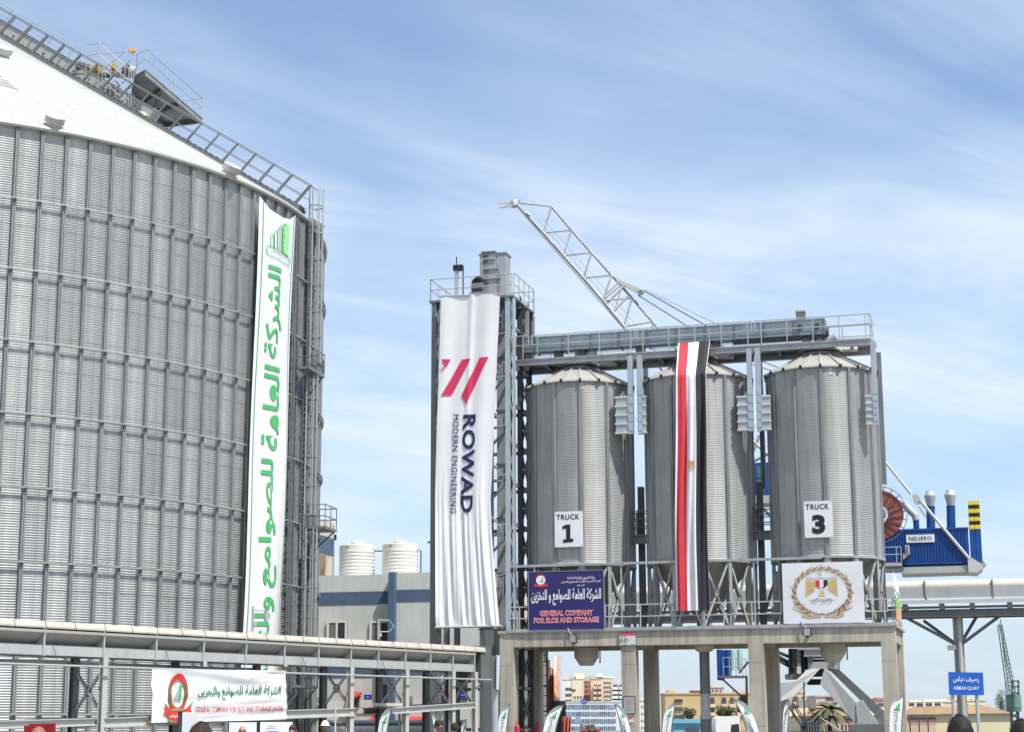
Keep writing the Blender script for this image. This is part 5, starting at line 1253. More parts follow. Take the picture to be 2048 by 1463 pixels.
# stair head behind
sh = thing('stair_head', 'cream stair head with a blue band rising above the office roof', 'building', OB.P(OB.L(650, 1100, 5)[0], 5, pz))
a_, zt = OB.L(612, 1037, 5); b_, _ = OB.L(640, 1037, 5)
MB().fbox(OB, a_, b_, 5, 7.5, pz - .2, zt).build('wall', CREAMW, sh)
MB().fbox(OB, a_, b_ + .03, 4.96, 4.998, pz - .1, OB.L(636, 1068, 5)[1]).build('corner_band', BLUEW, sh)
MB().fbox(OB, b_ + .003, b_ + .03, 5.0, 7.52, OB.L(650, 1103, 5)[1], OB.L(650, 1068, 5)[1]).build('band', BLUEW, sh)
MB().fbox(OB, b_ + .003, b_ + .025, 5.15, 6.1, pz, OB.L(650, 1106, 5)[1]).build('door', M('brown_door', (.26, .16, .08), .6, 0, .15, 2), sh)
MB().tube(OB.P(b_ + .06, 7.45, pz), OB.P(b_ + .06, 7.45, zt - .1), .04).build('drain_pipe', LGREY, sh)
q = OB.H(671, 1074, 4.9); MB().hexa(q, (.06, 0, 0), (0, .06, 0), (0, 0, .16)).build('floodlight', BLACK, sh); MB().tube(q, OB.P(b_ + .05, 7.4, q.z + .05), .015).build('arm', DARK, sh)
TANK = M('cream_plastic_tank', (.68, .66, .61), .45, 0, .04, 1)
for k, (px0, px1) in enumerate(((680, 748), (765.5, 834))):
    a_, _ = OB.L(px0, 1120, 3); b_, _ = OB.L(px1, 1120, 3); zt = OB.L(715, 1090, 3)[1]; rr_ = (b_ - a_) / 2; c = OB.P((a_ + b_) / 2, 3, pz)
    T = thing('water_tank', ('ribbed cream water tank on the office roof, nearer the big silo', 'ribbed cream water tank on the office roof, nearer the tower')[k], 'tank', c, 'roof water tanks')
    prf = [(rr_ * .97, 0.0)]; hgt = zt - pz; nrib = 8
    for j in range(nrib):
        z = .02 + (hgt - .36) * j / nrib; dz = (hgt - .36) / nrib
        prf += [(rr_ * .972, z), (rr_ * .972, z + dz * .30), (rr_, z + dz * .45), (rr_, z + dz * .85)]
    prf += [(rr_ * .985, hgt - .33), (rr_ * .995, hgt - .05), (rr_ * .97, hgt - .02), (rr_ * .3, hgt + .06)]
    MB().rev(prf, c, 40).build('body', TANK, T, False)
    MB().rev([(.34, hgt + .02), (.36, hgt + .16), (.30, hgt + .20), (0, hgt + .21)], c - OB.a * .0, 20).build('lid', TANK, T)
    MB().tube(c + OB.b * -(rr_ * .98) + OB.a * -.25 + Zv * (hgt - .17), c + OB.b * -(rr_ * 1.02) + OB.a * -.25 + Zv * (hgt - .17), .05, 8).build('outlet', BLACK, T)
T = thing('tank_pipework', 'dark pipe linking the two roof tanks and dropping at the right', 'pipe', OB.P(0, 3, pz))
p1, p2, p3 = OB.H(747, 1101, 3), OB.H(768, 1101, 3), OB.H(832, 1100, 3); p4 = OB.H(842, 1100, 3)
MB().pipe([p1, p2], .035).build('link_pipe', DARK, T); MB().pipe([p3, p4, Vector((p4.x, p4.y, pz))], .045).build('drop_pipe', GREYST, T)

# ================================================================ belt conveyor bridge on the quay, right
QC = Fr(15, 1915, 90.0)
Q = lambda s, t, z: QC.P(s, t, z)
T = thing('quay_conveyor', 'enclosed conveyor bridge with cream hood crossing behind the silos on the right', 'conveyor', Q(0, .8, 6.5))
qz = lambda py: QC.L(1920, py)[1]
sA, sB = QC.L(1090, 1200)[0], 12.0
z1, z2, z3, z4, z5 = qz(1163), qz(1172), qz(1194), qz(1198), qz(1205)
sp = [sA + (sB - sA) * k / 10 for k in range(11)]
for a_, b_ in zip(sp[:-1], sp[1:]):
    n = 7; pr = [(-.10 + .55 * (1 - math.cos(math.pi * k / 12)), z2 + (z1 - z2 + .15) * math.sin(math.pi * k / 12)) for k in range(n)] + [(1.3, z1 + .12), (1.6, z2)]
    m_ = MB(); n = len(pr); m_.add([Q(a_ + .01, t, z) for t, z in pr] + [Q(b_ - .01, t, z) for t, z in pr], [(j, j + 1, n + j + 1, n + j) for j in range(n - 1)]); m_.build('hood_panel', CREAM, T)
    MB().fbox(QC, a_ + .008, b_ - .008, -.11, -.05, z3, z2 + .01).build('side_panel', M('quay_panel_grey', (.42, .43, .43), .5, .25, .10, .8, 0, .3), T)
    MB().fbox(QC, b_ - .03, b_ + .03, -.16, 1.6, z3 - .05, z1 + .1).build('joint_band', GREYST, T)
    MB().fbox(QC, a_, b_, -.22, -.1, z5, z4).build('pipe_rail', WHITEST, T)
    for k in (.2, .65): 
        e = a_ + (b_ - a_) * k; MB().fbox(QC, e, e + .25, -.1, 1.5, qz(1218), z5 - .01).build('cradle', GALVD, T)
for t_ in (0, 1.4): MB().ibeam(Q(sA, t_, (qz(1217) + qz(1232)) / 2), Q(sB, t_, (qz(1217) + qz(1232)) / 2), .2, qz(1217) - qz(1232), .03).build('girder', GREYST, T)
MB().fbox(QC, sA, sB, .15, 1.25, qz(1212), qz(1210)).build('floor', GREYST, T)
for px in (1918, 1078):
    e = QC.L(px, 1300)[0]; o = MB().ibeam(Q(e, .7, 0), Q(e, .7, qz(1216)), .50, .42, .04, QC.b).build('support_column', M('support_grey', (.34, .335, .325), .5, .15, .1, 1, 0, .3), T)
    for ds, zz in ((-2.5, qz(1232)), (2.05, qz(1232)), (-1.7, qz(1236)), (.9, qz(1232))):
        MB().beam(Q(e, .6 if abs(ds) > 1.8 else .9, qz(1290)), Q(e + ds, .3 if abs(ds) > 1.8 else 1.3, zz), .16, .16, QC.b).build('knee_brace', GREYST, T)
    MB().hexa(Q(e - .35, .5, qz(1293)), QC.a * .22, QC.b * .25, Vector((0, 0, .12))).build('gusset', GALV, T)
    MB().tube(Q(e + .05, .38, 0), Q(e + .05, .38, qz(1216)), .12, 10).build('drain_pipe', LGREY, o)

# quay name sign
p0 = at(1930, 1395, 46.0); SG = Fr(6, 1933, 46.0)
T = thing('quay_sign', 'blue two line quay name sign on two grey posts', 'sign', SG.P(0, .05, 0))
a_, zt = SG.L(1897, 1343); b_, zb_ = SG.L(1967, 1389)
poly = [SG.H(1896.5, 1342.5), SG.H(1966, 1344), SG.H(1968, 1389), SG.H(1898.5, 1388.5)]
MB().prism(poly, SG.b * .03).build('panel', M('sign_cobalt', (.012, .10, .46), .45, 0, .05, 2), T)
def sgm(u, v): return (poly[3].lerp(poly[2], u)).lerp(poly[0].lerp(poly[1], u), v) - SG.b * .01
lt = MB(); letter(lt, 'رصيف عباس', (.13, .53, .87, .82), sgm, 0, .014, res=3); lt.build('arabic_lettering', INKW, T)
lt = MB(); letter(lt, 'ABBAS QUAY', (.13, .20, .87, .38), sgm, 0, .008, res=3); lt.build('english_lettering', INKW, T)
for px in (1908, 1956):
    e = SG.L(px, 1400)[0]; MB().tube(SG.P(e, .08, 0), SG.P(e + (-.02), .08, zt - .1), .045, 10).build('post', LGREY, T)

# ================================================================ blue and white ship unloader behind the silos
UY = 112.0
UN = Fr(14, 1640, UY)
U = lambda px, py, t=0.0: UN.H(px, py, t)
T = thing('ship_unloader', 'blue and white pneumatic ship unloader with lattice jib behind the silos', 'crane', UN.P(0, 1, 0))
JG = M('weathered_jib_paint', (.30, .30, .29), .5, .05, .2, 1.5)
def jl(x0, y0, x1, y1, r, nm, t=0.0, mat=None, t2=None): MB().tube(U(x0, y0, t), U(x1, y1, t if t2 is None else t2), r, 8).build(nm, mat or WHITEST, T)
# jib: one upper chord, two lower chords
up_ = [(1103, 413), (1143, 460), (1183, 505), (1223, 550), (1264, 596), (1305, 643), (1360, 706), (1420, 775), (1500, 866)]
lo_ = [(1030, 405), (1087, 466), (1127, 511), (1167, 556), (1206, 601), (1248, 653), (1310, 722), (1370, 790), (1470, 905)]
for a_, b_ in zip(up_[:-1], up_[1:]): jl(*a_, *b_, .085, 'upper_chord', .5, JG)
for t_ in (0.0, 1.0):
    for a_, b_ in zip(lo_[:-1], lo_[1:]): jl(*a_, *b_, .115, 'lower_chord', t_, JG)
for i in range(len(up_)):
    for t_ in (0.0, 1.0):
        jl(*up_[i], *lo_[i], .055, 'lattice_bar', .5, JG, t_)
        if i < len(up_) - 1: jl(*up_[i], *lo_[i + 1], .065, 'lattice_bar', .5, JG, t_)
    jl(lo_[i][0], lo_[i][1], lo_[i][0], lo_[i][1], .05, 'lattice_bar', 0, None, 1.0)
for a_, b_ in zip(lo_[:-1], lo_[1:]): jl(*a_, *b_, .045, 'lattice_bar', 0.0, None, 1.0)
jl(1034, 413, 1250, 660, .035, 'conveying_line', -.15, GREYST)
for (a_, b_) in (((1025, 405), (995, 406)), ((1025, 413), (999, 415)), ((1022, 407), (1000, 415))): jl(*a_, *b_, .05, 'jib_tip_bar', .4)
MB().tube(U(1027, 402, .1), U(1031, 413, .1), .24, 12).build('jib_tip', WHITEST, T); jl(1034, 405, 1040, 399, .06, 'jib_tip_bar', .3)
MB().tube(U(1052, 425, -.1), U(1060, 431, -.1), .07).build('bracket', GALV, T)
# luffing strut, sheave and ropes
st_ = MB().prism([U(1228, 552, .3), U(1246, 562, .3), U(1288, 580, .3), U(1287, 587, .3), U(1270, 583, .3), U(1236, 566, .3)], UN.b * .25); st_.build('luffing_strut', WHITEST, T)
MB().tube(U(1281, 585, .1), U(1281, 585, .8), .20, 14).build('sheave', GALV, T)
for i, (a_, b_) in enumerate((((1246, 566), (1206, 600)), ((1250, 570), (1214, 606)), ((1240, 562), (1208, 592)), ((1256, 592), (1222, 628)), ((1244, 572), (1230, 620)))): jl(*a_, *b_, .055 + .02 * (i % 2), 'strut_bar', .2)
for k, (a_, b_) in enumerate((((1276, 590), (1420, 680)), ((1286, 580), (1450, 672)), ((1290, 579), (1470, 665)))): jl(*a_, *b_, .035 if k < 2 else .014, 'rope', .4, DARK)
for a_, b_ in (((1075, 438), (1260, 650)), ((1083, 434), (1275, 652))): jl(*a_, *b_, .012, 'thin_rope', .6, GREYST)
# cab, slewing frame and machine house
a_, zt = UN.L(1502, 925, -1.0); b_, zb_ = UN.L(1540, 989, -1.0)
cb_ = MB().fbox(UN, a_, b_ + .6, -1.0, 1.2, zb_, zt).build('cab', BLUE, T)
for (x0, x1, y0, y1) in ((1504, 1511, 931, 956), (1513, 1528, 931, 955), (1504, 1511, 959, 984), (1513, 1528, 958, 984)):
    q0, w1 = UN.L(x0, y0, -1.02); q1, w0 = UN.L(x1, y1, -1.02); MB().fbox(UN, q0, q1, -1.03, -1.001, w0, w1).build('cab_window', M('green_tinted_glass', (.04, .12, .12), .1, 0, .2, 1, 0, 0, .6), cb_)
MB().fbox(UN, a_, b_ + .5, -1.0, 1.0, zb_ - .5, zb_ - .01).build('cab_floor', LGREY, T)
for (p0_, p1_) in (((1505, 880), (1537, 910)), ((1519, 870), (1505, 905)), ((1500, 925), (1540, 905)), ((1508, 1000), (1545, 1035)), ((1530, 1000), (1500, 1040))): jl(*p0_, *p1_, .10, 'frame_bar', .5, GALV)
jl(1420, 700, 1600, 760, .03, 'rope', .4, DARK); jl(1440, 690, 1610, 755, .03, 'rope', .4, DARK)
jl(1605, 750, 1560, 1000, .22, 'gantry_leg', .1); jl(1605, 750, 1680, 1060, .22, 'gantry_leg', .9); jl(1605, 748, 1620, 1060, .18, 'gantry_leg', .5)
h0, hz1 = UN.L(1752, 1060, -1.2); h1, _z = UN.L(1936, 1056, -1.2); hz0 = UN.L(1850, 1128, -1.2)[1]; hz1 = UN.L(1850, 1057, -1.2)[1]
hb = MB().fbox(UN, h0 - 3.0, h1, -1.2, 1.6, hz0, hz1).build('machine_house', BLUE, T)
e = h0 - .2; rbm = MB().fbox(UN, 0, .085, -1.245, -1.2, hz0 + .12, hz1 - .1)
rbm = MB(); rbm.fbox(UN, -.045, .045, -1.25, -1.201, hz0 + .14, hz1 - .12); rbme = rbm.mesh('wall_rib', BLUE, ORG[T.name])
while e < h1 - .15:
    o = bpy.data.objects.new('wall_rib', rbme); COL.objects.link(o); o.parent = hb; o.location = UN.a * e; e += .185
MB().fbox(UN, h0 - 1.0, h1 + .03, -1.28, -1.2, hz1 - .1, hz1 + .03).build('roof_edge', BLUE, hb); MB().fbox(UN, h0 - .6, h1 + .03, -1.30, -1.2, hz0 + .0, hz0 + .12).build('sill', BLUE, hb)
# name plate
sg0, zt = UN.L(1812, 1069, -1.32); sg1, zb_ = UN.L(1869.5, 1083, -1.32)
npl = MB().fbox(UN, sg0, sg1, -1.33, -1.26, zb_, zt).build('name_plate', SIGNW, T)
lt = MB(); letter(lt, 'NEUERO', (sg0 + .18, zb_ + .12, sg1 - .18, zt - .12), lambda u, v: UN.P(u, -1.345, v), 0, .008, res=3, space=1.1); lt.build('lettering', INKN, npl)
# base frame, counterweights, stacks
MB().prism([U(1800, 1133, -1.25), U(1935, 1129, -1.25), U(1937, 1143, -1.25), U(1803, 1147, -1.25)], UN.b * 2.8).build('base_frame', LGREY, T)
MB().prism([U(1935, 1112, -1.4), U(1939, 1112, -1.4), U(1966, 1128, -1.4), U(1966, 1135, -1.4), U(1955, 1144, -1.4), U(1937, 1143, -1.4)], UN.b * 3.0).build('stay_anchor', WHITEST, T)
MB().prism([U(1964, 1117, .5), U(1973, 1129, .5), U(1964, 1137, .5)], UN.b * .6).build('buffer', GALV, T)
w0, wzt = UN.L(1936, 1001, -1.1); w1, _z = UN.L(1959, 1001, -1.1); wzb = UN.L(1950, 1121, -1.1)[1]
for k in range(2):
    x0 = w0 + (w1 - w0) * k / 2; x1 = w0 + (w1 - w0) * (k + 1) / 2 - .02; zmid = UN.L(1950, 1057, -1.1)[1]
    wc = MB().fbox(UN, x0, x1, -1.1, 1.5, wzb, zmid).build('counterweight', BLUE, T)
    nst = 7
    for j in range(nst): MB().fbox(UN, x0, x1, -1.1 - .003, 1.5, zmid + (wzt - zmid) * j / nst + .002, zmid + (wzt - zmid) * (j + 1) / nst).build('hazard_block', (YEL, BLACK)[j % 2], wc)
for px, py0, py1, r_ in ((1861, 1013, 1056, .28), (1901.5, 1012, 1056, .28)):
    c0, c1 = U(px, py0, .2), U(px + 1, py1 + 2, .2); sk = MB().tube(c1, c0, r_ * .95, 18).build('stack', BLUE, T)
    c = c0; MB().rev([(r_ * .75, 0.0), (r_ * 1.28, .66), (r_ * 1.28, .72), (r_ * .95, .90), (r_ * .80, 1.02), (r_ * .6, 1.03)], c, 20).build('cowl', LGREY, sk); MB().rev([(r_ * .9, -.03), (r_ * 1.02, -.03), (r_ * 1.02, .03), (r_ * .9, .03)], c, 18).build('collar', BLUE, sk)
MB().pipe([U(1800, 1000, .2), U(1822, 1022, .2), U(1830, 1030, .2), U(1832, 1040, .2)], .22, 12).build('air_duct', LGREY, T); MB().tube(U(1832, 1040, .2), U(1833, 1058, .2), .19, 12).build('duct_stub', BLUE, T)
# back stay
for t_ in (-1.35, 1.3):
    MB().tube(U(1748, 895, t_), U(1822, 987, t_), .085, 8).build('back_stay', WHITEST, T); MB().tube(U(1840, 1000, t_), U(1937, 1115, t_), .10, 8).build('back_stay', WHITEST, T)
    MB().prism([U(1824, 990, t_), U(1832, 987, t_), U(1844, 999, t_), U(1836, 1009, t_), U(1828, 1005, t_)], UN.b * .15).build('stay_link', LGREY, T)
jl(1605, 722, 1750, 897, .085, 'back_stay', -1.35); jl(1838, 1012, 1852, 1033, .05, 'tie_rod', -.5, GALV)
# cable reel
rc_ = U(1757, 1028, -2.2); rx_, ry_ = UN.a, Zv
rl = MB()
HOSE = M('red_brown_hose', (.40, .125, .10), .6, 0, .12, 6)
radd = .0322
for k in range(13): rl.rev([( .62 + k * .072 + .036 * math.cos(a), .036 * math.sin(a)) for a in [2 * math.pi * j / 6 for j in range(7)]], rc_, 44, 0, ax=(UN.a, Zv, UN.b))
reel = rl.build('hose_coil', HOSE, T)
MB().rev([(1.72, -.03), (1.76, -.03), (1.76, .03), (1.72, .03), (1.72, -.03)], rc_ - UN.b * .14, 48, ax=(UN.a, Zv, UN.b)).build('reel_rim', GREYST, reel)
MB().rev([(0.0, -.12), (.28, -.10), (.42, 0.0), (.42, .1)], rc_ - UN.b * .1, 20, ax=(UN.a, Zv, UN.b)).build('reel_hub', GALV, reel)
for k in range(20):
    a = 2 * math.pi * k / 20 + .08; d_ = UN.a * math.cos(a) + Zv * math.sin(a); MB().beam(rc_ + d_ * .35 - UN.b * .16, rc_ + d_ * 1.74 - UN.b * .14, .05, .05, UN.b).build('reel_spoke', DARK, reel)
MB().fbox(UN, UN.L(1690, 1100)[0], UN.L(1800, 1100)[0], -1.19, .5, UN.L(1760, 1121)[1] - .02, UN.L(1760, 1060)[1]).build('winch_house', BLUE, T)
# service balcony and air conditioner
bx0, bz = UN.L(1762, 1122, -2.2); bx1, _ = UN.L(1803, 1122, -2.2)
bal = MB().fbox(UN, bx0 - .6, bx1, -2.3, -1.3, bz - .3, bz - .1).build('balcony', LGREY, T)
for hh in (.85, .4): MB().pipe([UN.P(bx0, -2.3, bz + hh), UN.P(bx1, -2.3, bz + hh), UN.P(bx1, -1.3, bz + hh)], .025).build('balcony_rail', LGREY, bal)
for e in (bx0 + .1, bx0 + .95, bx1): MB().tube(UN.P(e, -2.3, bz - .1), UN.P(e, -2.3, bz + .85), .025).build('balcony_post', LGREY, bal)
MB().prism([U(1760, 1128, -2.25), U(1803, 1128, -2.25), U(1800, 1142, -2.25), U(1765, 1142, -2.25)], UN.b * 1.0).build('under_frame', GREYST, T)
ac0, az1 = UN.L(1810, 1090, -1.6); ac1, az0 = UN.L(1819, 1106, -1.6); acu = MB().fbox(UN, ac0, ac1, -1.75, -1.3, az0, az1).build('air_conditioner', WHITEST, T)
for k in range(6): z = az0 + (az1 - az0) * (k + .7) / 7; MB().fbox(UN, ac0 + .03, ac1 - .06, -1.765, -1.751, z, z + .03).build('grille', DARK, acu)
MB().prism([U(1806, 1106, -1.7), U(1821, 1106, -1.7), U(1806, 1118, -1.7)], UN.b * .3).build('shelf', LGREY, T)
# portal under the machine
PW = M('portal_white', (.36, .37, .365), .5, .05, .07, .8, 0, .4)
MB().prism([U(1608, 1296, -1.5), U(1680, 1296, -1.5), U(1680, 1306, -1.5), U(1672, 1312, -1.5), U(1608, 1312, -1.5)], UN.b * 3.6).build('slew_frame', PW, T)
MB().fbox(UN, UN.L(1600, 1300)[0], UN.L(1690, 1300)[0], -1.6, 2.2, UN.L(1640, 1300)[1], UN.L(1640, 1130)[1]).build('slew_tower', PW, T)
for px in (1621, 1668): MB().tube(U(px, 1317, -1.6), U(px, 1317, -1.0), .20, 12).build('slew_roller', DARK, T)
MB().prism([U(1616, 1322, -1.4), U(1673, 1321, -1.4), U(1673, 1336, -1.4), U(1616, 1336, -1.4)], UN.b * 3.2).build('portal_head', PW, T)
MB().tube(U(1640, 1318, .2), U(1640, 1340, .2), .9, 20).build('slew_column', GREYST, T)
MB().rev([(.55, 0), (.62, .28), (.58, .5), (.5, .55)], U(1634, 1352, .2), 20).build('cable_drum', DARK, T); MB().fbox(UN, UN.L(1615, 1360)[0], UN.L(1652, 1360)[0], -.4, 1.0, UN.L(1634, 1368)[1], UN.L(1634, 1357)[1]).build('cable_box', BLACK, T)
def leg(p, q, w_, d_, t0, t1): MB().beam(U(*p, t0), U(*q, t1), d_, w_, UN.b).build('portal_leg', PW, T)
MB().prism([U(1616, 1336, -1.4), U(1640, 1336, -1.4), U(1590, 1390, -2.4), U(1540, 1410, -2.6), U(1540, 1366, -2.6), U(1590, 1362, -2.0)], UN.b * .5).build('portal_leg', PW, T)
MB().prism([U(1649, 1335, -1.4), U(1653, 1335, -1.4), U(1712, 1404, -2.6), U(1712, 1448, -2.6), U(1700, 1432, -2.6), U(1640, 1368, -1.6)], UN.b * .6).build('portal_leg', PW, T)
MB().prism([U(1656, 1336, 2.0), U(1674, 1334, 2.0), U(1800, 1450, 2.4), U(1772, 1450, 2.4)], UN.b * .5).build('portal_leg', PW, T)
MB().prism([U(1714, 1403, -2.7), U(1724, 1398, -2.7), U(1760, 1452, -2.7), U(1714, 1455, -2.7)], UN.b * .7).build('leg_foot', PW, T)
MB().prism([U(1540, 1400, 2.2), U(1575, 1370, 2.2), U(1575, 1458, 2.2), U(1545, 1460, 2.2)], UN.b * .6).build('portal_leg', PW, T)
for px0, px1 in ((1540, 1575), (1700, 1770), (1770, 1812)): 
    t_ = -2.6 if px0 != 1770 else 2.4; MB().fbox(UN, UN.L(px0, 1450, t_)[0], UN.L(px1, 1450, t_)[0], t_ - .2, t_ + .7, .15, UN.L(1700, 1447, t_)[1]).build('bogie', GREYST, T)
    for k in (.25, .75): c = UN.P(UN.L(px0, 1450, t_)[0] * (1 - k) + UN.L(px1, 1450, t_)[0] * k, t_, .32); MB().tube(c, c + UN.b * .4, .32, 14).build('wheel', DARK, T)
for i, (p0_, p1_) in enumerate((((1540, 1296), (1582, 1314)), ((1540, 1302), (1582, 1326)), ((1540, 1309), (1586, 1336)))): jl(*p0_, *p1_, .10, 'hose', -1.0, BLACK)
for i in range(15):
    x = 1579 + i * 2.3; jl(x, 1296, x + random.uniform(-1, 2), 1338 + random.uniform(-6, 14), .07 + .05 * (i % 3), 'hose', -1.2 + .25 * (i % 4), (BLACK, DARK, GREYST)[i % 3])
MB().fbox(UN, UN.L(1570, 1345, -1)[0], UN.L(1612, 1345, -1)[0], -1.2, .4, UN.L(1590, 1357, -1)[1], UN.L(1590, 1347, -1)[1]).build('hose_tray', GREYST, T)
MB().hexa(U(1598, 1339, -1.4), UN.a * .12, UN.b * .1, Vector((0, 0, .22))).build('junction_box', WHITEST, T)
# stairway down from the portal
for px0, py0, px1, py1 in ((1578, 1412, 1612, 1463), (1584, 1401, 1615, 1445), (1584, 1408, 1615, 1452)): jl(px0, py0, px1, py1, .07 if py0 > 1410 else .04, 'stair_rail', -3.2, DARK)
jl(1608, 1362, 1609, 1463, .05, 'stair_post', -3.2, DARK); jl(1586, 1404, 1586, 1435, .04, 'stair_post', -3.2, DARK)
for px0, py0, px1, py1 in ((1640, 1433, 1680, 1463), (1652, 1440, 1686, 1463)): jl(px0, py0, px1, py1, .035, 'stair_rail', -3.2, RAILM)
# hanging service cage in front of the portal's left side
a_, zt = UN.L(1435, 1298, -2.0); b_, zb_ = UN.L(1489, 1350, -2.0)
T2 = thing('service_cage', 'blue tank and railed service cage hanging below the deck, left of a concrete column', 'cage', UN.P((a_ + b_) / 2, -2, zb_))
MB().fbox(UN, a_, b_, -2.2, -.4, zb_ - .12, zb_).build('cage_floor', GREYST, T2)
railing(T2, [UN.P(a_ + .35, -2.2, zb_), UN.P(b_ - .1, -2.2, zb_)], 1.1, .35, .022); railing(T2, [UN.P(a_ + .35, -.4, zb_), UN.P(b_ - .1, -.4, zb_)], 1.1, .5, .022)
MB().fbox(UN, a_ - .05, a_ + .22, -2.1, -.6, zb_ - .25, zt).build('end_panel', BLUE, T2)
for k, (px, m_, r_) in enumerate(((1456, BLUE, .2), (1447, BLUE, .16), (1466, M('mint_tank', (.35, .55, .50), .5, 0, .08, 2), .18), (1480, MATS['mint_tank'], .18))):
    e = UN.L(px, 1320, -1.3)[0]; MB().tube(UN.P(e, -1.3, zb_ + (.0 if k < 2 else .35)), UN.P(e, -1.3, zt), r_, 14).build('tank', m_, T2)
MB().beam(UN.P(a_ + .1, -1.5, zb_ - .1), U(1487, 1395, -1.5), .10, .10).build('strut', DARK, T2); MB().beam(U(1493, 1350, -1.5), U(1494, 1420, -1.5), .14, .14).build('mast', DARK, T2); MB().beam(U(1478, 1345, -1.5), U(1497, 1322, -1.5), .12, .12).build('strut', DARK, T2)
MB().beam(U(1494, 1420, -1.5), UN.P(UN.L(1494, 1420, -1.5)[0], -1.5, 0), .14, .14).build('mast', DARK, T2)
MB().hexa(U(1487, 1397, -1.5), UN.a * .2, UN.b * .2, Vector((0, 0, .25))).build('winch', BLACK, T2)
# ================================================================ the town beyond the harbour
def zat(px, py, Y): return at(px, py, Y).z
def hue(name, c, var=.08): return M(name, c, .85, 0, var, .25, 0, .3, .2)
WALLS = [hue('plaster_peach', (.66, .50, .37)), hue('plaster_cream', (.70, .62, .48)), hue('plaster_brick', (.42, .20, .14)), hue('plaster_white', (.74, .72, .68)), hue('plaster_pink', (.58, .42, .38)), hue('plaster_ochre', (.52, .39, .21)), hue('plaster_grey', (.44, .43, .42))]
DWIN = M('far_window', (.07, .075, .085), .25, 0, .3, .3)
BWIN = M('blue_far_window', (.10, .17, .25), .2, 0, .45, .25)
def block(name, label, px0, px1, pyt, Y, wall, wins=(), depth=12, tops=(), bal=False, win=None, wcols=0, roofmat=None, group='town blocks across the harbour'):
    c0, c1 = at(px0, 1450, Y), at(px1, 1450, Y); zt = zat((px0 + px1) / 2, pyt, Y)
    T = thing(name, label, 'building', Vector(((c0.x + c1.x) / 2, Y + depth / 2, 0)), group)
    MB().hexa(((c0.x + c1.x) / 2, Y + depth / 2, zt / 2), ((c1.x - c0.x) / 2, 0, 0), (0, depth / 2, 0), (0, 0, zt / 2)).build('wall', wall, T)
    MB().hexa(((c0.x + c1.x) / 2, Y + depth / 2, zt + .15), ((c1.x - c0.x) / 2 + .2, 0, 0), (0, depth / 2 + .2, 0), (0, 0, .15)).build('parapet', roofmat or wall, T)
    for (x0, x1, y0, y1) in wins:
        a_, b_ = at(x0, y0, Y), at(x1, y1, Y)
        o = MB().hexa(((a_.x + b_.x) / 2, Y - .05, (a_.z + b_.z) / 2), ((b_.x - a_.x) / 2, 0, 0), (0, .12, 0), (0, 0, (a_.z - b_.z) / 2)).build('window', win or DWIN, T)
        if bal: MB().hexa(((a_.x + b_.x) / 2, Y - .7, b_.z - .35), ((b_.x - a_.x) / 2 + .4, 0, 0), (0, .6, 0), (0, 0, .55)).build('balcony', wall, T)
        elif wcols:
            for k in range(1, wcols):
                x = a_.x + (b_.x - a_.x) * k / wcols; MB().hexa((x, Y - .2, (a_.z + b_.z) / 2), (.05, 0, 0), (0, .06, 0), (0, 0, (a_.z - b_.z) / 2)).build('mullion', WALLS[3], o)
    for (x0, x1, yt, m_) in tops:
        a_, b_ = at(x0, yt, Y + 3), at(x1, yt, Y + 3)
        MB().hexa(((a_.x + b_.x) / 2, Y + 5, (a_.z + zt) / 2), ((b_.x - a_.x) / 2, 0, 0), (0, 2.0, 0), (0, 0, (a_.z - zt) / 2)).build('roof_room', WALLS[m_], T)
    return T
# white slab with ribbon windows
wins = [(x, x + 15.5, y, y + 8) for y in (1408, 1422, 1436.5, 1451) for x in (1131, 1147.5, 1164.5, 1182, 1199, 1216)]
wb = block('office_block', 'white five storey office slab with blue ribbon windows seen under the deck', 1124, 1248, 1403, 640, hue('bright_plaster', (.62, .63, .65), .03), wins, 14, win=BWIN, wcols=4)
c = at(1168, 1402, 638); MB().rev([(2.0 / 2 * 1.0, 0), (2.0 / 2, .1)], c, 20, ax=(Vector((1, 0, 0)), Zv, Vector((0, -1, 0)))).build('logo_rim', M('logo_blue', (.05, .07, .34), .5, 0, .1, 1), wb)
lg = MB(); lg.add([c + Vector((.98 * math.cos(2 * math.pi * k / 20), -.2, .98 * math.sin(2 * math.pi * k / 20))) for k in range(20)], [tuple(range(20))]); lo = lg.build('round_logo', MATS['logo_blue'], wb)
lg = MB(); lg.add([c + Vector((x, -.3, z)) for x, z in ((-.5, .1), (-.1, -.35), (.6, .45), (-.05, .05))], [(0, 1, 2, 3)]); lg.build('logo_swoosh', INKW, lo)
# apartment blocks behind it
Yb = 760
def grid(x0, x1, nx, y0, y1, ny, w_, h_): return [(x0 + (x1 - x0) * i / max(1, nx - 1), x0 + (x1 - x0) * i / max(1, nx - 1) + w_, y0 + (y1 - y0) * j / max(1, ny - 1), y0 + (y1 - y0) * j / max(1, ny - 1) + h_) for j in range(ny) for i in range(nx)]
block('apartment_block', 'narrow brick red and white apartment block left of the cream one', 1124, 1146, 1358, Yb + 30, WALLS[3], grid(1131, 1137, 2, 1374, 1398, 3, 5, 5), tops=((1126, 1134, 1350, 4), (1125, 1145.5, 1359, 2)))
block('apartment_block', 'tall cream apartment block with a blank gable and roof room', 1145, 1168, 1357, Yb, WALLS[1], grid(1148, 1160, 3, 1391, 1399, 2, 3.5, 4) + [(1140.5, 1151, 1377, 1381)], tops=((1147, 1168, 1345, 1), (1141, 1152, 1353, 6)))
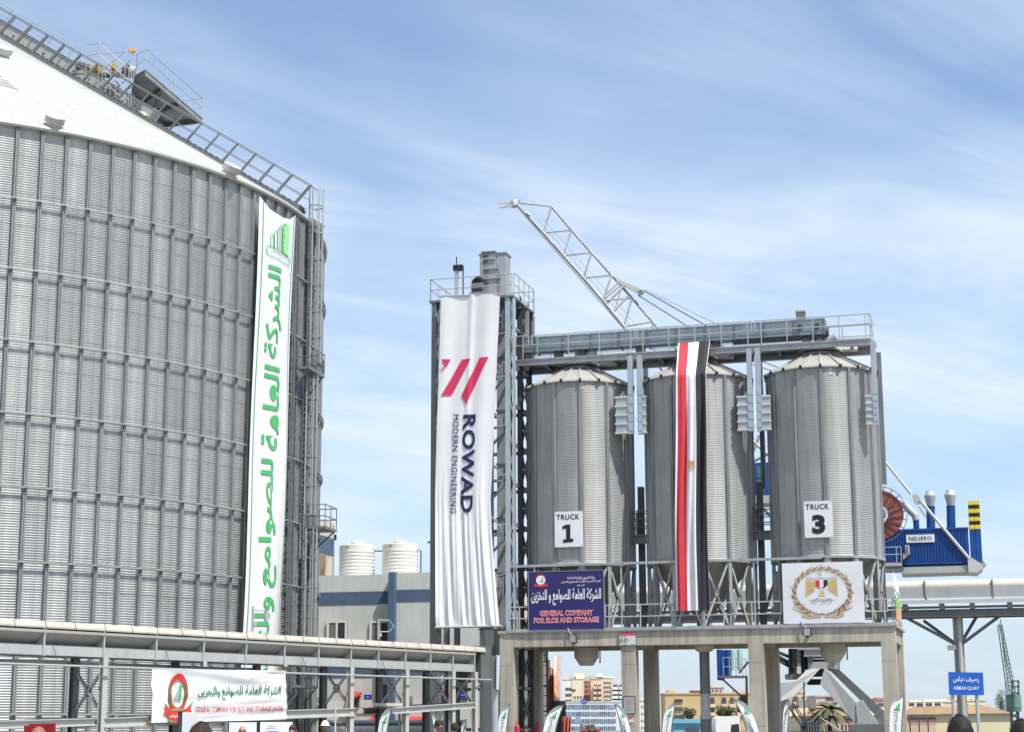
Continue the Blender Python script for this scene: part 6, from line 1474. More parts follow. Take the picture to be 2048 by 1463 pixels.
block('apartment_block', 'orange brick apartment block between cream neighbours', 1167.5, 1184, 1362, Yb + 10, WALLS[2], grid(1171, 1178, 2, 1369, 1398, 4, 4, 4), tops=((1170, 1193, 1352, 6),))
block('apartment_block', 'peach apartment block with stacked balconies', 1183, 1206, 1357, Yb - 5, WALLS[0], grid(1188, 1196, 2, 1368, 1400, 4, 6, 4), bal=True, tops=((1193, 1206, 1346, 3), (1192, 1207, 1353, 6)))
block('apartment_block', 'pink apartment block crowded with small windows', 1205, 1228, 1355, Yb + 15, WALLS[1], grid(1208, 1222, 4, 1362, 1398, 5, 3, 4), tops=((1207, 1230, 1352, 3),))
block('apartment_block', 'white apartment block with dark deep balconies beside the middle column', 1224, 1250, 1364, Yb - 12, WALLS[3], grid(1226, 1238, 2, 1368, 1404, 5, 10, 5.5), bal=True)
block('white_tower_block', 'plain white block with small window pairs seen right of the middle column', 1279, 1302, 1400, 560, hue('white_plaster', (.64, .63, .61), .03), grid(1283, 1293, 3, 1410, 1452, 4, 2.2, 3.5), tops=((1281, 1295, 1393, 0),))
# yellow arcaded building
def arches(T, xs, y0, y1, Y, w_):
    for x in xs:
        a_, b_ = at(x - w_ / 2, y1, Y), at(x + w_ / 2, y1, Y); zt = zat(x, y0, Y); r_ = (b_.x - a_.x) / 2; cx_ = (a_.x + b_.x) / 2
        pts = [Vector((a_.x, Y - .15, a_.z)), Vector((b_.x, Y - .15, a_.z))] + [Vector((cx_ + r_ * math.cos(math.pi * k / 8), Y - .15, zt - r_ + r_ * math.sin(math.pi * k / 8))) for k in range(9)]
        MB().prism(pts, (0, .3, 0)).build('arched_opening', DWIN, T)
        MB().hexa((cx_, Y - .5, a_.z - .35), (r_ + .2, 0, 0), (0, .35, 0), (0, 0, .4)).build('balcony', WALLS[0], T)
T = block('arcade_building', 'yellow building with arched openings seen between the pipe and a column', 1331, 1502, 1387, 420, WALLS[5], [], 12, tops=((1335, 1349, 1379, 5), (1469, 1490, 1378, 4)))
arches(T, [1425, 1448, 1464, 1480], 1393, 1407, 420, 9); arches(T, [1425, 1448, 1464, 1480], 1411, 1424, 420, 9)
for y in (1397, 1413, 1428):
    for x in (1357,): 
        a_, b_ = at(x - 8, y, 420), at(x + 8, y + 6, 420); MB().hexa(((a_.x + b_.x) / 2, 419.9, (a_.z + b_.z) / 2), ((b_.x - a_.x) / 2, 0, 0), (0, .2, 0), (0, 0, (a_.z - b_.z) / 2)).build('window', DWIN, T)
block('apartment_block', 'red and white tower far behind the arcaded building', 1389, 1406, 1381, 520, hue('terracotta', (.46, .22, .19)), grid(1390, 1399, 2, 1384, 1402, 4, 4, 3))
block('apartment_block', 'pale terracotta block far behind the arcades', 1418, 1450, 1374, 560, WALLS[4], grid(1424, 1440, 3, 1378, 1390, 2, 3, 3), tops=((1424, 1441, 1370, 0),))
T = block('arcade_building', 'yellow building with arched balconies left of the unloader portal', 1575, 1612, 1384, 400, WALLS[5], [(1603, 1607, 1392, 1398), (1613, 1616, 1395, 1400)], 10)
arches(T, [1592], 1391, 1403, 400, 14); arches(T, [1592], 1408, 1420, 400, 14)
block('low_house', 'low pink house roof behind the palm tree', 1634, 1672, 1392, 380, WALLS[4], [(1652, 1668, 1394, 1398), (1652, 1666, 1409, 1412)], 12, group='low quay houses')
block('low_house', 'low white house between the arcades and the pink house', 1612, 1640, 1399, 390, WALLS[3], [], 12, group='low quay houses')
block('low_house', 'pink house with a red roof beside the right concrete column', 1751, 1790, 1399, 360, WALLS[4], [(1756, 1768, 1405, 1409)], 12, roofmat=hue('red_tile', (.50, .16, .11)), tops=((1754, 1772, 1394, 2),), group='low quay houses')
# long white sheds with tan roofs on the right
TANR = hue('tan_sheet_roof', (.58, .40, .25)); SHEDW = hue('cream_shed_wall', (.66, .57, .38)); SHEDD = hue('brown_shed_front', (.22, .13, .12))
def shed(label, px0, px1, pyr, pye, Y, depth=30, apex=None, open_=True):
    a_, b_ = at(px0, pye, Y), at(px1, pye, Y); ze = a_.z; zr = zat((px0 + px1) / 2, pyr, Y); ax_ = (a_.x + (b_.x - a_.x) * (apex if apex is not None else .5))
    T = thing('warehouse', label, 'building', Vector(((a_.x + b_.x) / 2, Y + depth / 2, 0)), 'quay warehouses')
    MB().hexa(((a_.x + b_.x) / 2, Y + depth / 2, ze / 2), ((b_.x - a_.x) / 2, 0, 0), (0, depth / 2, 0), (0, 0, ze / 2)).build('wall', SHEDW, T)
    MB().prism([Vector((a_.x - .5, Y - .6, ze + .02)), Vector((b_.x + .5, Y - .6, ze + .02)), Vector((ax_, Y - .6, zr))], (0, depth + 1, 0)).build('roof', TANR, T)
    if open_:
        n = 4
        for k in range(n):
            x0 = a_.x + (b_.x - a_.x) * (k + .08) / n; x1 = a_.x + (b_.x - a_.x) * (k + .92) / n
            o = MB().hexa(((x0 + x1) / 2, Y - .1, ze * .45), ((x1 - x0) / 2, 0, 0), (0, .15, 0), (0, 0, ze * .42)).build('bay', SHEDD, T)
            MB().hexa(((x0 + x1) / 2, Y - .3, ze * .55), ((x1 - x0) / 2, 0, 0), (0, .06, 0), (0, 0, .12)).build('rail', WALLS[0], o)
            for j in range(5): MB().hexa((x0 + (x1 - x0) * (j + .5) / 5, Y - .3, ze * .3), (.10, 0, 0), (0, .06, 0), (0, 0, ze * .25)).build('baluster', WALLS[0], o)
    return T
shed('tan roofed warehouse just right of the concrete deck', 1800, 1872, 1411, 1428, 300, apex=.38)
shed('tan roofed warehouse behind the quay sign', 1872, 1955, 1410, 1427, 305, apex=.05, open_=False)
shed('tan roofed warehouse left of the green crane', 1946, 2022, 1407, 1426, 310, apex=.15, open_=False)
shed('cream roofed quay shed behind the palm tree', 1600, 1760, 1413, 1431, 330, apex=.2)
T = block('market_hall', 'long low building with white posts and open dark gallery behind the warehouses', 1800, 1908, 1403, 420, WALLS[1], [(1803, 1884, 1406, 1416)], 14, tops=((1848, 1892, 1397, 3), (1818, 1842, 1399, 1)), group='low quay houses')
for px in (1815, 1831, 1849, 1867, 1884): p_ = at(px, 1411, 419); MB().hexa((p_.x, 419.2, p_.z), (.22, 0, 0), (0, .2, 0), (0, 0, .8)).build('post', WALLS[3], T)
block('low_house', 'cream house with a dark doorway right of the quay sign', 1890, 1974, 1400, 440, WALLS[1], [(1939, 1944, 1396, 1400), (1940, 1944, 1410, 1414), (1925, 1938, 1407, 1412)], 14, tops=((1905, 1945, 1393, 0),), group='low quay houses')
# foreground clutter of the quay
kio = block('kiosk', 'pale blue kiosk roof under the deck beside the telescopic pipe', 1347, 1412, 1445, 130, hue('kiosk_blue', (.16, .42, .56)), [(1372, 1398, 1455, 1463)], 4, group='quay kiosks')
T = thing('red_tarpaulin', 'folded red tarpaulin hanging from a post behind the left flag', 'tarpaulin', at(1130, 1463, 66))
tp = MB(); 
def tmap(u, v):
    p_ = at(1121 + 17 * u + 4 * (1 - v), 1432 + (1500 - 1432) * v, 66); return p_ + Vector((0, .12 * math.sin(u * 16), 0))
cloth_grid(tp, tmap, 24, 10); tp.build('cloth', M('red_tarp', (.55, .16, .11), .7, 0, .1, 1), T, True)
MB().tube(Vector((at(1130, 1432, 66.4).x, 66.4, 0)), at(1130, 1431, 66.4), .05).build('post', GREYST, T)
# tall printed hoarding edge between the left columns
T = thing('hoarding', 'orange and pale blue printed hoarding standing between the left deck columns', 'billboard', Vector((at(1110, 1400, 84).x, 84, 0)))
a_, b_ = at(1107.5, 1310, 84), at(1124, 1316, 84.6); zb_ = zat(1110, 1400, 84)
hz_ = lambda u, v: Vector((a_.x + (b_.x - a_.x) * u, a_.y + (b_.y - a_.y) * u, zb_ + (a_.z - zb_) * v))
MB().prism([hz_(0, 0), hz_(1, 0), hz_(1, 1), hz_(0, 1)], (0, .2, 0)).build('panel', M('hoarding_sky', (.50, .57, .70), .6, 0, .12, 1), T)
e_ = MB(); poly2(e_, [(0, 0), (.78, 0), (.70, .4), (.62, .75), (.60, 1), (0, 1)], lambda u, v: hz_(u, v) - Vector((0, .02, 0)), 0); poly2(e_, [(0, .55), (.35, .6), (.40, 1), (0, 1)], lambda u, v: hz_(u, v) - Vector((0, .03, 0)), 1)
e_.build('print', [M('hoarding_orange', (.72, .40, .26), .6, 0, .2, 1.5), M('hoarding_cream', (.76, .70, .60), .6, 0, .08, 1)], T)
MB().hexa(((a_.x + .25), 84.6, zb_ / 2), (.3, 0, 0), (0, .2, 0), (0, 0, zb_ / 2)).build('post', DARK, T)
T2 = thing('scrap_stack', 'rusty brown steel stack beside the printed hoarding', 'steel stack', Vector((at(1102, 1400, 85).x, 85, 0)))
for k in range(7): 
    x = at(1096 + 2.4 * k, 1400, 85).x; MB().beam(Vector((x, 85, 0)), Vector((x + .06, 85 + .1 * (k % 2), zat(1100, 1318 + 9 * (k % 3) + 6 * k, 85))), .09, .12, (0, 1, 0)).build('steel_bar', M('rust', (.28, .09, .05), .8, .1, .3, 2), T2)
T = thing('red_excavator', 'red machine top with grey arms parked far behind the deck', 'vehicle', Vector((at(1180, 1463, 150).x, 150, 0)))
a_, b_ = at(1162, 1458, 150), at(1200, 1475, 150)
MB().hexa(((a_.x + b_.x) / 2, 151, 1.0), ((b_.x - a_.x) / 2, 0, 0), (0, 1, 0), (0, 0, a_.z - 1.0)).build('body', REDP, T)
MB().pipe([at(1163, 1460, 150), at(1163, 1446, 150), at(1172, 1450, 150), at(1186, 1448, 150), at(1193, 1456, 150)], .13, 8).build('arm', GALVD, T); MB().tube(at(1178, 1449, 150), at(1181, 1460, 150), .12).build('ram', GREYST, T)
MB().hexa(at(1178, 1453, 150.5), (.35, 0, 0), (0, .3, 0), (0, 0, .15)).build('engine_cover', CREAM, T)
T = thing('truck', 'white truck cab roof parked under the deck beside the feather flag', 'truck', Vector((at(1455, 1463, 100).x, 100, 0)))
a_, b_ = at(1431, 1431, 100), at(1480, 1431, 100)
cabp = [Vector((a_.x, 100, .5)), Vector((b_.x, 100, .5)), Vector((b_.x, 100, a_.z)), Vector((a_.x + .25, 100, a_.z)), Vector((a_.x + .06, 100, a_.z - .12)), Vector((a_.x, 100, a_.z - .35))]
MB().prism(cabp, (0, 2.2, 0)).build('cab', M('truck_white', (.80, .80, .80), .35, 0, .02, 1), T)
MB().prism([at(1463, 1448, 99.97), at(1478, 1446, 99.97), at(1480, 1470, 99.97), at(1461, 1470, 99.97)], (0, .02, 0)).build('side_window', GLASS, T)
MB().hexa(((a_.x + b_.x) / 2 + 3, 101.1, 1.1), (4.0, 0, 0), (0, 1.0, 0), (0, 0, .2)).build('chassis', DARK, T)
for x in (a_.x + .5, a_.x + 4, a_.x + 5.2): MB().tube((x, 99.98, .5), (x, 100.4, .5), .5, 18).build('wheel', BLACK, T)
# container and crates by the portal
T = thing('shipping_container', 'dark blue container standing under the unloader portal', 'container', Vector((at(1625, 1463, 108).x, 108, 0)))
a_, b_ = at(1613, 1443, 108), at(1640, 1443, 108)
MB().hexa(((a_.x + b_.x) / 2, 109.2, a_.z / 2), ((b_.x - a_.x) / 2, 0, 0), (0, 1.2, 0), (0, 0, a_.z / 2)).build('body', M('container_navy', (.03, .045, .08), .5, .1, .15, 1), T)
for k in range(5): x = a_.x + (b_.x - a_.x) * (k + .5) / 5; MB().hexa((x, 107.97, a_.z / 2), (.03, 0, 0), (0, .03, 0), (0, 0, a_.z / 2 - .1)).build('door_bar', GREYST, T)

# far green dock crane
GY = 210; GR = M('green_crane_paint', (.09, .17, .14), .5, .05, .15, .5)
T = thing('dock_crane', 'green dock crane with a lattice jib at the right edge', 'crane', Vector((at(2030, 1450, GY).x, GY, 0)))
G = lambda px, py, d=0.0: at(px, py, GY) + Vector((0, d, 0))
jl0, jl1, jr0, jr1 = (2000, 1248), (2019, 1386), (2003, 1246), (2031, 1384)
for d in (0, 1.0):
    MB().tube(G(*jl0, d), G(*jl1, d), .07).build('jib_chord', GR, T); MB().tube(G(*jr0, d), G(*jr1, d), .07).build('jib_chord', GR, T)
for k in range(17):
    f0, f1 = k / 17, (k + 1) / 17; L_ = lambda f: (jl0[0] + (jl1[0] - jl0[0]) * f, jl0[1] + (jl1[1] - jl0[1]) * f); R_ = lambda f: (jr0[0] + (jr1[0] - jr0[0]) * f, jr0[1] + (jr1[1] - jr0[1]) * f)
    MB().tube(G(*L_(f0)), G(*R_(f1)), .04).build('lattice_bar', GR, T); MB().tube(G(*L_(f1)), G(*R_(f1)), .04).build('lattice_bar', GR, T)
MB().tube(G(2001, 1246), G(2001, 1237), .06).build('jib_tip', GR, T)
MB().tube(G(2003, 1250, -.4), G(2014, 1386, -.4), .015).build('rope', DARK, T); MB().tube(G(2003, 1250, -.4), G(2009, 1386, -.4), .015).build('rope', DARK, T)
for px in (2024, 2037):
    MB().beam(G(px, 1360), G(px, 1388), .2, .2, (0, 1, 0)).build('gantry_post', GR, T)
for py in (1361, 1372, 1385): MB().beam(G(2023, py), G(2038, py), .2, .2).build('gantry_tie', GR, T)
cc = G(2034, 1400, 1.5); r_ = (at(2048, 1400, GY).x - at(2017, 1400, GY).x) / 2 * 1.0
MB().rev([(0, zat(2034, 1386, GY) - cc.z), (r_, zat(2034, 1387, GY) - cc.z), (r_, zat(2034, 1407, GY) - cc.z), (r_ * 1.02, zat(2034, 1412, GY) - cc.z), (r_ * .9, zat(2034, 1422, GY) - cc.z), (0, zat(2034, 1422, GY) - cc.z)], cc, 28).build('machine_house', M('green_crane_light', (.14, .27, .21), .5, .05, .15, .5), T)
for px in (2027, 2040):
    MB().beam(G(px, 1422, 1), Vector((G(px, 1422, 1).x, GY + 1, 0)), .3, .3, (0, 1, 0)).build('pedestal_leg', DARK, T)
for py in (1424, 1436, 1448): 
    MB().beam(G(2027, py, 1), G(2040, py + 12, 1), .12, .12).build('pedestal_brace', DARK, T); MB().beam(G(2040, py, 1), G(2027, py + 12, 1), .12, .12).build('pedestal_brace', DARK, T)

# ---- trees
LEAF = [M('leaf_dark', (.035, .05, .025), .7, 0, .35, .8), M('leaf_mid', (.06, .075, .035), .7, 0, .35, .8)]
BARK = M('bark', (.09, .065, .045), .9, 0, .2, 2)
def tree(label, px, pyt, pyb, hw_px, Y, n=1500, seed=1, dry=False):
    rnd = random.Random(seed); top = zat(px, pyt, Y); bot = zat(px, pyb, Y); x0 = at(px, 1450, Y).x; wx = hw_px / FPX * Y
    T = thing('tree', label, 'tree', Vector((x0, Y, 0)), 'far trees')
    tr = MB(); zc_ = max(.5, (top + bot) / 2); tr.tube((x0, Y, 0), (x0 + .1, Y, zc_), wx * .10, 8, wx * .05)
    for k in range(6): a = k * 1.05; tr.tube((x0, Y, zc_ * .7), (x0 + wx * .6 * math.cos(a), Y + wx * .6 * math.sin(a), zc_ + (top - zc_) * .4 * rnd.random()), wx * .035, 5, wx * .012)
    tr.build('trunk', BARK, T)
    lobes = [(rnd.uniform(-.55, .55), rnd.uniform(-.55, .55), rnd.uniform(-.5, .6), rnd.uniform(.35, .6)) for _ in range(11)]
    cr = MB(); sz = wx * .075
    for i in range(n):
        lx, ly, lz, lr = lobes[i % 11]; v = Vector((rnd.gauss(0, 1), rnd.gauss(0, 1), rnd.gauss(0, 1))).normalized() * lr * rnd.uniform(.65, 1.05) ** .5
        p_ = Vector((x0 + (lx + v.x) * wx * .9, Y + (ly + v.y) * wx * .9, (top + bot) / 2 + (lz + v.z) * (top - bot) / 2 * .86))
        a_ = Vector((rnd.gauss(0, 1), rnd.gauss(0, 1), rnd.gauss(0, 1))).normalized(); b_ = a_.orthogonal().normalized(); s_ = sz * rnd.uniform(.5, 1.3)
        cr.add([p_ - a_ * s_, p_ + b_ * s_ * .7, p_ + a_ * s_, p_ - b_ * s_ * .7], [(0, 1, 2, 3)], rnd.randint(0, 1))
    cr.build('crown', LEAF, T)
tree('dark bushy tree in front of the yellow building left of the pipe', 1378, 1411, 1446, 17, 300, 1600, 3)
tree('broad dark bush behind the white truck roof', 1452, 1408, 1434, 22, 280, 1600, 5)
tree('small green bush left of the palm tree', 1626, 1410, 1422, 10, 300, 700, 8)
tree('dark tree behind the green dock crane', 2004, 1378, 1428, 13, 330, 1400, 11)
tree('low tree right behind the green dock crane', 2010, 1400, 1440, 10, 320, 900, 12)
def palm(px, pyt, Y):
    x0 = at(px, 1450, Y).x; zt = zat(px, pyt + 9, Y); T = thing('palm_tree', 'small palm tree beyond the unloader portal', 'tree', Vector((x0, Y, 0)))
    MB().tube((x0, Y, 0), (x0 + .1, Y, zt), .28, 8, .22).build('trunk', BARK, T); rnd = random.Random(4)
    PM = M('palm_leaf', (.10, .10, .05), .7, 0, .3, 1)
    for k in range(34):
        az = k * 2.4; el = rnd.uniform(-.5, 1.25); L_ = 2.3 * rnd.uniform(.8, 1.05); fr_ = MB(); d = Vector((math.cos(az), math.sin(az), 0)); pts = []
        for j in range(7): q = j / 6; pts.append(Vector((x0, Y, zt)) + d * (L_ * q * math.cos(el * (1 - q * .6))) + Zv * (L_ * (math.sin(el) * q - .62 * q * q)))
        sd = d.cross(Zv)
        for j in range(6):
            fr_.add([pts[j], pts[j + 1], pts[j + 1] + sd * .22 - Zv * .12, pts[j] + sd * .26 - Zv * .10], [(0, 1, 2, 3)]); fr_.add([pts[j], pts[j + 1], pts[j + 1] - sd * .22 - Zv * .12, pts[j] - sd * .26 - Zv * .10], [(0, 1, 2, 3)])
        fr_.build('frond', PM, T)
palm(1659, 1408, 170)

# ================================================================ feather flags
def feather(px_t, py_t, px_b, w_px, Y, lean, label, back=False):
    """a curved sail-shaped flag: pole on one side, cloth reaching below the frame"""
    H = zat(px_t, py_t, Y); x_t = at(px_t, py_t, Y).x; wd = w_px / FPX * Y; sg = 1 if lean > 0 else -1
    xb = at(px_b, 1463, Y).x; zb_ = .45
    T = thing('feather_flag', label, 'flag', Vector((xb, Y, 0)), 'company feather flags')
    def fm(u, v, lift=0.0):                                     # v 0 bottom, 1 top; u 0 at the pole
        x = xb + (x_t - xb) * v ** 1.6; cut = wd * (1 if v < .72 else max(0.02, math.cos((v - .72) / .28 * math.pi / 2)) ** .8)
        z = zb_ + (H - zb_) * v
        return Vector((x + sg * cut * u - sg * wd * .0, Y - lift - .05 * math.sin(u * 5 + v * 9), z))
    def fm2(u, v, lift=0.0):                                    # cloth hangs on the inner side of the bent pole
        xp = xb + (x_t - xb) * (v ** 2.2); full = wd * 1.0; top = max(0.0, (v - .78) / .22); w2 = full * math.sqrt(max(0.0004, 1 - top * top))
        return Vector((xp - sg * w2 * u, Y - lift - .04 * math.sin(u * 5 + v * 9), zb_ + (H - zb_) * v))
    f = MB(); cloth_grid(f, fm2, 8, 40); f.build('cloth', CLOTHW, T, True)
    MB().pipe([fm2(0, k / 20) for k in range(21)], .018).build('pole', GREYST, T); MB().tube(Vector((xb, Y, 0)), fm2(0, 0), .025).build('pole_foot', GREYST, T)
    MB().rev([(.35, 0), (.35, .06), (.05, .1)], (xb, Y, 0), 12).build('base', DARK, T)
    lf = lambda u, v: fm2(1 - u if sg > 0 else u, v, .03)
    lt = MB(); letter(lt, 'الشركة العامة للصوامع', (.30, .20, .72, .74), lf, 0, .012, 'cw' if 0 else 'ccw', res=1); lt.build('lettering', INKDG, T)
    e_ = MB(); poly2(e_, [(.35, .79), (.72, .79), (.72, .87), (.62, .875)], lf, 0); poly2(e_, [(.25, .765), (.78, .765), (.78, .78), (.25, .78)], lf, 1); e_.build('logo', [INKG, INKDG], T)
FF = [(784, 1412, 768, 18, 44, 1, 'white feather flag leaning right in front of the conveyor walkway'),
      (862, 1420, 872, 9, 46, -1, 'slim white feather flag beside the man in the white shirt'),
      (1020, 1407, 1010, 17, 58, 1, 'white feather flag against the left concrete column'),
      (1127, 1408, 1105, 24, 60, 1, 'grey shaded feather flag leaning right in front of the red tarpaulin'),
      (1230, 1406, 1247, 17, 60, -1, 'white feather flag leaning left of the middle concrete column'),
      (1351, 1404, 1340, 18, 60, 1, 'feather flag in front of the dark back column near the kiosk'),
      (1469, 1397, 1500, 22, 60, -1, 'white feather flag leaning left in front of the truck'),
      (1579, 1398, 1574, 10, 62, 1, 'narrow feather flag beside the back column left of the portal'),
      (1808, 1388, 1802, 24, 60, 1, 'large white feather flag at the right end of the deck'),
      (933, 1436, 930, 9, 48, 1, 'small white pennant between the man in white and the tower foot')]
for a_ in FF: feather(*a_)

# ================================================================ event furniture at the lower left
def screen(px0, px1, pyt, Y, label, k):
    a_, b_ = at(px0, pyt, Y), at(px1, pyt, Y); T = thing('event_screen', label, 'screen', Vector(((a_.x + b_.x) / 2, Y, 0)))
    MB().hexa(((a_.x + b_.x) / 2, Y + .06, a_.z - .45), ((b_.x - a_.x) / 2, 0, 0), (0, .05, 0), (0, 0, .45)).build('frame', BLACK, T)
    m_ = M('screen_white', (.75, .76, .80), .3, 0, .02, 1)
    MB().hexa(((a_.x + b_.x) / 2, Y + .005, a_.z - .45), ((b_.x - a_.x) / 2 - .03, 0, 0), (0, .004, 0), (0, 0, .42)).build('picture', m_, T)
    fn = lambda u, v: Vector((a_.x + (b_.x - a_.x) * u, Y - .006, a_.z - .9 + .9 * v)); e_ = MB()
    if k: 
        poly2(e_, [(.22, .60), (.55, .60), (.55, .74), (.22, .74)], fn, 0); poly2(e_, [(.22, .60), (.30, .60), (.30, .74), (.22, .74)], lambda u, v: fn(u, v) - Vector((0, .004, 0)), 1)
        for q in range(2): poly2(e_, [(.2 + .05 * q, .80 + .06 * q), (.5, .80 + .06 * q), (.5, .815 + .06 * q), (.2 + .05 * q, .815 + .06 * q)], fn, 2)
        e_.build('print', [M('screen_blue', (.10, .30, .70), .4, 0, .1, 2), M('screen_orange', (.7, .3, .2), .4, 0, .1, 2), INKGREY], T)
    else:
        poly2(e_, [(.24, 0.05), (.245, .05), (.245, .95), (.24, .95)], fn, 0); e_.build('print', [INKGREY], T)
    for x in (a_.x + .1, b_.x - .1): MB().tube((x, Y + .1, 0), (x, Y + .1, a_.z - .85), .03).build('stand', BLACK, T)
screen(456, 516, 1440.5, 42, 'outdoor screen with pale picture, the left of two behind the bald man', 0)
screen(518, 588, 1440, 42, 'outdoor screen with a blue patch, the right of two under the wide banner', 1)
T = thing('loudspeaker', 'slim black loudspeaker column beside a white panel', 'loudspeaker', Vector((at(360, 1463, 30).x, 30, 0)))
a_, b_ = at(356, 1422, 30), at(366, 1422, 30); MB().hexa(((a_.x + b_.x) / 2, 30.1, a_.z / 2), ((b_.x - a_.x) / 2, 0, 0), (0, .1, 0), (0, 0, a_.z / 2)).build('cabinet', BLACK, T); MB().hexa(((a_.x + b_.x) / 2, 29.99, a_.z / 2), ((b_.x - a_.x) / 2 - .01, 0, 0), (0, .008, 0), (0, 0, a_.z / 2 - .03)).build('grille', DARK, T)
T = thing('display_board', 'blank white display panel behind the dark haired man in front of the wide banner', 'panel', Vector((at(380, 1463, 29).x, 29, 0)))
a_, b_ = at(365, 1423, 29), at(396, 1423, 29); MB().hexa(((a_.x + b_.x) / 2, 29.02, a_.z - .6), ((b_.x - a_.x) / 2, 0, 0), (0, .02, 0), (0, 0, .6)).build('sheet', SIGNW, T)
for x in (a_.x + .04, b_.x - .04): MB().tube((x, 29.1, 0), (x, 29.1, a_.z - .1), .02).build('stand', GREYST, T)
T = thing('red_placard', 'deep red placard behind a bald head at the lower left', 'placard', Vector((at(80, 1463, 17).x, 17, 0)))
a_, b_ = at(47, 1451, 17), at(110, 1445, 17)
MB().prism([at(48, 1450, 17), at(58, 1450, 17), at(58, 1446.5, 17), at(110, 1445, 17), at(110, 1540, 17), at(47, 1540, 17)], (0, .03, 0)).build('panel', M('placard_red', (.26, .005, .008), .5, 0, .25, 8), T)
MB().tube((a_.x + .15, 17.05, 0), (a_.x + .15, 17.05, 1.5), .02).build('stand', GREYST, T)
T = thing('display_screen', 'upright blue grey display seen edge on beside the left concrete column', 'screen', Vector((at(988, 1400, 55).x, 55, 0)))
a_ = at(983, 1309, 55); b_ = at(999, 1309, 55); zb_ = zat(990, 1376, 55)
MB().prism([at(984, 1310, 55), at(993, 1310, 55), at(992, 1377, 55), at(984, 1374, 55)], (0, .4, 0)).build('housing', GREYST, T); MB().prism([at(993.5, 1308, 54.9), at(999.5, 1310, 54.9), at(998, 1379, 54.9), at(992.5, 1377, 54.9)], (0, .3, 0)).build('front', M('display_blue_grey', (.5, .57, .64), .3, 0, .06, 1), T)
MB().tube((at(990, 1380, 55).x, 55.2, 0), (at(990, 1380, 55).x, 55.2, zb_ + .2), .10, 14).build('post', PALE, T)
T = thing('white_pole', 'short white pole rising between the conveyor posts', 'pole', Vector((at(671, 1463, 45).x, 45, 0))); MB().tube((at(671, 1463, 45).x, 45, 0), at(671, 1410, 45), .03, 8, .02).build('pole', WHITEST, T); MB().rev([(.12, 0), (.12, .05), (.03, .08)], (at(671, 1463, 45).x, 45, 0), 12).build('base', GREYST, T)
for k, (px, py, lab) in enumerate(((1034, 1447, 'red fire extinguisher on a stand left of the young man'), (1074, 1444, 'red fire extinguisher on the dark back column'))):
    p_ = at(px, py, 62 if k == 0 else 78); T = thing('fire_extinguisher', lab, 'extinguisher', Vector((p_.x, p_.y, 0)), 'fire extinguishers')
    MB().rev([(.0, -.55), (.09, -.55), (.09, -.08), (.05, 0), (.02, .02), (.02, .08)], p_, 14).build('cylinder', REDP, T); MB().tube(p_ + Vector((0, 0, .06)), p_ + Vector((.08, 0, .08)), .015).build('handle', BLACK, T); MB().tube(Vector((p_.x, p_.y + .02, 0)), p_ - Vector((0, -.02, .55)), .02).build('stand', GREYST, T)

# steel pipes and moored clutter at the foot of the office wall
T = thing('pipe_stack', 'stack of dark steel pipes lying at the foot of the office wall', 'pipe', Vector((at(740, 1463, 84).x, 84, 0)))
for k, (py, r_, m_) in enumerate(((1446, .16, GALVD), (1452, .22, DARK), (1460, .30, GALV))): MB().tube(at(640, py, 84), at(930, py - 1, 84), r_, 12).build('pipe', m_, T)
MB().fbox(Fr(0, 640, 84), 0, 6.8, .1, .6, 0, 1.3).build('cradle', DARK, T)

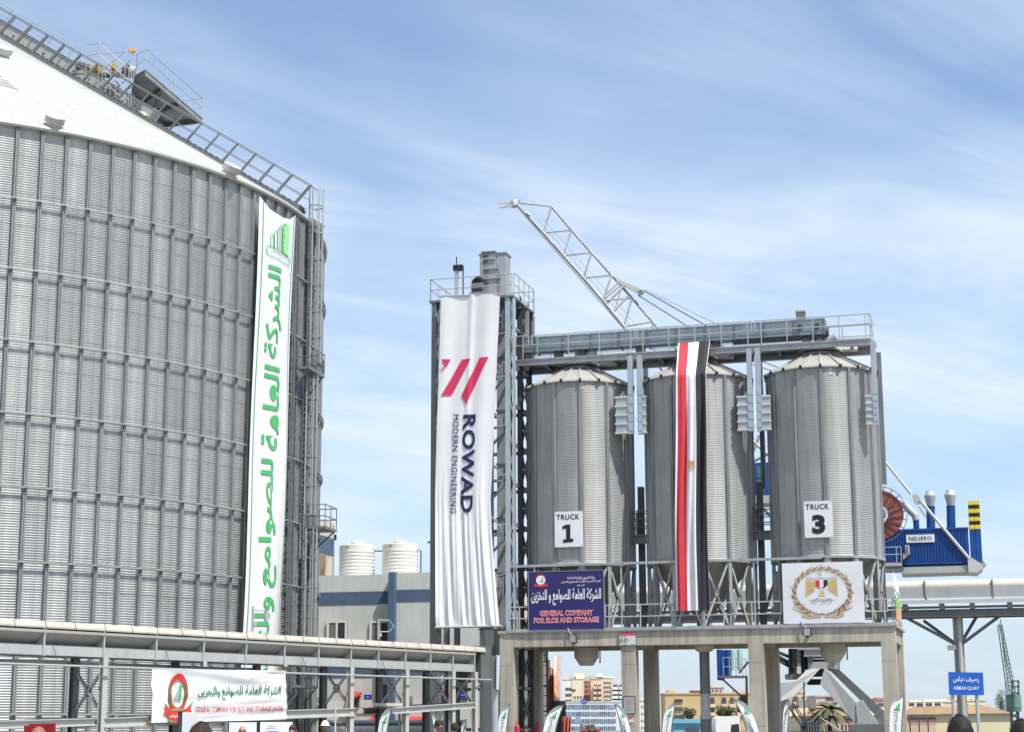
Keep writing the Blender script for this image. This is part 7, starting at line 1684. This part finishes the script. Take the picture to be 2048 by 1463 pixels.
# ================================================================ people
SKIN = [M('skin_tan', (.36, .20, .13), .6, 0, .08, 8), M('skin_brown', (.22, .115, .07), .6, 0, .08, 8)]
HAIR = M('black_hair', (.012, .010, .009), .7, 0, .3, 30, .3); HAIRB = M('brown_black_hair', (.035, .016, .010), .7, 0, .5, 25, .3)
EYEW = M('eye_white', (.6, .58, .55), .4, 0, 0)
def head_profile(lat, lon):
    x = .078 * math.cos(lat) * math.sin(lon); y = -.098 * math.cos(lat) * math.cos(lon); z = .118 * math.sin(lat)
    if z < 0: k = 1 - .28 * (-z / .118) ** 1.4; x *= k; y = y * (1 - .10 * (-z / .118)) - (.012 * (-z / .118) if y < 0 else -.0)
    return x, y, z
def body_mesh(shirt, trousers, skin, arms_cut=True):
    """one continuous figure, 1.75 m, facing -Y: skinned skeleton fused into a single surface"""
    key = ('body',)
    verts = [(0, 0, .93, .15, .11), (0, .01, 1.10, .145, .10), (0, .01, 1.28, .165, .115), (0, .015, 1.42, .13, .10), (0, .01, 1.50, .058, .06), (0, -.005, 1.58, .056, .06)]
    V_ = [v[:3] for v in verts]; Rr = [v[3:] for v in verts]; E_ = [(i, i + 1) for i in range(5)]
    def chain(start, pts):
        p = start
        for q in pts: V_.append(q[:3]); Rr.append(q[3:]); E_.append((p, len(V_) - 1)); p = len(V_) - 1
    for s_ in (-1, 1):
        chain(3, [(s_ * .17, .01, 1.425, .062, .062), (s_ * .215, .015, 1.30, .052, .052), (s_ * .245, .03, 1.10, .043, .043), (s_ * .255, -.02, .90, .032, .03), (s_ * .258, -.035, .84, .038, .022)])
        hand = len(V_) - 1
        for f in range(4): chain(hand, [(s_ * .258, -.062 + .018 * f, .775 - .006 * (f in (0, 3)), .0095, .0095), (s_ * .25, -.064 + .018 * f, .735 + .01 * (f in (0, 3)), .0085, .0085)])
        chain(hand, [(s_ * .245, -.078, .825, .011, .011), (s_ * .238, -.088, .79, .0095, .0095)])
        chain(0, [(s_ * .095, 0, .84, .095, .095), (s_ * .10, -.005, .50, .062, .064), (s_ * .10, .01, .12, .045, .048), (s_ * .105, -.02, .045, .042, .045), (s_ * .11, -.13, .03, .042, .03)])
    me = bpy.data.meshes.new('body'); me.from_pydata(V_, E_, []); o = bpy.data.objects.new('body', me); COL.objects.link(o)
    sk = o.modifiers.new('skin', 'SKIN'); me.skin_vertices[0].data[0].use_root = True
    for i, r_ in enumerate(Rr): me.skin_vertices[0].data[i].radius = r_
    sb = o.modifiers.new('sub', 'SUBSURF'); sb.levels = 2; sb.render_levels = 2
    dg = bpy.context.evaluated_depsgraph_get(); m2 = bpy.data.meshes.new_from_object(o.evaluated_get(dg)); bpy.data.objects.remove(o)
    # head: shaped shell with nose, brow, ears, welded in by a voxel remesh
    vs = [tuple(v.co) for v in m2.vertices]; fs = [tuple(p.vertices) for p in m2.polygons]; b0 = len(vs); n, m = 28, 20
    for i in range(m + 1):
        lat = -math.pi / 2 + math.pi * i / m
        for j in range(n):
            lon = 2 * math.pi * j / n; x, y, z = head_profile(lat, lon); f = math.cos(lon) if abs(lon) < 9 else 0
            w_ = math.exp(-((math.atan2(math.sin(lon), math.cos(lon))) / .22) ** 2)
            y -= .024 * w_ * math.exp(-((z + .02) / .022) ** 2); y -= .012 * w_ * math.exp(-((z - .005) / .03) ** 2)
            w2 = math.exp(-((abs(math.atan2(math.sin(lon), math.cos(lon))) - .38) / .16) ** 2); y += .013 * w2 * math.exp(-((z - .012) / .014) ** 2); y -= .005 * w2 * math.exp(-((z - .035) / .012) ** 2)
            w3 = math.exp(-((math.atan2(math.sin(lon), math.cos(lon))) / .3) ** 2); y -= .007 * w3 * (math.exp(-((z + .053) / .009) ** 2) + math.exp(-((z + .071) / .009) ** 2))
            vs.append((x, y - .012, z + 1.635))
    for i in range(m):
        for j in range(n): fs.append((b0 + i * n + j, b0 + i * n + (j + 1) % n, b0 + (i + 1) * n + (j + 1) % n, b0 + (i + 1) * n + j))
    for s_ in (-1, 1):
        k0 = len(vs); cx_, cy_, cz_ = s_ * .081, .008, 1.628
        for i in range(7):
            lat = -math.pi / 2 + math.pi * i / 6
            for j in range(8): lon = 2 * math.pi * j / 8; vs.append((cx_ + .012 * math.cos(lat) * math.cos(lon), cy_ + .018 * math.cos(lat) * math.sin(lon) + .006 * math.sin(lat), cz_ + .032 * math.sin(lat)))
        for i in range(6):
            for j in range(8): fs.append((k0 + i * 8 + j, k0 + i * 8 + (j + 1) % 8, k0 + (i + 1) * 8 + (j + 1) % 8, k0 + (i + 1) * 8 + j))
    mm = bpy.data.meshes.new('body'); mm.from_pydata(vs, [], fs); o = bpy.data.objects.new('body', mm); COL.objects.link(o)
    rm = o.modifiers.new('fuse', 'REMESH'); rm.mode = 'VOXEL'; rm.voxel_size = .0085; rm.use_smooth_shade = True
    dg = bpy.context.evaluated_depsgraph_get(); m3 = bpy.data.meshes.new_from_object(o.evaluated_get(dg)); bpy.data.objects.remove(o); bpy.data.meshes.remove(mm); bpy.data.meshes.remove(m2)
    return m3
BODY = body_mesh(None, None, None)
def cap_mesh(mat, low, grow=.012, full=False):
    vs, fs = [], []; n, m = 30, 14
    for i in range(m + 1):
        for j in range(n):
            lon = 2 * math.pi * j / n; front = (1 + math.cos(lon)) / 2
            lat0 = low + (.62 * front ** 1.5 if not full else 0); lat = lat0 + (math.pi / 2 - lat0) * i / m
            x, y, z = head_profile(lat, lon); k = 1 + (grow / .09) * (0.35 + .65 * min(1, i / 3)); rz = 1 + .02 * math.sin(lon * 7 + i * 2) + random.uniform(-.02, .02) * (i > 0) * (not full) * (i < m)
            vs.append((x * k * rz, y * k * rz - .012, z * k + 1.635))
    for i in range(m):
        for j in range(n): fs.append((i * n + j, i * n + (j + 1) % n, (i + 1) * n + (j + 1) % n, (i + 1) * n + j))
    me = bpy.data.meshes.new('hair'); me.from_pydata(vs, [], fs); me.materials.append(mat); me.polygons.foreach_set('use_smooth', [True] * len(fs)); return me
def person(px, pyt, Y, face, shirt, trousers, skin, hair, label, helmet=False, glasses=False):
    top = zat(px, pyt, Y); k = top / (1.76 + (.03 if helmet else 0)); x = at(px, 1450, Y).x
    T = thing('person', label, 'person', Vector((x, Y, 0)), 'people at the event'); T.rotation_euler = (0, 0, face); T.scale = (k, k, k)
    me = BODY.copy(); me.materials.clear()
    for m_ in (skin, shirt, trousers, BLACK): me.materials.append(m_)
    idx = []
    for p_ in me.polygons:
        c = p_.center; idx.append(3 if c.z < .075 else 0 if (c.z > 1.475 and abs(c.x) < .1) or (abs(c.x) > .19 and c.z < .93) else 1 if c.z > .93 else 2)
    me.polygons.foreach_set('material_index', idx); b = piece('body', me, T)
    if hair:
        ho = piece('hair', cap_mesh(hair, -.42), T)
        if Y < 20:                                              # short tufts so that the near heads read as hair
            cm = ho.data; tf = MB(); rn = random.Random(int(px)); cs_ = [v.co.copy() for v in cm.vertices]; cc_ = Vector((0, -.01, 1.635))
            for q in range(2600):
                p_ = cs_[rn.randrange(len(cs_))] + Vector((rn.gauss(0, .007), rn.gauss(0, .007), rn.gauss(0, .007))); n_ = (p_ - cc_).normalized(); p_ = cc_ + n_ * ((p_ - cc_).length * .985)
                fl = (Vector((n_.y * .9, -n_.x * .9, -.8)) + n_ * .45 + Vector((rn.gauss(0, .3), rn.gauss(0, .3), rn.gauss(0, .3)))).normalized(); sd = n_.cross(fl)
                if sd.length < .1: continue
                sd.normalize(); L_ = rn.uniform(.006, .013); tf.add([p_ - sd * .0022, p_ + sd * .0022, p_ + fl * L_], [(0, 1, 2)])
            to_ = piece('hair_tufts', tf.mesh('hair_tufts', hair), T); to_['kind'] = 'stuff'
    for s_ in (-1, 1):
        e_ = MB().rev([(0, -.010), (.009, -.004), (.009, .004), (0, .010)], (s_ * .031, -.093, 1.648), 8); piece('eye', e_.mesh('eye', EYEW if not glasses else BLACK), T)
    if glasses:
        g_ = MB(); g_.hexa((.031, -.108, 1.648), (.026, 0, 0), (0, .003, 0), (0, 0, .017)); g_.hexa((-.031, -.108, 1.648), (.026, 0, 0), (0, .003, 0), (0, 0, .017)); g_.hexa((0, -.108, 1.655), (.06, 0, 0), (0, .002, 0), (0, 0, .004)); piece('sunglasses', g_.mesh('sunglasses', BLACK), T)
    if helmet:
        hm = M('helmet_white', (.82, .82, .80), .35, 0, .02, 2); piece('hard_hat', cap_mesh(hm, .22, .022, True), T)
        br_ = MB().rev([(.092, 1.672), (.118, 1.668), (.118, 1.674), (.092, 1.682)], (0, -.02, 0), 24); piece('hat_brim', br_.mesh('hat_brim', hm), T)
    return T
WSH = M('white_shirt', (.78, .78, .78), .8, 0, .03, 6); NAVYC = M('navy_suit', (.02, .022, .035), .8, 0, .1, 6); GREYC = M('grey_shirt', (.22, .23, .25), .8, 0, .08, 6); KHAKI = M('khaki_vest', (.42, .40, .26), .8, 0, .08, 6); DKT = M('dark_trousers', (.03, .03, .035), .85, 0, .1, 6)
person(401, 1446, 11.6, math.pi, NAVYC, DKT, SKIN[1], HAIRB, 'near person with brownish black hair seen from behind below the wide banner')
person(1921, 1431, 12.0, math.pi, NAVYC, DKT, SKIN[1], HAIR, 'near person with black hair seen from behind below the quay sign')
person(2046, 1440, 12.5, math.pi + .3, NAVYC, DKT, SKIN[1], HAIR, 'near person with black hair cut by the lower right corner')
person(77, 1450, 16.0, math.pi, NAVYC, DKT, SKIN[1], None, 'bald person in front of the red placard')
person(485, 1450, 36.0, .1, GREYC, DKT, SKIN[0], None, 'bald person with sunglasses in front of the left screen', glasses=True)
person(586, 1448.5, 38.0, -.2, WSH, DKT, SKIN[0], HAIRB, 'person with short hair at the right edge of the screens')
person(650, 1438.5, 40.0, .25, KHAKI, DKT, SKIN[1], HAIR, 'person in a white hard hat and khaki vest under the walkway', helmet=True)
person(876, 1439, 40.0, .9, WSH, DKT, SKIN[1], HAIR, 'person in a white shirt looking to the right by the tower foot')
person(909, 1444, 43.0, math.pi, GREYC, DKT, SKIN[1], HAIR, 'person in grey seen from behind right of the white shirt')
person(1051, 1449, 50.0, .1, NAVYC, DKT, SKIN[1], HAIR, 'young person in dark clothes beside the fire extinguisher')
